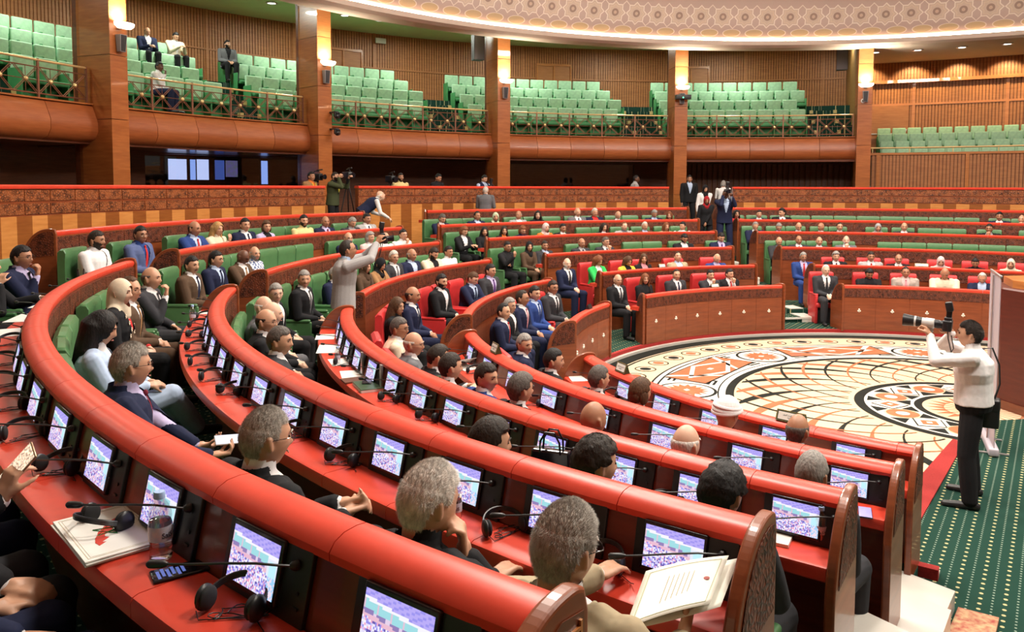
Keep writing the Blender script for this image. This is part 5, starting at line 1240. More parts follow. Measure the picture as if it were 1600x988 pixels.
# seated audience: (angle on the ring, ring radius of the hips, height scale, pose, clothing, hair, skin, extras)
PEOPLE = {
 (1, 4): [(-175.89, 11.43, 1.0, 'm_chin', 's:navy:lilac:charcoal', 'short:black', 2, 'glasses')],
 (1, 3): [(-170.85, 10.25, 1.0, 'm_lapR', 's:brown:white:tan', 'receding:brown', 1, 'glasses'),
  (-176.12, 10.25, 1.0, 'm_chin', 's:charcoal:white:grey', 'bald:salt', 1, '')],
 (1, 2): [(-174.52, 9.1, 1.0, 'm_lapR', 's:grey:white:-', 'bald:white', 0, ''),
  (-168.76, 9.07, 1.0, 'm_lapR', 's:black:white:-', 'bald:dark', 1, 'glasses'),
  (-181.36, 9.1, 1.0, 'm_turnR', 's:black:white:-', 'short:grey', 0, 'glasses'),
  (-171.64, 9.01, 1.0, 'm_lap', 's:black:white:-', 'bald:white', 0, ''),
  (-162.41, 9.06, 1.0, 'm_lapR', 's:charcoal:white:-', 'short:salt', 1, ''),
  (-142.69, 9.1, 1.0, 'm_lapR', 's:black:white:-', 'full:dark', 1, ''),
  (-139.18, 8.98, 1.0, 'm_lapR', 's:black:white:-', 'curly:dark', 1, ''),
  (-135.48, 8.98, 1.0, 'm_down', 's:charcoal:black:-', 'curly:black', 2, '')],
 (1, 1): [(-174.72, 7.71, 1.0, 'm_lapR', 's:cream:white:-', 'short:salt', 2, 'glasses'),
  (-168.03, 7.71, 1.0, 'm_lapR', 's:grey:white:-', 'bald:silver', 1, 'glasses'),
  (-163.49, 7.71, 1.0, 'm_down', 's:black:white:-', 'receding:dark', 1, ''),
  (-160.09, 7.71, 1.0, 'm_lap', 's:olive:white:-', 'short:dark', 1, ''),
  (-156.48, 7.62, 1.0, 'm_turnR', 's:blue:white:-', 'short:dark', 1, ''),
  (-153.07, 7.59, 1.0, 'm_lap', 's:black:white:-', 'full:salt', 1, ''),
  (-146.25, 7.71, 1.0, 'm_lap', 's:black:white:-', 'none:dark', 2, ''),
  (-140.93, 7.71, 1.0, 'm_lap', 's:charcoal:white:-', 'bald:white', 0, ''),
  (-135.34, 7.71, 1.0, 'm_lap', 's:charcoal:white:-', 'short:grey', 1, '')],
 (1, 0): [(-173.05, 6.36, 1.0, 'm_turnR', 's:navy:white:-', 'short:grey', 1, ''),
  (-165.36, 6.36, 1.0, 'm_lapR', 's:black:white:-', 'short:black', 1, ''),
  (-157.81, 6.36, 1.0, 'm_lap', 's:charcoal:white:-', 'short:salt', 1, ''),
  (-152.77, 6.36, 1.0, 'f_lap', 's:brown:white:-', 'bob:brown', 1, 'glasses'),
  (-144.89, 6.36, 1.0, 'm_lap', 'r:cream:white:-', 'turban:white', 2, ''),
  (-139.84, 6.36, 1.0, 'm_lap', 's:black:white:-', 'bald:salt', 2, '')],
 (2, 0): [(166.0, 6.42, 0.996, 'm_lapR', 's:navy:white:red', 'receding:black', 1, ''),
  (160.8, 6.42, 0.996, 'm_lapR', 's:black:white:-', 'short:grey', 1, 'glasses'),
  (156.5, 6.34, 1.036, 'm_lap', 's:navy:white:pink', 'receding:dark', 2, 'glasses'),
  (151.5, 6.3, 1.04, 'm_lapR', 's:blue:paleblue:blue', 'short:black', 1, ''),
  (144.07, 6.3, 1.04, 'm_lapR', 's:charcoal:white:black', 'short:dark', 2, 'glasses')],
 (2, 1): [(173.2, 7.75, 0.996, 'f_turn', 's:black:black:-', 'long:brown', 1, 'glasses'),
  (168.3, 7.65, 1.04, 'm_lap', 's:navy:white:navy', 'bald:dark', 2, 'moustache'),
  (156.25, 7.65, 1.04, 'm_lapR', 's:black:white:-', 'short:black', 1, 'beard'),
  (147.54, 7.65, 0.983, 'm_down', 's:navy:paleblue:navy', 'short:brown', 0, 'glasses'),
  (142.04, 7.65, 1.03, 'm_lap', 's:charcoal:lilac:purple', 'short:black', 1, 'glasses')],
 (2, 2): [(170.52, 9.04, 1.016, 'm_turnR', 's:black:white:grey', 'short:grey', 1, ''),
  (162.18, 9.04, 0.94, 'm_lap', 's:navy:white:navy', 'short:grey', 1, ''),
  (155.04, 9.04, 0.94, 'f_lap', 's:brown:brown:-', 'hijab:brown', 1, ''),
  (152.16, 9.04, 0.947, 'f_down', 's:tan:tan:-', 'hijab:black', 1, ''),
  (148.89, 9.04, 1.012, 'm_lapR', 's:charcoal:white:grey', 'short:silver', 1, 'glasses'),
  (145.15, 9.04, 1.006, 'm_lap', 's:navy:paleblue:-', 'bald:grey', 2, ''),
  (141.12, 9.04, 1.001, 'm_down', 's:cream:black:-', 'short:dark', 1, 'beard'),
  (137.68, 9.04, 0.984, 'm_lap', 'h:white', 'short:black', 2, '')],
 (2, 3): [(174.33, 10.27, 0.968, 'm_lapR', 's:brown:white:navy', 'short:black', 1, 'moustache'),
  (169.76, 10.27, 0.966, 'm_lap', 's:navy:paleblue:navy', 'short:black', 1, 'glasses'),
  (165.48, 10.27, 0.94, 'm_down', 's:brown:white:tan', 'none:black', 3, 'glasses'),
  (162.76, 10.27, 0.94, 'm_lapR', 'h:plaid', 'bald:grey', 1, 'beard'),
  (146.57, 10.27, 0.987, 'm_lapR', 's:navy:white:-', 'bald:salt', 1, 'glasses'),
  (142.88, 10.27, 0.97, 'f_lap', 's:palepink:white:-', 'bob:grey', 1, ''),
  (140.34, 10.27, 0.94, 'm_phone', 'h:white', 'bald:grey', 1, ''),
  (137.41, 10.27, 0.976, 'm_chin', 'h:white', 'short:black', 1, 'glasses')],
 (2, 4): [(173.62, 11.49, 1.024, 'm_lap', 's:white:white:-', 'short:dark', 2, 'beard'),
  (167.93, 11.49, 1.025, 'm_lapR', 's:steel:blue:red', 'short:black', 2, 'glasses'),
  (161.06, 11.49, 1.04, 'm_desk', 's:blue:paleblue:red', 'bald:dark', 2, ''),
  (157.6, 11.49, 0.999, 'f_gest', 's:cream:cream:-', 'long:blond', 1, ''),
  (153.8, 11.49, 1.028, 'm_lapR', 's:navy:white:navy', 'short:black', 1, ''),
  (150.76, 11.49, 0.973, 'f_turn', 's:lilac:black:-', 'bob:brown', 1, ''),
  (145.49, 11.49, 1.032, 'm_lapR', 'h:paleyellow', 'short:black', 1, 'beard'),
  (142.36, 11.49, 0.996, 'm_lapR', 's:navy:lilac:burgundy', 'bald:salt', 2, ''),
  (138.73, 11.49, 0.969, 'm_down', 's:charcoal:lightgrey:-', 'short:grey', 1, ''),
  (136.29, 11.49, 1.012, 'm_lap', 's:lightgrey:white:navy', 'short:black', 2, '')],
 (3, 4): [(125.36, 11.49, 0.972, 'm_down', 's:navy:white:-', 'short:salt', 1, ''),
  (119.88, 11.49, 0.993, 'm_lap', 's:navy:paleblue:-', 'receding:black', 2, ''),
  (117.09, 11.49, 0.96, 'f_turn', 's:black:black:-', 'hijab:palegreen', 1, ''),
  (113.63, 11.49, 0.991, 'm_turnR', 's:lightgrey:white:-', 'bald:grey', 2, ''),
  (110.75, 11.49, 0.985, 'f_turn', 's:black:black:-', 'long:black', 0, ''),
  (104.83, 11.49, 1.036, 'm_lap', 's:grey:white:navy', 'bald:silver', 1, ''),
  (102.27, 11.49, 1.026, 'm_lap', 's:navy:red:-', 'short:silver', 1, 'glasses'),
  (98.96, 11.49, 0.968, 'm_down', 's:charcoal:white:-', 'bald:grey', 1, ''),
  (93.64, 11.49, 0.998, 'm_down', 's:navy:paleblue:-', 'short:grey', 2, ''),
  (91.33, 11.49, 0.94, 'f_turn', 's:black:black:-', 'long:auburn', 1, '')],
 (3, 3): [(127.35, 10.27, 0.976, 'f_down', 's:black:white:-', 'bob:auburn', 1, ''),
  (123.74, 10.27, 0.94, 'f_turn', 's:black:black:-', 'long:black', 1, ''),
  (120.46, 10.27, 0.94, 'f_turn', 's:black:orange:-', 'long:dark', 1, ''),
  (117.62, 10.27, 0.94, 'f_down', 's:navy:navy:-', 'bob:auburn', 1, 'glasses'),
  (113.65, 10.27, 0.97, 'f_lap', 's:orange:cream:-', 'hijab:palepink', 0, ''),
  (110.84, 10.27, 0.949, 'm_lap', 's:black:white:navy', 'short:black', 2, ''),
  (104.25, 10.27, 0.945, 'f_lap', 's:black:white:-', 'long:dark', 1, ''),
  (101.01, 10.27, 0.964, 'm_lap', 's:lightgrey:grey:-', 'receding:auburn', 0, ''),
  (97.79, 10.27, 0.959, 'm_lap', 's:brown:paleblue:orange', 'short:silver', 1, 'glasses'),
  (94.45, 10.27, 0.942, 'f_lap', 's:beige:tan:-', 'long:auburn', 1, ''),
  (91.92, 10.27, 0.953, 'm_turnR', 'h:white', 'short:black', 1, '')],
 (3, 2): [(126.33, 9.04, 0.982, 'f_gest', 's:black:black:-', 'bun:black', 2, 'glasses'),
  (122.23, 9.04, 0.958, 'f_turn', 's:brown:brown:-', 'hijab:black', 1, ''),
  (119.35, 9.04, 0.956, 'm_lapR', 's:charcoal:paleblue:-', 'short:dark', 2, ''),
  (112.7, 9.04, 0.972, 'm_lap', 's:charcoal:lightgrey:navy', 'bald:dark', 2, ''),
  (108.5, 9.04, 0.981, 'm_chinL', 's:charcoal:white:black', 'short:salt', 1, 'glasses'),
  (95.11, 9.04, 1.023, 'm_down', 's:black:white:-', 'short:black', 2, 'beard'),
  (89.02, 9.04, 1.04, 'm_down', 's:navy:lilac:purple', 'short:black', 1, '')],
 (3, 1): [(123.91, 7.65, 0.981, 'm_lapR', 's:navy:white:black', 'bald:white', 0, 'whitebeard'),
  (117.46, 7.65, 0.998, 'f_down', 's:green:white:-', 'long:auburn', 1, ''),
  (111.28, 7.65, 0.957, 'f_down', 's:yellow:black:-', 'long:brown', 1, ''),
  (107.88, 7.65, 0.977, 'f_turn', 's:black:pink:-', 'long:brown', 1, ''),
  (100.93, 7.65, 0.978, 'm_up', 's:beige:paleblue:-', 'receding:dark', 1, ''),
  (94.09, 7.65, 0.952, 'm_down', 's:blue:lilac:-', 'bald:silver', 1, '')],
 (3, 0): [(124.1, 6.3, 0.972, 'm_lapR', 's:black:white:charcoal', 'bald:silver', 1, 'glasses'),
  (116.99, 6.3, 0.94, 'f_turn', 's:black:black:-', 'long:auburn', 1, ''),
  (109.44, 6.3, 0.973, 'm_lapR', 's:charcoal:white:navy', 'receding:dark', 1, ''),
  (101.79, 6.3, 0.94, 'm_chin', 's:charcoal:white:-', 'short:black', 1, ''),
  (97.65, 6.3, 0.945, 'm_chinL', 's:black:white:red', 'short:black', 1, '')],
 (4, 4): [(81.87, 11.49, 0.977, 'f_lap', 's:red:red:-', 'long:black', 1, ''),
  (78.8, 11.49, 0.978, 'm_lap', 's:navy:white:-', 'short:dark', 1, ''),
  (75.71, 11.49, 1.016, 'm_turnR', 's:black:white:black', 'full:black', 1, ''),
  (49.42, 11.49, 0.991, 'm_lap', 's:navy:white:black', 'short:black', 2, ''),
  (47.03, 11.49, 0.94, 'm_chin', 's:pink:white:-', 'bald:grey', 1, '')],
 (4, 3): [(81.18, 10.27, 0.964, 'm_down', 's:navy:white:-', 'receding:grey', 1, ''),
  (77.77, 10.27, 0.94, 'm_down', 's:navy:lilac:-', 'short:grey', 1, 'glasses'),
  (74.97, 10.27, 0.956, 'm_down', 's:black:white:-', 'none:dark', 1, ''),
  (71.77, 10.27, 0.94, 'm_turnR', 's:black:white:-', 'none:dark', 2, ''),
  (69.23, 10.27, 0.95, 'm_lap', 's:black:white:black', 'receding:dark', 1, ''),
  (64.15, 10.27, 0.94, 'f_lap', 's:palepink:cream:-', 'hijab:lightgrey', 1, ''),
  (60.79, 10.27, 0.969, 'm_lap', 's:charcoal:white:black', 'bald:salt', 1, ''),
  (50.47, 10.27, 0.977, 'm_chin', 's:black:lightgrey:-', 'short:dark', 2, 'glasses')],
 (4, 2): [(79.8, 9.04, 0.954, 'm_down', 's:charcoal:grey:-', 'none:dark', 1, ''),
  (76.67, 9.04, 0.969, 'm_lap', 's:charcoal:white:navy', 'bald:black', 2, ''),
  (73.6, 9.04, 0.948, 'm_lap', 's:charcoal:white:red', 'none:dark', 1, ''),
  (69.67, 9.04, 0.979, 'm_chin', 's:grey:white:purple', 'bald:white', 0, 'whitebeard')],
 (4, 1): [(78.67, 7.65, 0.957, 'm_lap', 's:blue:lilac:red', 'short:grey', 2, 'glasses'),
  (73.28, 7.65, 0.975, 'm_lap', 's:black:white:navy', 'full:grey', 1, ''),
  (67.68, 7.65, 0.986, 'm_lap', 's:lightgrey:white:red', 'short:dark', 2, ''),
  (63.42, 7.65, 0.951, 'm_lap', 's:black:white:black', 'bald:dark', 2, ''),
  (57.15, 7.65, 0.94, 'f_down', 's:palepink:palepink:-', 'hijab:palepink', 0, ''),
  (52.23, 7.65, 0.94, 'f_down', 's:black:black:-', 'bun:black', 2, ''),
  (47.33, 7.65, 0.94, 'f_lap', 's:cream:cream:-', 'hijab:cream', 1, '')],
 (4, 0): [(78.21, 6.3, 0.994, 'm_lap', 's:charcoal:white:charcoal', 'receding:white', 0, 'glasses'),
  (70.33, 6.3, 0.957, 'm_down', 's:black:black:-', 'full:black', 2, ''),
  (63.85, 6.3, 0.989, 'm_lap', 's:greige:palepink:pink', 'receding:dark', 2, ''),
  (57.32, 6.3, 1.012, 'm_down', 'r:cream:cream:-', 'bald:grey', 2, ''),
  (51.25, 6.3, 0.957, 'm_down', 's:navy:paleblue:-', 'receding:silver', 1, '')],
}
# ================================================================ seating the audience
def describe(of, hair, ex, sk):
    female = hair[0] in ('long', 'bob', 'bun', 'hijab')
    C = {'navy': 'navy', 'black': 'black', 'charcoal': 'charcoal', 'grey': 'grey', 'lightgrey': 'pale grey', 'brown': 'brown', 'blue': 'bright blue', 'steel': 'steel blue', 'beige': 'beige', 'cream': 'cream', 'white': 'white', 'palepink': 'pale pink', 'green': 'green', 'red': 'red', 'orange': 'orange', 'yellow': 'yellow', 'plaid': 'plaid', 'olive': 'olive', 'lilac': 'lilac', 'tan': 'tan', 'paleyellow': 'pale yellow', 'pink': 'pink', 'greige': 'greige', 'paleblue': 'pale blue', 'palegreen': 'pale green'}
    if of[0] == 's': a = '%s %s' % (C[of[1]], 'jacket' if female or of[3] == '-' else 'suit')
    elif of[0] == 'r': a = '%s robe' % C[of[1]]
    else: a = '%s shirt' % C[of[1]]
    h = {'bald': 'balding', 'receding': 'receding hair', 'none': 'shaved head', 'hijab': '%s headscarf' % C.get(hair[1], hair[1]), 'long': 'long hair', 'bob': 'bobbed hair', 'bun': 'tied hair', 'turban': 'white turban', 'full': 'thick hair', 'curly': 'curly hair'}.get(hair[0], '%s hair' % {'salt': 'greying', 'silver': 'silver'}.get(hair[1], hair[1]))
    if 'glasses' in ex: h += ', glasses' if False else ''
    return a, h
SHB = {1: 'near left block', 2: 'second block', 3: 'centre block', 4: 'right block'}
TAKEN = {}
for (sec, k), L in PEOPLE.items():
    n = 0
    for (a, r, sc, ps, of, hair, sk, ex) in L:
        n += 1; of = of.split(':'); hair = tuple(hair.split(':')); exs = [e for e in ex.split(',') if e]
        out = {'s': 'suit', 'h': 'shirt', 'r': 'robe'}[of[0]]
        da, dh = describe(of, hair, exs, sk)
        lab = 'person in %s, %s, %s from left, %s, %s' % (da, dh, ordn(n), RN[k], SHB[sec])
        face = a + 180
        if sec == 1 or sec == 2: face += -6
        vox = 0.0095 if sec == 1 and k > 0 and a > -150 else 0.0115 if sec in (1, 2) else 0.014
        person(pol(r, a, FK[k]), face, ps, lab, out, of[1], of[2] if len(of) > 2 else 'white', (of[3] if len(of) > 3 and of[3] != '-' else None), random.choice(['black', 'navy', 'charcoal']) if of[0] != 's' else of[1], hair, sk, exs, voxel=vox, scale=sc, group=None)
        TAKEN.setdefault((sec, k), []).append(a)
TAKEN.setdefault((1, 3), []).extend([-169.7, -158.84, -151.9, -142.8, -137.8, -135.1]); TAKEN.setdefault((1, 4), []).extend([-147.2, -143.6, -140.9])
for sec in (1, 2, 3, 4):
    for k in range(5):
        place_seats(sec, k, TAKEN.get((sec, k), []))

# ---------------------------------------------------------------- the people close to the camera
def loc2(loc, face, w, s=1.0):
    d = Vector(w) - Vector(loc); d = Matrix.Rotation(-R(face-90), 3, 'Z') @ d; return tuple(d/s)
def dirl(face, d): return tuple(Matrix.Rotation(-R(face-90), 3, 'Z') @ Vector(d))
def near_person(r, a, k, face, label, wl=None, wr=None, hl=None, hr_=None, scale=1.0, vox=0.0068, z=None, po=None, **kw):
    loc = pol(r, a, FK[k] if z is None else z); po = po or {}
    def mk(w, h, dflt):
        if w is None: return dflt
        if isinstance(w, str): return (w,) + tuple(h or ())
        t = (loc2(loc, face, w, scale),)
        if h: t = t + (dirl(face, h[0]), dirl(face, h[1])) + tuple(h[2:])
        return t
    ps = Pose(L=mk(wl, hl, ('lap',)), Rr=mk(wr, hr_, ('lap',)), **po)
    return person(loc, face, ps, label, voxel=vox, scale=scale, **kw), ps
Z3 = ZK[3]-0.235
# woman with white headscarf, black and red embroidered coat
root, ps = near_person(10.30, -169.7, 3, -169.7+180-6, 'person in white headscarf, black embroidered coat over red blouse, near left block', 'lap', 'lap', po=dict(female=True, yaw=-12, pitch=-3, fat=1.1), outfit='suit', top='black', shirt='red', legs='black', hair=('hijab', 'cream'), sk=0, vox=0.008)
mb = MB()
for (h, x) in ((0.42, 0.09), (0.36, 0.075), (0.30, 0.06), (0.24, 0.05), (0.40, -0.09), (0.33, -0.075), (0.26, -0.055)):
    p = ps.front(h, x, 0.027); 
    for q in range(5): t = 2*PI*q/5; mb.sphere((p[0]+0.012*math.cos(t), p[1], p[2]+0.014*math.sin(t)), 0.008, 6, 5, sc=(1, 0.5, 1))
mb.build('embroidery', [cloth('cream')], root)
# woman with long black hair in pale blue suit, legs crossed, holding a phone
person_phone, psw = near_person(10.32, -158.9, 3, -158.9+180-8, 'person with long straight black hair in pale blue suit, legs crossed, looking at phone', 'phone', 'phone', po=dict(female=True, pitch=-16, lean=2, legs='cross', yaw=-6), outfit='suit', top='paleblue', shirt='white', legs='paleblue', hair=('long', 'black'), sk=1, vox=0.0075)
# grey-haired man with glasses holding a phone low
root, psg = near_person(10.30, -152.0, 3, 18, 'grey haired person with glasses in navy suit and burgundy tie, holding white phone', (-8.66, -4.86, 1.50), (-8.60, -4.98, 1.52), ((0.8, 0.3, 0), (0, 0, 1), 40), ((0.8, 0.3, 0.1), (0, 0.3, 1), 50), po=dict(yaw=8, pitch=-3, lean=3), outfit='suit', top='navy', shirt='lilac', tie='burgundy', legs='black', hair=('short', 'ash'), sk=1, extras=('glasses',), scale=0.99)
# man with watch, seen from behind, glasses
root, ps1 = near_person(10.27, -142.8, 3, 40, 'greying person in black suit and glasses seen from behind, hands clasped, watch on wrist', (-7.86, -6.10, 1.68), (-7.84, -6.16, 1.66), ((0.9, 0.1, 0.1), (0.1, -0.3, -1), 45), ((0.7, 0.5, 0.1), (-0.2, 0.5, 1), 55), po=dict(yaw=-10, pitch=-6, lean=4), outfit='suit', top='black', shirt='white', legs='navy', hair=('buzz', 'ash'), sk=1, extras=('glasses', 'watch'), scale=0.99)
# white-haired man leaning his cheek on his hand
root, ps2 = near_person(10.30, -137.7, 3, 46, 'white haired person in black suit seen from behind, cheek resting on right hand', (-7.30, -6.62, 1.60), (-7.42, -6.86, 1.80), ((0.7, 0.7, 0), (0, 0, -1), 20), ((-0.15, -0.05, 1.0), (-0.9, 0.1, 0), 55), po=dict(yaw=-14, pitch=-16, lean=10, elbR=(0.4, 0.6, -1)), outfit='suit', top='black', shirt='black', legs='black', hair=('short', 'white'), sk=1, scale=0.99)
# man in beige suit reading a certificate
root, ps3 = near_person(10.28, -134.8, 3, 50, 'grey haired person in beige suit and glasses reading a white certificate at the row end', (-6.98, -6.80, 1.675), (-6.80, -7.10, 1.62), ((0.8, 0.6, -0.05), (0.1, 0.1, -1), 18), ((0.3, 0.45, 0.75), (-0.7, 0.6, 0.0), 62), po=dict(yaw=-12, pitch=-14, lean=7, elbL=(-0.7, 0.1, -0.6)), outfit='suit', top='beige', shirt='white', legs='beige', hair=('short', 'ash'), sk=1, extras=('glasses', 'watch'), scale=0.99)
# three people at the nearest desk, only knees and hands in view
root, psa = near_person(11.36, -146.3, 4, 36, 'person at the left edge of the near desk holding up a phone to film', 'lap', (-8.93, -6.46, 1.90), None, ((0.35, 0.2, 0.95), (0.4, 0.5, 0.0), 50), po=dict(yaw=-5, pitch=-8), outfit='suit', top='black', shirt='white', legs='navy', hair=('short', 'black'), sk=1, vox=0.008)
root, psb = near_person(11.38, -143.3, 4, 40, 'person in navy trousers at the lower left corner with folded hands', (-8.80, -6.74, 1.74), (-8.80, -6.84, 1.72), ((0.9, -0.1, -0.1), (0.0, 0.2, -1), 35), ((0.7, 0.5, -0.1), (0.0, 0.0, -1), 35), po=dict(yaw=-5, pitch=-8), outfit='suit', top='black', shirt='white', legs='charcoal', hair=('short', 'black'), sk=1, vox=0.008)
root, psc = near_person(11.42, -141.1, 4, 42, 'person in navy suit at the lower left corner, hands on lap, wearing a watch', (-8.66, -6.98, 1.70), (-8.68, -7.08, 1.68), ((0.9, -0.1, -0.15), (0.0, 0.2, -1), 28), ((0.6, 0.5, -0.2), (0, 0, -1), 30), po=dict(yaw=-5, pitch=-8), outfit='suit', top='navy', shirt='white', legs='navy', hair=('short', 'black'), sk=1, extras=('watch',), vox=0.008)
# woman beyond the left edge with her forearm on the desk
root, psd = near_person(11.42, -171.5, 4, 10, 'person in black jacket at the left edge writing on the paper covered desk', 'desk', 'cheek', None, None, po=dict(female=True, yaw=5), outfit='suit', top='black', shirt='white', legs='black', hair=('bob', 'dark'), sk=1, vox=0.009)

# ---------------------------------------------------------------- standing people
STAND = dict(stand=True)
camhold = dict(L=((-0.06, 0.40, 1.50), (0.3, 0.6, 0.7), (0, 0.3, -1), 50), Rr=((0.09, 0.20, 1.52), (0.0, 0.6, 0.6), (-1, 0, 0), 55))
# photographer in white shirt, right foreground
P1 = Pose(stand=True, fat=1.24, L=((-0.05, 0.36, 1.50), (0.15, 0.45, 0.9), (0.2, 0.9, 0.0), 62), Rr=((0.09, 0.20, 1.52), (-0.2, 0.5, 0.6), (-1, 0, 0), 60), yaw=0, pitch=2, lean=2, elbL=(-1.0, 0.35, -1.3), elbR=(1, -0.1, -0.9))
ph_loc = pol(3.60, -130.6, 0.0); ph_face = 138
person(ph_loc, ph_face, P1, 'person in white shirt and black trousers standing on green carpet, photographing with a long lens', 'shirt', 'white', legs='black', hair=('short', 'dark'), sk=1, voxel=0.0072, scale=1.03)
# photographer in pale grey suit in the first aisle
P2 = Pose(stand=True, L=((-0.10, 0.44, 1.60), (0.2, 0.5, 0.9), (0.3, 0.9, 0.2), 35), Rr=((0.06, 0.40, 1.62), (0.0, 0.5, 0.8), (-0.5, 0.8, 0), 35), yaw=0, pitch=6, lean=3, elbL=(-1.0, 0.1, -0.8), elbR=(1, -0.1, -0.9))
p2_loc = pol(8.32, 175.2, 0.58); p2_face = 12
person(p2_loc, p2_face, P2, 'person in pale grey suit standing in the aisle, holding up a camera with flash', 'suit', 'lightgrey', 'paleblue', None, 'lightgrey', ('receding', 'dark'), 2, ('glasses',), voxel=0.0085, scale=1.02)
P3 = Pose(stand=True, **camhold); P4 = Pose(stand=True, L=('hang',), Rr=('hang',), yaw=-10); P5 = Pose(stand=True, female=True, L=('fold',), Rr=('hang',), pitch=-18)
P6 = Pose(stand=True, bend=52, lean=0, pitch=22, L=((-0.15, 0.55, 0.85),), Rr=((0.15, 0.62, 0.80),))
P7 = Pose(stand=True, L=((-0.10, 0.30, 1.12),), Rr=((0.10, 0.30, 1.12),), pitch=-18)
def stander(r, a, z, face, P, label, **kw):
    return person(pol(r, a, z), face, P, label, voxel=0.012, **kw)
stander(14.0, 131.0, 1.65, -20, P3, 'person in olive jacket with yellow lanyard in the wall gap by a video camera', top='olive', shirt='black', legs='black', hair=('buzz', 'dark'), sk=1, extras=('beard',), scale=0.99)
stander(14.3, 132.9, 1.65, -30, P4, 'person in brown jacket with yellow lanyard behind the wall beside a video camera', top='tan', shirt='orange', legs='black', hair=('short', 'black'), sk=2, scale=0.99)
stander(12.85, 131.2, 1.40, 15, P6, 'bald person in navy press vest bending over in the aisle', outfit='vest', top='navy', shirt='white', legs='black', hair=('bald', 'white'), sk=0, scale=1.0)
stander(12.9, 114.2, 1.40, 70, P7, 'grey haired person in grey suit standing with back turned before the carved wall', top='grey', shirt='white', legs='grey', hair=('short', 'silver'), sk=1, scale=0.93)
stander(14.1, 122.4, 1.65, -60, P4, 'bearded person in pale shirt behind the wall, right of a video camera', outfit='shirt', top='paleyellow', legs='black', hair=('short', 'black'), sk=2, extras=('beard',), scale=0.99)
stander(14.1, 117.7, 1.65, -40, P7, 'person in black jacket behind the wall looking down at a camera', top='black', shirt='black', legs='black', hair=('short', 'black'), sk=2, scale=0.99)
stander(14.1, 111.7, 1.65, -50, P7, 'person in navy vest over pale blue shirt behind the wall with a camera', outfit='vest', top='navy', shirt='paleblue', legs='black', hair=('short', 'black'), sk=1, scale=0.98)
stander(14.3, 91.6, 1.65, -5, P4, 'person with backpack in grey shirt behind the wall near the fourth column', outfit='shirt', top='lightgrey', legs='black', hair=('buzz', 'black'), sk=3, scale=1.0)
stander(14.2, 84.7, 1.65, -95, P4, 'person in dark suit in the shadow right of the fourth column', top='black', shirt='paleblue', legs='black', hair=('short', 'black'), sk=2, scale=1.0)
stander(13.0, 84.1, 1.40, -95, P5, 'person in white jacket and black headscarf standing at the top of the aisle stairs', top='white', shirt='black', legs='black', hair=('hijab', 'black'), sk=1, scale=0.97)
stander(11.4, 86.2, 1.12, -100, P5, 'person in red headscarf and black dress coming down the aisle stairs', top='black', shirt='black', legs='black', hair=('hijab', 'darkred'), sk=2, scale=0.95)
stander(10.6, 84.9, 1.12, -100, P3, 'person in navy suit standing on the aisle stairs taking a picture with flash', top='navy', shirt='paleblue', legs='navy', hair=('buzz', 'black'), sk=3, scale=1.06)
stander(14.2, 80.4, 1.65, 60, P7, 'person with grey hair and white top behind the wall, right of the stairs', outfit='shirt', top='white', legs='black', hair=('bob', 'grey'), sk=1, scale=0.9)
M_LAN = mat('yellow_lanyard', (0.75, 0.60, 0.05), 0.6)
for o in [o for o in COL.objects if o.name.startswith('person') and 'yellow lanyard' in str(o.get('label', ''))]:
    ps = P3 if 'olive' in o['label'] else P4; mb = MB()
    mb.tube([tuple(ps.front(h, x, 0.034)) for h, x in ((0.46, -0.07), (0.36, -0.045), (0.24, -0.005), (0.24, 0.005), (0.36, 0.045), (0.46, 0.07))], 0.009, 6); mb.build('lanyard', [M_LAN], o)
# gallery visitors
for (r, a, z, face, ps, lab, kw) in (
  (19.10, 137.6, 5.86, -50, 'm_phone', 'person in navy suit with phone in the back gallery row', dict(top='navy', shirt='white', hair=('bald', 'dark'), sk=2)),
  (19.10, 135.3, 5.86, -45, 'm_down', 'person in cream suit in the back gallery row, looking down', dict(top='cream', shirt='white', hair=('short', 'black'), sk=1)),
  (19.05, 130.6, 5.86, -60, 'm_lapL', 'person in grey jacket over black shirt alone on the back gallery row', dict(top='grey', shirt='black', hair=('short', 'black'), sk=1, extras=('beard',))),
  (17.05, 141.1, 4.66, -10, 'm_chin', 'person in white shirt lounging in the front gallery row, hand at cheek', dict(outfit='shirt', top='white', legs='navy', hair=('short', 'black'), sk=3))):
    person(pol(r, a, z), face, ps, lab, voxel=0.014, scale=0.99, **kw)
# ================================================================ things on the desks
def mk_mic():
    root = empty('gooseneck_microphone')     # frame of fr(): X right, Y up, Z out towards the sitter; origin on the slanted panel
    mb = MB(); mb.lathe([(0.001, 0.0), (0.014, 0.0), (0.012, 0.012), (0.006, 0.02), (0.001, 0.022)], 10); mb.build('socket', [M_BLACK], root)
    P = [(0, 0, 0.015), (-0.01, 0.002, 0.045), (-0.05, 0.0, 0.085), (-0.12, -0.015, 0.13), (-0.20, -0.035, 0.18), (-0.245, -0.045, 0.205)]
    mb = MB(); mb.tube(P, 0.0035, 6); mb.build('gooseneck', [M_BLACK], root)
    mb = MB(); mb.tube([(-0.243, -0.045, 0.204), (-0.252, -0.047, 0.209), (-0.266, -0.050, 0.217), (-0.285, -0.054, 0.228), (-0.291, -0.055, 0.231)], [0.005, 0.0095, 0.0105, 0.0105, 0.006], 10); mb.build('capsule', [M_BLACK], root)
    return root
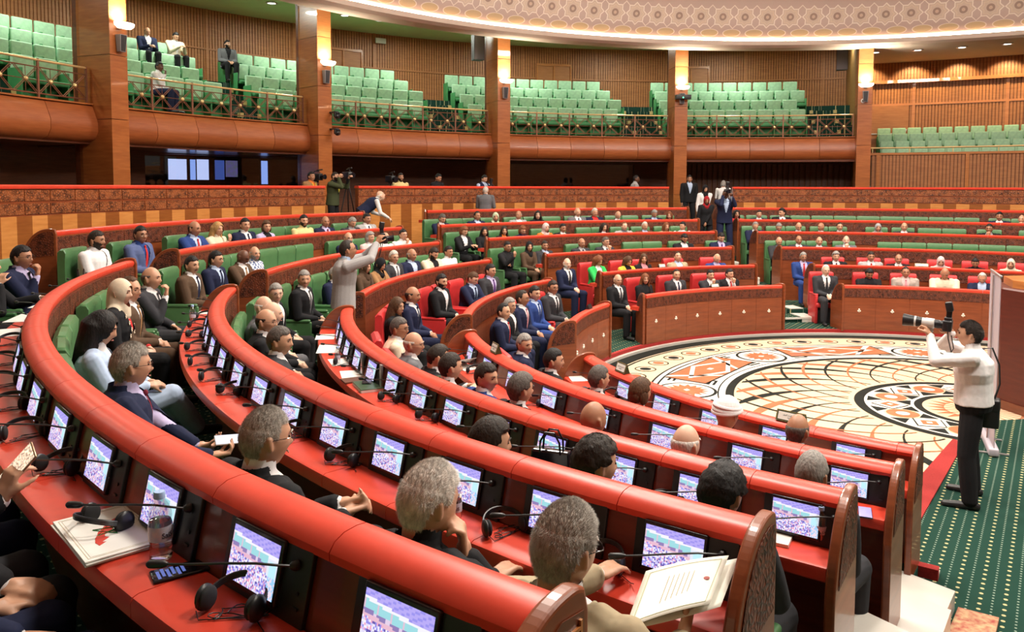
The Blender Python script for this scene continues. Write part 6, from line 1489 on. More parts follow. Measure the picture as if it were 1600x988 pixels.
def mk_phones():
    root = empty('headphones')
    pts = [(0.082*math.cos(t), 0.005, 0.03+0.085*math.sin(t)) for t in np.linspace(-0.15, PI+0.15, 17)]
    tilt = Matrix.Rotation(R(-68), 3, 'X'); pts = [tuple(tilt @ Vector(p) + Vector((0, 0, 0.03))) for p in pts]
    mb = MB(); n = len(pts)
    for o in (-0.005, 0.0, 0.005): mb.tube([(p[0], p[1], p[2]+o) for p in pts], 0.0045, 6)
    mb.build('headband', [M_BLACK], root)
    for s in (-1, 1):
        c = tilt @ Vector((s*0.080, 0.0, 0.018)) + Vector((0, 0, 0.03)); mb = MB()
        mb.sphere(tuple(c), 0.034, 14, 8, sc=(0.42, 1, 1)); mb.sphere((c.x - s*0.012, c.y, c.z), 0.031, 14, 8, mi=1, sc=(0.40, 1, 1)); mb.build('ear_cup', [M_BLACK, mat('ear_foam', (0.02, 0.02, 0.022), 0.9)], root)
    rng = random.Random(11); pts = []
    for i in range(60):
        t = i/59*5*PI; pts.append((0.02 + 0.06*math.cos(t*0.8)+0.02*math.sin(t*2.3), 0.03 + 0.035*math.sin(t)+0.01*math.cos(t*3.1), 0.004+0.003*abs(math.sin(t*1.7))))
    pts = [(-0.075, -0.02, 0.02), (-0.06, -0.03, 0.004)] + pts + [(0.13, -0.02, 0.004), (0.15, -0.05, 0.02)]
    mb = MB(); mb.tube(pts, 0.0016, 5); mb.build('cable', [M_BLACK], root)
    return root
MIC, PHN = mk_mic(), mk_phones(); mu = pu = False
def place_mic(k, n, a):
    global mu
    o = MIC if not mu else copy_tree(MIC); mu = True
    F = fr(RK[k]+0.0805, a, ZK[k]-0.143, math.atan2(0.043, 0.18)) @ Matrix.Translation((0.155, 0.045, 0.012)); o.matrix_world = F
    tag(o, 'gooseneck microphone at the %s screen from the right, %s, near left block' % (ordn(n), RN[k]), 'microphone', 'gooseneck microphones')
for k in range(5):
    a = MON0[k]; n = 0
    while a > SPAN[1][k][0]+0.8: n += 1; place_mic(k, n, a); a -= STEP[k]
HP = [(4, -138.0, 20, .17), (4, -142.1, 200, .14), (4, -145.4, 30, .15), (4, -148.3, 75, .15), (4, -151.2, 60, .16), (4, -154.0, 90, .15), (4, -157.2, 80, .15), (4, -160.9, 70, .16),
      (3, -136.2, 10, .17), (3, -138.7, 60, .15), (3, -145.3, 15, .16), (3, -148.4, 45, .15), (3, -154.8, 30, .16), (3, -157.4, 70, .16), (3, -160.6, 80, .16), (3, -164.0, 60, .16), (3, -167.5, 50, .16), (3, -170.6, 75, .16), (3, -173.6, 65, .16),
      (2, -152.7, 20, .15), (2, -156.7, 25, .17), (2, -138.6, 60, .15), (2, -165.9, 60, .15),
      (1, -158.3, 30, .15), (1, -168.9, 60, .15), (1, -174.0, 40, .15), (0, -165.5, 40, .15)]
cnt = {}
for (k, a, rot, dr) in HP:
    o = PHN if not pu else copy_tree(PHN); pu = True
    o.location = pol(RK[k]+dr+0.03, a, ZK[k]-0.235); o.rotation_euler = (0, 0, R(a+90+rot)); cnt[k] = cnt.get(k, 0)+1
    tag(o, 'black conference headphones with tangled cable, %s pair from right on the %s desk' % (ordn(cnt[k]), RN[k].replace(' row', '-row')), 'headphones', 'conference headphones')
# bottles
M_PET = glass_mat('clear_plastic', (0.97, 0.97, 0.98), 0.05, 0.22)
M_CAPB = mat('pale_blue_cap', (0.35, 0.50, 0.78), 0.4)
M_WATER = bpy.data.materials.new('water'); M_WATER.use_nodes = True; b = M_WATER.node_tree.nodes['Principled BSDF']; b.inputs['Transmission Weight'].default_value = 1; b.inputs['Roughness'].default_value = 0.0; b.inputs['IOR'].default_value = 1.2; b.inputs['Base Color'].default_value = (0.93, 0.95, 0.97, 1)
M_LABEL = mat('bottle_label', (0.50, 0.56, 0.72), 0.4, var=0.3, scale=60, color2=(0.72, 0.62, 0.66))
M_INK = mat('dark_ink', (0.03, 0.03, 0.05), 0.6)
def text_mesh(s, size, name='lettering', m=None, bend=None, ext=0.0006):
    cu = bpy.data.curves.new('t', 'FONT'); cu.body = s; cu.size = size; cu.align_x = 'CENTER'; cu.align_y = 'CENTER'; cu.extrude = ext
    o = bpy.data.objects.new('t', cu); COL.objects.link(o); dg = bpy.context.evaluated_depsgraph_get(); me = bpy.data.meshes.new_from_object(o.evaluated_get(dg))
    bpy.data.objects.remove(o); me.materials.clear(); me.materials.append(m or M_INK); me.name = name
    if bend:
        for v in me.vertices: t = v.co.x/bend; z = v.co.z; v.co = Vector((math.sin(t)*(bend+z), -math.cos(t)*(bend+z), v.co.y))
    return me
def bottle(loc, rz, label, word=None, h=0.175):
    root = empty('water_bottle', loc, rz, label, 'bottle', 'water bottles'); s = h/0.185; root.scale = (s, s, s)
    prof = [(0.001, 0.0), (0.024, 0.0), (0.029, 0.004), (0.030, 0.012), (0.0275, 0.022), (0.030, 0.032), (0.0285, 0.045), (0.0305, 0.055), (0.0305, 0.10), (0.0285, 0.108), (0.0305, 0.118), (0.0295, 0.130), (0.022, 0.150), (0.013, 0.163), (0.0125, 0.168)]
    mb = MB(); mb.lathe(prof, 24); mb.build('plastic_shell', [M_PET], root)
    pw = [(max(0.001, r-0.0012), max(0.001, z)) for r, z in prof if z < 0.112] + [(0.001, 0.112)]
    mb = MB(); mb.lathe(pw, 20); mb.build('water', [M_WATER], root)
    mb = MB(); mb.lathe([(0.0309, 0.056), (0.0311, 0.058), (0.0311, 0.094), (0.0309, 0.096)], 24); mb.build('label_band', [M_LABEL], root)
    mb = MB(); mb.lathe([(0.001, 0.185), (0.0135, 0.185), (0.0148, 0.182), (0.0148, 0.167), (0.013, 0.166)], 20); mb.build('cap', [M_CAPB], root)
    if word: o = put('lettering', text_mesh(word, 0.020, bend=0.0314, m=M_INK), root, loc=(0, 0, 0.072))
    return root
zd = lambda k: ZK[k]-0.235
bottle(pol(10.79, -140.36, zd(4)), R(50), 'half full water bottle with blue cap beside the map folder on the nearest desk', 'SaiS', 0.20)
bottle(pol(9.65, -140.10, zd(3)), R(5), 'full water bottle by the white haired man in the second nearest row', 'SaiS', 0.17)
bottle(pol(8.27, -133.75, zd(2)), R(10), 'water bottle at the carved end of the third nearest desk', '\uFEB3\uFEF4\uFEAA\uFEF1'[::-1], 0.175)
bottle(pol(9.68, -172.4, zd(3)), 0, 'water bottle at the far left end of the fourth-row desk beside papers', None, 0.18)
bottle(pol(8.40, -166.6, zd(2)), 0, 'small water bottle between the paper sheets on the third-row desk', None, 0.16)
# paper goods
M_CERT = mat('certificate_paper', (0.80, 0.76, 0.62), 0.6, var=0.02); M_CARD = mat('cream_folder', (0.80, 0.78, 0.68), 0.5, var=0.02)
M_MAPR = mat('map_red', (0.62, 0.04, 0.02), 0.5); M_MAPG = mat('map_green', (0.01, 0.22, 0.04), 0.5); M_FAINT = mat('faint_print', (0.60, 0.52, 0.38), 0.6)
def sheet(name, loc, rz, w, l, label, thick=0.002, m=None, cat='paper', group=None, tiltx=0.0):
    root = empty(name, loc, rz, label, cat, group); mb = MB(); mb.rbox((0, 0, thick/2), (w/2, l/2, thick/2), 0.0006, n=1); mb.build('page', [m or M_PAPER], root); root.rotation_euler = (tiltx, 0, rz); return root
def folder():
    c = pol(10.835, -141.8, zd(4)); ang = math.atan2(-6.78+6.50, -8.65+8.66)  # placed along the desk
    P = [Vector((*v, 0)) for v in ((-8.686, -6.652), (-8.463, -6.934), (-8.351, -6.787), (-8.559, -6.437))]
    c = sum(P, Vector())/4; ux = (P[1]-P[0]+P[2]-P[3]).normalized(); rz = math.atan2(ux.y, ux.x)
    root = empty('map_folder', (c.x, c.y, zd(4)), rz, 'white folder with a red map and green star lying on the nearest desk', 'folder')
    w, l = 0.185, 0.112
    for q, (z, dx, dy, rr) in enumerate(((0.001, 0.0, 0.0, 0), (0.007, 0.004, -0.003, 1.5), (0.013, 0.0, 0.0, 0.0))):
        mb = MB(); mb.rbox((dx, dy, z+0.002), (w, l, 0.0022), 0.001, n=1, rot=Matrix.Rotation(R(rr), 3, 'Z')); mb.build('cover' if q == 2 else 'sheet', [M_PAPER], root)
    z = 0.0176; mb = MB()
    for (x0, x1, y0, y1) in ((-0.17, 0.17, 0.098, 0.100), (-0.17, 0.17, -0.100, -0.098), (-0.17, -0.168, -0.1, 0.1), (0.168, 0.17, -0.1, 0.1), (-0.162, 0.162, 0.091, 0.092), (-0.162, 0.162, -0.092, -0.091), (-0.162, -0.161, -0.092, 0.092), (0.161, 0.162, -0.092, 0.092)): mb.box(((x0+x1)/2, (y0+y1)/2, z), ((x1-x0)/2, (y1-y0)/2, 0.0003))
    mb.build('border_print', [M_FAINT], root)
    # long country outline running down the sheet
    pts = [(0.125, 0.030), (0.105, 0.012), (0.095, 0.020), (0.070, 0.002), (0.045, -0.004), (0.020, 0.002), (0.0, -0.012), (-0.028, -0.010), (-0.040, -0.026), (-0.040, -0.045), (-0.075, -0.048), (-0.070, -0.062), (-0.100, -0.063), (-0.088, -0.030), (-0.060, 0.000), (-0.040, 0.012), (-0.020, 0.030), (0.005, 0.036), (0.020, 0.046), (0.050, 0.048), (0.075, 0.062), (0.100, 0.060)]
    ca = math.atan2(0.06, -0.16)
    P = [(-x*0.55+0.015*0, y*1.0) for x, y in pts]
    rot = Matrix.Rotation(R(125), 2); P = [tuple(rot @ Vector((x*0.95, y*0.75)) + Vector((0.005, 0.0))) for x, y in pts]
    mb = MB(); mb.prism(P, z, z+0.0005); mb.build('map_print', [M_MAPR], root)
    mb = MB(); S = [(0.045*math.cos(PI/2+2*PI*i*2/5)+0.0, 0.045*math.sin(PI/2+2*PI*i*2/5)) for i in range(6)]
    mb.tube([(x, y, z+0.001) for x, y in S], 0.0022, 4); mb.build('star_print', [M_MAPG], root)
    return root
folder()
o = sheet('certificate_booklet', pol(8.33, -135.35, zd(2)), R(-135.35+90+8), 0.235, 0.185, 'cream certificate booklet under the screen at the end of the third-row desk', 0.016, M_CARD, 'booklet')
mb = MB()
for q in range(5): mb.box((0, 0.05-0.02*q, 0.0163), (0.07-0.006*q, 0.0015, 0.0002))
mb.build('print_lines', [M_FAINT], o)
mb = MB(); mb.tube([(-0.07+0.03*math.cos(t)*(1+0.2*math.sin(3*t)), 0.0+0.035*math.sin(t), 0.018) for t in np.linspace(0, 6.0, 24)] + [(-0.12, 0.06, 0.02)], 0.0015, 5); tag(put('cable_loop', mb.mesh('cable_loop', [M_BLACK])), 'thin black cable loop lying on the cream booklet', 'cable'); bpy.data.objects['cable_loop'].matrix_world = Matrix.Translation(o.location) @ Matrix.Rotation(o.rotation_euler[2], 4, 'Z')
# certificate held by the man in beige
def held_certificate():
    Q = [Vector(v) for v in ((-6.985, -7.125, 1.680), (-6.86, -6.93, 1.745), (-6.585, -6.925, 1.775), (-6.72, -7.10, 1.72))]
    c = sum(Q, Vector())/4; ex = ((Q[3]-Q[0])+(Q[2]-Q[1])).normalized(); n = ex.cross((Q[1]-Q[0])).normalized(); ey = n.cross(ex)
    M_ = Matrix(((ex.x, ey.x, n.x), (ex.y, ey.y, n.y), (ex.z, ey.z, n.z))).to_4x4(); M_.translation = c
    root = empty('certificate', label='cream certificate with a printed border, held open by the person in beige', cat='certificate'); root.matrix_world = M_
    inv = M_.inverted(); L_ = [inv @ q for q in Q]
    for nm, dz, off in (('front_leaf', 0.0, Vector((0, 0, 0))), ('back_leaf', -0.012, Vector((0.035, 0.0, -0.012)))):
        vs = []; fs = []; n1 = 10
        for i in range(n1+1):
            for j in range(n1+1):
                u, v = i/n1, j/n1; p = L_[0]*(1-u)*(1-v)+L_[3]*u*(1-v)+L_[1]*(1-u)*v+L_[2]*u*v; p = p + off*(u**1.0); p.z += 0.010*math.sin(PI*u)*(1 if nm[0] == 'f' else -0.5) - (0.008 if nm[0] == 'b' else 0)
                vs.append(tuple(p))
        for i in range(n1):
            for j in range(n1): fs.append((i*(n1+1)+j, (i+1)*(n1+1)+j, (i+1)*(n1+1)+j+1, i*(n1+1)+j+1))
        mb = MB(); mb.add(vs, fs, 0, True); lf = mb.build(nm, [M_CARD], root); sm = lf.modifiers.new('t', 'SOLIDIFY'); sm.thickness = 0.0006
        if nm[0] == 'f':
            def P_(u, v): p = L_[0]*(1-u)*(1-v)+L_[3]*u*(1-v)+L_[1]*(1-u)*v+L_[2]*u*v; return (p.x, p.y, p.z + 0.010*math.sin(PI*u) + 0.0012)
            mb = MB()
            for e in ([(0.07+0.86*t, 0.07) for t in np.linspace(0, 1, 9)], [(0.07+0.86*t, 0.93) for t in np.linspace(0, 1, 9)], [(0.07, 0.07+0.86*t) for t in np.linspace(0, 1, 9)], [(0.93, 0.07+0.86*t) for t in np.linspace(0, 1, 9)]): mb.tube([P_(u, v) for u, v in e], 0.0008, 4)
            mb.build('printed_border', [mat('border_green', (0.45, 0.48, 0.25), 0.6)], root)
            mb = MB()
            for q in range(6): mb.tube([P_(0.34+0.06*q, v) for v in np.linspace(0.25+0.02*q, 0.75, 6)], 0.0007, 4)
            mb.build('text_lines', [mat('text_brown', (0.40, 0.30, 0.2), 0.6)], root)
            mb = MB()
            c0 = Vector(P_(0.83, 0.55)); mb.sphere(tuple(c0), 0.010, 12, 6, sc=(1, 0.7, 0.08)); mb.build('red_seal', [mat('seal_red', (0.35, 0.05, 0.04), 0.6)], root)
held_certificate()
# phones
def phone(name, loc=None, rz=0, label='', mw=None, lit=None, case=None):
    root = empty(name, loc or (0, 0, 0), rz, label, 'phone', 'smartphones')
    if mw is not None: root.matrix_world = mw
    mb = MB(); mb.rbox((0, 0, 0.0045), (0.038, 0.080, 0.0045), 0.009, n=3); mb.build('body', [case or M_BLACKG], root)
    mb = MB(); mb.rbox((0, 0, 0.0093), (0.0345, 0.0755, 0.0004), 0.004, n=2); mb.build('screen', [lit or mat('dark_phone_glass', (0.01, 0.01, 0.02), 0.08)], root)
    return root
M_PHL = mat('phone_screen_lilac', (0.1, 0.1, 0.1), 0.3, emit=(0.50, 0.42, 0.95), estr=0.9, scale=12, var=0.1)
M_PHW = mat('phone_screen_pale', (0.1, 0.1, 0.1), 0.3, emit=(0.75, 0.80, 1.0), estr=0.9)
ph = phone('smartphone', (-8.245, -6.975, zd(4)+0.0), math.atan2(0.055, 0.155)-PI/2, 'black smartphone with message list on the nearest desk, left of a bottle')
a_, b_ = Vector((-8.30, -7.012, 0)), Vector((-8.155, -6.94, 0)); ph.location = ((a_+b_)/2) + Vector((0, 0, zd(4))); ph.rotation_euler = (0, 0, math.atan2((b_-a_).y, (b_-a_).x)-PI/2)
mb = MB()
M_MSG = mat('message_glow', (0.02, 0.02, 0.05), 0.4, emit=(0.10, 0.14, 0.42), estr=0.9)
for q in range(6): mb.rbox((-0.004 if q % 2 else 0.006, -0.062+0.013*q, 0.0099), (0.024, 0.0042, 0.0002), 0.001, n=1)
mb.build('message_bubbles', [M_MSG], ph)
phone('smartphone', pol(7.07, -134.1, zd(1)), R(-134.1+90+14), 'black smartphone with lilac screen at the end of the second-row desk', lit=M_PHL)
phone('smartphone', pol(9.62, -141.05, zd(3)), R(-141+90+60), 'dark smartphone behind the water bottle in the fourth row')
def between(pts, name, label, lit, case=None):
    Q = [Vector(p) for p in pts]; c = sum(Q, Vector())/4; ey = ((Q[1]-Q[0])+(Q[2]-Q[3])).normalized(); n = ((Q[3]-Q[0])+(Q[2]-Q[1])).cross(ey).normalized(); ex = ey.cross(n)
    M_ = Matrix(((ex.x, ey.x, n.x), (ex.y, ey.y, n.y), (ex.z, ey.z, n.z))).to_4x4(); M_.translation = c; return phone(name, label=label, mw=M_, lit=lit, case=case)
M_PHV = mat('phone_camera_view', (0.75, 0.62, 0.45), 0.3, emit=(0.62, 0.55, 0.45), estr=1.6, scale=110, color2=(0.10, 0.05, 0.04))
pv = between([(-8.975, -6.39, 1.945), (-8.868, -6.395, 2.062), (-8.80, -6.46, 2.050), (-8.905, -6.455, 1.930)], 'smartphone', 'smartphone held up at the left edge showing a live view of the hall', M_PHV, mat('gold_phone_case', (0.30, 0.20, 0.12), 0.3, 0.6))
c = psg.W[1]; gl = Matrix.Translation(pol(10.30, -152.0, FK[3])) @ Matrix.Rotation(R(18-90), 4, 'Z')
pw = gl @ Vector((float((psg.W[0][0]+psg.W[1][0])/2)+0.01, float(max(psg.W[0][1], psg.W[1][1]))+0.10, float(psg.W[1][2])+0.045))
phone('smartphone', mw=Matrix.Translation(pw) @ Matrix.Rotation(R(30), 4, 'Z') @ Matrix.Rotation(R(25), 4, 'X') @ Matrix.Rotation(R(80), 4, 'Z'), label='white smartphone in the hands of the grey haired person with glasses', lit=M_PHW, case=mat('white_case', (0.7, 0.7, 0.72), 0.4))
# papers on the desks
shs = [(2, 8.42, -175.8, .20, .30, 'white sheet at the far end of the third-row desk in the near left block'), (2, 8.40, -171.4, .22, .42, 'broad printed sheet with black marks on the third-row desk'), (2, 8.36, -167.0, .20, .30, 'blank white sheet beside the small bottle on the third-row desk'), (2, 8.36, -163.4, .20, .30, 'blank white sheet left of the green binder'),
       (1, 6.86, -156.25, .10, .09, 'small white card on the second-row desk below a screen'), (0, 5.62, -174.0, .20, .26, 'open white papers at the left end of the front-row desk'), (0, 5.60, -164.0, .09, .09, 'small white slip on the front-row desk'), (3, 9.64, -176.2, .16, .20, 'white papers at the left end of the fourth-row desk'),
       (4, 10.86, -163.9, .20, .36, 'white sheet at the left edge of the nearest desk'), (4, 10.88, -167.6, .22, .42, 'cream sheet under the woman\'s arm on the nearest desk'), (4, 10.88, -171.5, .22, .34, 'cream notes at the far left end of the nearest desk')]
for k, r, a, w, l, lab in shs: sheet('paper_sheet', pol(r, a, zd(k)+0.001), R(a+90+random.uniform(-9, 9)), l, w, lab)
o = sheet('open_brochure', pol(7.00, -171.2, zd(1)), R(-171+90+20), 0.26, 0.20, 'open white brochure with one leaf lifted on the second-row desk', 0.01, M_PAPER, 'brochure')
mb = MB(); mb.add([(-0.13, -0.10, 0.012), (-0.13, 0.10, 0.012), (0.06, 0.10, 0.11), (0.06, -0.10, 0.11)], [(0, 1, 2, 3)]); lf = mb.build('lifted_leaf', [M_PAPER], o); lf.modifiers.new('t', 'SOLIDIFY').thickness = 0.002
o = sheet('green_binder', pol(8.36, -160.0, zd(2)), R(-160+90-4), 0.30, 0.20, 'dark green binder on a stack of paper on the third-row desk', 0.022, M_PAPER, 'binder')
mb = MB(); mb.rbox((0, 0, 0.0245), (0.152, 0.102, 0.003), 0.002, n=1); mb.build('cover', [mat('binder_green', (0.03, 0.07, 0.03), 0.4)], o)
phone('smartphone', pol(8.35, -160.6, zd(2)+0.0275), R(-160+90+70), 'black smartphone lying on the dark green binder')
o = sheet('brown_box', pol(8.40, -161.9, zd(2)), R(-161.9+90), 0.16, 0.20, 'flat brown leather folder left of the green binder', 0.012, mat('brown_leather', (0.12, 0.04, 0.02), 0.5), 'folder')
# silver stands between seats
def easel(a, k, lab):
    root = empty('acrylic_display', pol(RK[k]+0.12, a, zd(k)), R(a+90), lab, 'display stand', 'silver panel posts'); mb = MB(); mb.box((0, 0.02, 0.10), (0.022, 0.008, 0.10)); mb.build('post', [M_SILVER], root)
easel(-163.0, 2, 'silver upright post beside the screen left of the binder'); easel(-159.3, 2, 'silver upright post beside the screen right of the binder')
# name plates
M_PLATE = mat('dark_green_frame', (0.03, 0.05, 0.02), 0.35); M_MAROON = mat('maroon_back', (0.10, 0.01, 0.01), 0.5)
def nameplate(r, a, z, w, label, lines=(), face_out=True, m=None, h=0.075, lit=None):
    root = empty('name_plate', pol(r, a, z), R(a+90), label, 'name plate', 'name plates on the rails'); s = -1 if face_out else 1    # local -Y points outward
    d = 0.035; mb = MB(); mb.prism([(s*d, 0.0), (0, h), (-s*d, 0.0)], -w/2, w/2, fn=lambda u, v, ww: (ww, u, v)); mb.build('wedge_body', [m or M_PLATE], root)
    n = Vector((0, s*h, d)).normalized(); up = Vector((0, -s*d, h)).normalized(); c = Vector((0, s*d/2, h/2)) + n*0.001
    F = Matrix(((-s, up.x, n.x), (0, up.y, n.y), (0, up.z, n.z))).to_4x4(); F.translation = c
    if s > 0: F = Matrix(((-1, 0, n.x), (0, up.y, n.y), (0, up.z, n.z))).to_4x4(); F.translation = c
    mb = MB(); mb.box((0, 0, 0), (w/2-0.006, h/2-0.001, 0.0005)); o = mb.build('gilt_edge', [M_GOLD], root); o.matrix_local = F
    mb = MB(); mb.box((0, 0, 0.0006), (w/2-0.009, h/2-0.004, 0.0005)); o = mb.build('frame', [m or M_PLATE], root); o.matrix_local = F
    mb = MB(); mb.box((0, 0, 0.0012), (w/2-0.018, h/2-0.013, 0.0005)); o = mb.build('paper_insert', [lit or M_PAPER], root); o.matrix_local = F
    for i, t in enumerate(lines):
        o = put('lettering', text_mesh(t, 0.017), root); o.matrix_local = F @ Matrix.Translation((0, 0.008-0.020*i, 0.002))
A1 = '\uFE8D\uFEDF\uFEB4\uFE8E\uFEA9\uFE93 \uFEAD\uFE85\uFEB3\uFE8E\uFE80 \uFE8D\uFEDF\uFED4\uFEAE\uFED5'[::-1]; A2 = '\uFE8D\uFEDF\uFEE8\uFEF4\uFE8E\uFE91\uFEF4\uFE94'[::-1]
nameplate(RK[0], -143.81, ZK[0]+0.004, 0.25, 'green framed name plate with Arabic lines, nearest one on the front rail', (A1, A2), h=0.09)
nameplate(RK[0], -166.0, ZK[0]+0.004, 0.20, 'green framed name plate at the left end of the front rail beside the marble floor', (A1, A2), h=0.10)
nameplate(RK[1], -167.7, ZK[1]+0.004, 0.18, 'green framed name plate on the second rail in front of navy suits', (A1, A2), h=0.10)
nameplate(RK[1], 108.8, ZK[1]+0.004, 0.17, 'white name plate on the second rail of the centre block', (), False, M_BLACK)
nameplate(RK[0], 106.4, ZK[0]+0.004, 0.19, 'white name plate on the front rail of the centre block', (), False, M_BLACK)
nameplate(RK[1], 60.6, ZK[1]+0.004, 0.27, 'wide white name plate on the second rail of the right block', (), False, M_BLACK)
nameplate(RK[0], 147.5, ZK[0]+0.004, 0.16, 'dark name plate on the front rail of the second block', (), True, M_BLACK)
# handbags
def handbag(loc, rz, label, m, s=1.0):
    root = empty('handbag', loc, rz, label, 'handbag'); root.scale = (s, s, s)
    mb = MB(); mb.prism([(-0.15, 0), (0.15, 0), (0.13, 0.19), (-0.13, 0.19)], -0.06, 0.06, fn=lambda u, v, w: (u, w*(1-v*2.2), v)); o = mb.build('bag_body', [m], root); b = o.modifiers.new('b', 'BEVEL'); b.width = 0.015; b.segments = 3
    for sg in (-1, 1):
        mb = MB(); mb.tube([(-0.07, sg*0.035, 0.17), (-0.065, sg*0.04, 0.25), (-0.03, sg*0.04, 0.31), (0.03, sg*0.04, 0.31), (0.065, sg*0.04, 0.25), (0.07, sg*0.035, 0.17)], 0.007, 8); mb.build('handle', [m], root)
    mb = MB(); mb.rbox((0, 0.05, 0.13), (0.02, 0.004, 0.012), 0.003); mb.build('clasp', [M_GOLD], root)
handbag(pol(8.42, -143.6, zd(2)), R(-143.6+90+25), 'large glossy black handbag with tall handles standing on the third-row desk', M_BLACKG, 0.85)
handbag(pol(10.93, -177.9, 1.84), R(-170+90+20), 'small dark brown handbag on the nearest desk beside the pensive man in navy', mat('dark_brown_leather', (0.03, 0.015, 0.01), 0.25), 0.72)
# ---------------------------------------------------------------- cameras
def dslr(mw, label, flash=True, longlens=False, s=1.0):
    root = empty('camera', label=label, cat='camera', group='press cameras'); root.matrix_world = mw @ Matrix.Scale(s, 4)
    mb = MB(); mb.rbox((0, 0, 0), (0.070, 0.035, 0.048), 0.012); mb.rbox((0.05, 0.02, -0.01), (0.020, 0.028, 0.045), 0.012); mb.rbox((0, 0, 0.055), (0.03, 0.03, 0.018), 0.01); mb.build('camera_body', [M_BLACK], root)
    if longlens:
        mb = MB(); mb.tube([(0, 0.03, 0), (0, 0.06, 0), (0, 0.065, 0), (0, 0.10, 0)], [0.034, 0.034, 0.038, 0.038], 20); mb.build('lens_mount_barrel', [M_BLACK], root)
        mb = MB(); mb.tube([(0, 0.10, 0), (0, 0.105, 0), (0, 0.17, 0), (0, 0.175, 0), (0, 0.20, 0)], [0.038, 0.044, 0.044, 0.041, 0.041], 20, mi=0); mb.rbox((0, 0.135, -0.06), (0.012, 0.03, 0.022), 0.006); mb.build('silver_barrel', [mat('lens_silver', (0.55, 0.54, 0.52), 0.35)], root)
        mb = MB(); mb.tube([(0, 0.20, 0), (0, 0.225, 0), (0, 0.23, 0), (0, 0.245, 0)], [0.042, 0.042, 0.046, 0.046], 20); mb.build('focus_ring', [M_BLACK], root)
        mb = MB(); mb.tube([(0, 0.245, 0), (0, 0.25, 0), (0, 0.26, 0)], [0.047, 0.047, 0.047], 20); mb.build('white_ring', [mat('lens_silver', (0.55, 0.54, 0.52))], root)
        mb = MB(); mb.tube([(0, 0.26, 0), (0, 0.30, 0), (0, 0.35, 0)], [0.047, 0.050, 0.056], 20); mb.build('lens_hood', [M_BLACK], root)
    else:
        mb = MB(); mb.tube([(0, 0.03, 0), (0, 0.05, 0), (0, 0.09, 0), (0, 0.13, 0)], [0.032, 0.034, 0.034, 0.040], 18); mb.build('lens', [M_BLACKG], root)
    if flash:
        mb = MB(); mb.rbox((0, -0.005, 0.105), (0.022, 0.022, 0.035), 0.008); mb.rbox((0, 0.0, 0.165), (0.036, 0.028, 0.042), 0.010, rot=Matrix.Rotation(R(-14), 3, 'X')); mb.build('flash_head', [M_BLACK], root)
        if longlens is False and s >= 1: pass
    mb = MB(); mb.tube([(-0.07, 0, 0.02), (-0.09, -0.02, -0.10), (-0.05, -0.05, -0.22), (0.03, -0.06, -0.20), (0.075, -0.02, -0.05), (0.07, 0, 0.02)], 0.005, 5); mb.build('strap', [M_BLACK], root)
    return root
def cam_at(loc, face, local, pitch=0):
    return Matrix.Translation(loc) @ Matrix.Rotation(R(face-90), 4, 'Z') @ Matrix.Translation(local) @ Matrix.Rotation(R(pitch), 4, 'X')
dslr(cam_at(ph_loc, ph_face, (0.0, 0.235, 1.655), 3), 'black camera with long silver telephoto lens held by the person in white shirt', longlens=True, s=1.08)
dslr(cam_at(p2_loc, p2_face, (-0.01, 0.50, 1.70), 4), 'camera with upright flash held by the person in pale grey suit', s=1.05)
dslr(cam_at(pol(10.6, 84.9, 1.12), -100, (0.0, 0.26, 1.72)), 'camera with flash held up on the aisle stairs by the person in navy suit', s=1.2)
dslr(cam_at(pol(14.1, 117.7, 1.65), -40, (0.0, 0.36, 1.15)), 'small camera in the hands of the person in black jacket behind the wall', flash=False, s=1.2)
dslr(cam_at(pol(14.1, 111.7, 1.65), -50, (0.0, 0.34, 1.28)), 'camera held by the person in navy vest behind the wall', s=1.2)
# strap bag of the photographer
root = empty('shoulder_bag', ph_loc + Vector((0.18, 0.06, 0.72)), R(ph_face-90), 'black shoulder bag hanging at the hip of the person in white shirt', 'bag')
bagc = Matrix.Rotation(R(ph_face-90), 3, 'Z') @ Vector((0.0, 0, 0))
mb = MB(); mb.rbox((0, 0, 0.12), (0.07, 0.11, 0.135), 0.02); mb.build('bag_body', [M_BLACK], root)
mb = MB(); mb.rbox((0, 0, 0.20), (0.074, 0.113, 0.06), 0.02); mb.build('flap', [M_BLACK], root)
mb = MB(); mb.tube([(0, -0.06, 0.24), (0.01, -0.10, 0.40), (0.015, -0.09, 0.58), (0.0, -0.03, 0.735), (0.0, 0.04, 0.72), (0, 0.09, 0.52), (0, 0.06, 0.24)], 0.009, 6); mb.build('strap', [M_BLACK], root)
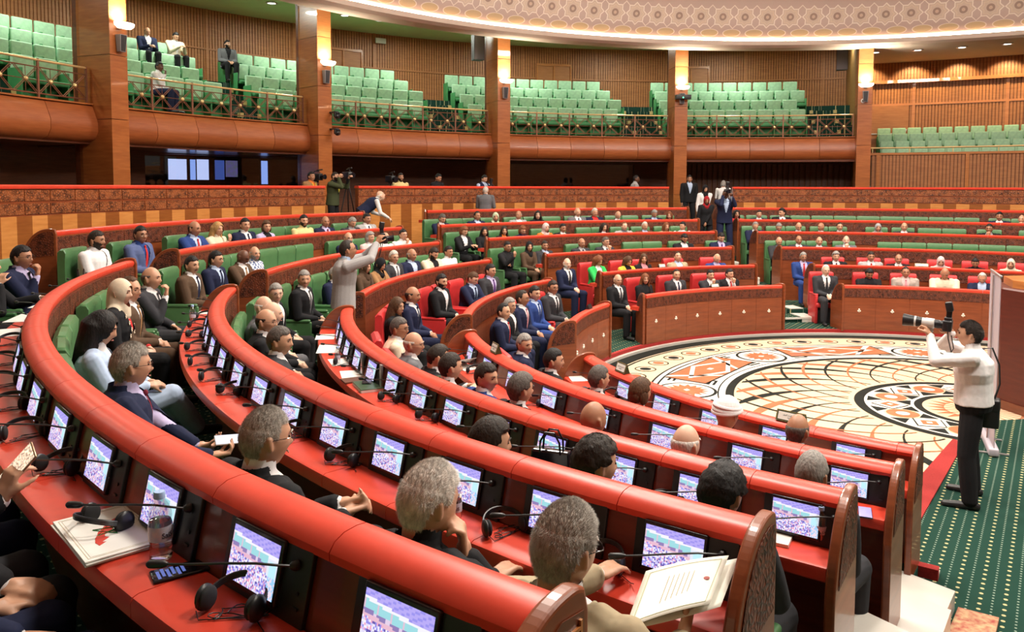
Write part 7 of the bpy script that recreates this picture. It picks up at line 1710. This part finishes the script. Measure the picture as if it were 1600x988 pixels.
# press video cameras on tripods
def videocam(r, a, z, face, label, s=1.0):
    root = empty('video_camera', pol(r, a, z), R(face-90), label, 'video camera', 'press video cameras'); root.scale = (s, s, s)
    mb = MB(); mb.rbox((0, 0, 1.52), (0.07, 0.17, 0.085), 0.02); mb.build('camera_body', [M_BLACK], root)
    mb = MB(); mb.tube([(0, 0.16, 1.52), (0, 0.24, 1.52), (0, 0.30, 1.52)], [0.045, 0.05, 0.062], 16); mb.build('lens', [M_BLACKG], root)
    mb = MB(); mb.tube([(0.0, -0.10, 1.60), (0, -0.06, 1.66), (0, 0.10, 1.66), (0, 0.14, 1.60)], 0.012, 8); mb.tube([(0, 0.02, 1.68), (0, 0.22, 1.70)], 0.016, 8); mb.build('top_handle', [M_BLACK], root)
    mb = MB(); mb.rbox((-0.10, -0.02, 1.56), (0.035, 0.05, 0.03), 0.008); mb.build('viewfinder', [M_BLACK], root)
    for q in range(3):
        t = 2*PI*q/3; mb = MB(); mb.tube([(0, 0, 1.42), (0.32*math.cos(t), 0.32*math.sin(t), 0.0)], 0.014, 8); mb.build('tripod_leg', [M_BLACK], root)
    mb = MB(); mb.rbox((0, 0, 1.42), (0.04, 0.05, 0.035), 0.01); mb.build('tripod_head', [M_DGREY], root)
videocam(14.35, 131.9, 1.65, -40, 'video camera on tripod between the persons in brown and olive jackets')
videocam(14.05, 129.0, 1.65, -60, 'video camera with round light right of the person in olive jacket', 1.03)
videocam(14.0, 123.8, 1.65, -60, 'black video camera on tripod left of the bearded person in pale shirt', 0.98)
# small fixed cameras, projector, speakers
def ptz(a, z, label):
    root = empty('robotic_camera', pol(14.85, a, z), R(a+180-90), label, 'camera', 'robotic cameras on the second column')
    mb = MB(); mb.box((0.0, -0.02, 0.02), (0.05, 0.14, 0.015)); mb.build('bracket', [M_DGREY], root)
    mb = MB(); mb.lathe([(0.001, 0.015), (0.06, 0.015), (0.06, -0.02), (0.001, -0.02)], 16, c=(0, 0.12, 0)); mb.build('base', [M_BLACK], root)
    mb = MB(); mb.sphere((0, 0.12, -0.09), 0.07, 14, 10); mb.tube([(0, 0.14, -0.10), (0, 0.21, -0.12)], 0.035, 12); mb.build('head', [M_BLACK], root)
    for s in (-1, 1): mb = MB(); mb.rbox((s*0.07, 0.12, -0.06), (0.012, 0.03, 0.06), 0.008); mb.build('yoke_arm', [M_BLACK], root)
ptz(128.3, 4.83, 'upper black robotic camera on the second column'); ptz(128.3, 4.40, 'lower black robotic camera on the second column')
root = empty('projector', pol(14.86, 84.95, 5.77), R(84.95+180-90), 'small black projector with green light on the fourth column', 'projector')
mb = MB(); mb.rbox((0, 0.06, 0), (0.24, 0.10, 0.07), 0.01); mb.build('housing', [M_BLACK], root)
mb = MB(); mb.sphere((0.02, 0.165, -0.02), 0.022, 10, 8); mb.build('green_lamp', [mat('green_led', (0, 0.3, 0.1), 0.4, emit=(0.1, 1.0, 0.35), estr=4)], root)
def wallspeaker(r, a, z, label, s=1.0):
    root = empty('wall_loudspeaker', pol(r, a, z), R(a+180-90), label, 'loudspeaker', 'grey gallery loudspeakers')
    mb = MB(); mb.prism([(-0.14, -0.14), (0.14, -0.14), (0.17, 0.14), (-0.17, 0.14)], -0.38*s, 0.38*s); mb.build('cabinet', [mat('speaker_blue_grey', (0.09, 0.09, 0.11), 0.5)], root)
    mb = MB(); mb.box((0, 0.145, 0), (0.155, 0.006, 0.36*s)); mb.build('grille', [mat('speaker_grille', (0.12, 0.12, 0.14), 0.6)], root)
wallspeaker(15.75, 109.2, 7.15, 'tall blue grey loudspeaker hanging beside the middle column'); wallspeaker(16.2, 65.75, 7.1, 'tall grey loudspeaker beside the rightmost column', 0.95)
root = empty('dome_camera', pol(14.97, 63.8, 5.61), R(63.6+90), 'small white dome camera on the rightmost column', 'camera'); mb = MB(); mb.sphere((0, 0.0, 0), 0.075, 16, 10, sc=(1, 0.5, 1)); mb.build('shell', [mat('white_plastic', (0.75, 0.73, 0.70), 0.4)], root); mb = MB(); mb.sphere((0, 0.03, 0), 0.04, 12, 8); mb.build('lens', [M_BLACKG], root)
root = empty('exit_sign', pol(20.35, 113.6, 7.95), R(113+90), 'small pale exit sign box above the gallery doors', 'sign'); mb = MB(); mb.rbox((0, 0, 0), (0.19, 0.03, 0.09), 0.01); mb.build('light_box', [mat('dim_sign', (0.5, 0.5, 0.4), 0.5)], root)
# ---------------------------------------------------------------- tribune side
root = empty('roll_up_banner', (-1.0, -1.34, 0.02), R(57), 'grey roll up banner stand seen from its edge behind the photographer', 'banner')
mb = MB(); mb.rbox((0, 0, 0.05), (0.42, 0.05, 0.045), 0.02); mb.build('base_case', [mat('banner_grey', (0.50, 0.46, 0.52), 0.4)], root)
for s in (-0.28, 0.28): mb = MB(); mb.box((s, 0, 0.008), (0.02, 0.16, 0.006)); mb.build('foot', [M_SILVER], root)
mb = MB(); mb.box((0, 0.0, 1.03), (0.40, 0.004, 0.93)); mb.build('banner_sheet', [mat('banner_back', (0.42, 0.37, 0.42), 0.5)], root)
mb = MB(); mb.rbox((0, 0, 1.97), (0.41, 0.012, 0.014), 0.005); mb.build('top_rail', [M_SILVER], root)
mb = MB(); mb.tube([(0, 0.02, 0.08), (0, 0.02, 1.95)], 0.01, 8); mb.build('pole', [M_SILVER], root)
root = empty('speaker_tribune', (0.9, 0.1, 0.0), 0, 'dark cherry wood tribune at the right edge of the hall floor', 'lectern')
mb = MB(); mb.prism([(-0.52, -0.55), (-0.56, 0.05), (-0.2, 0.6), (1.3, 0.6), (1.3, -0.55)], 0.02, 1.62); o = mb.build('front_panel', [wood('tribune_wood', (0.10, 0.014, 0.007), (0.07, 0.009, 0.005), rough=0.4, coat=0.1)], root); bv = o.modifiers.new('b', 'BEVEL'); bv.width = 0.02
mb = MB(); mb.prism([(-0.40, -0.45), (-0.44, 0.0), (-0.15, 0.5), (1.3, 0.5), (1.3, -0.45)], 1.62, 1.72); mb.build('top_board', [M_WOODL], root)
mb = MB(); mb.prism([(-0.54, -0.57), (-0.58, 0.06), (-0.2, 0.62), (1.32, 0.62), (1.32, -0.57)], 0.0, 0.12); mb.build('plinth', [M_WOODD], root)
for o in (MIC, PHN): pass
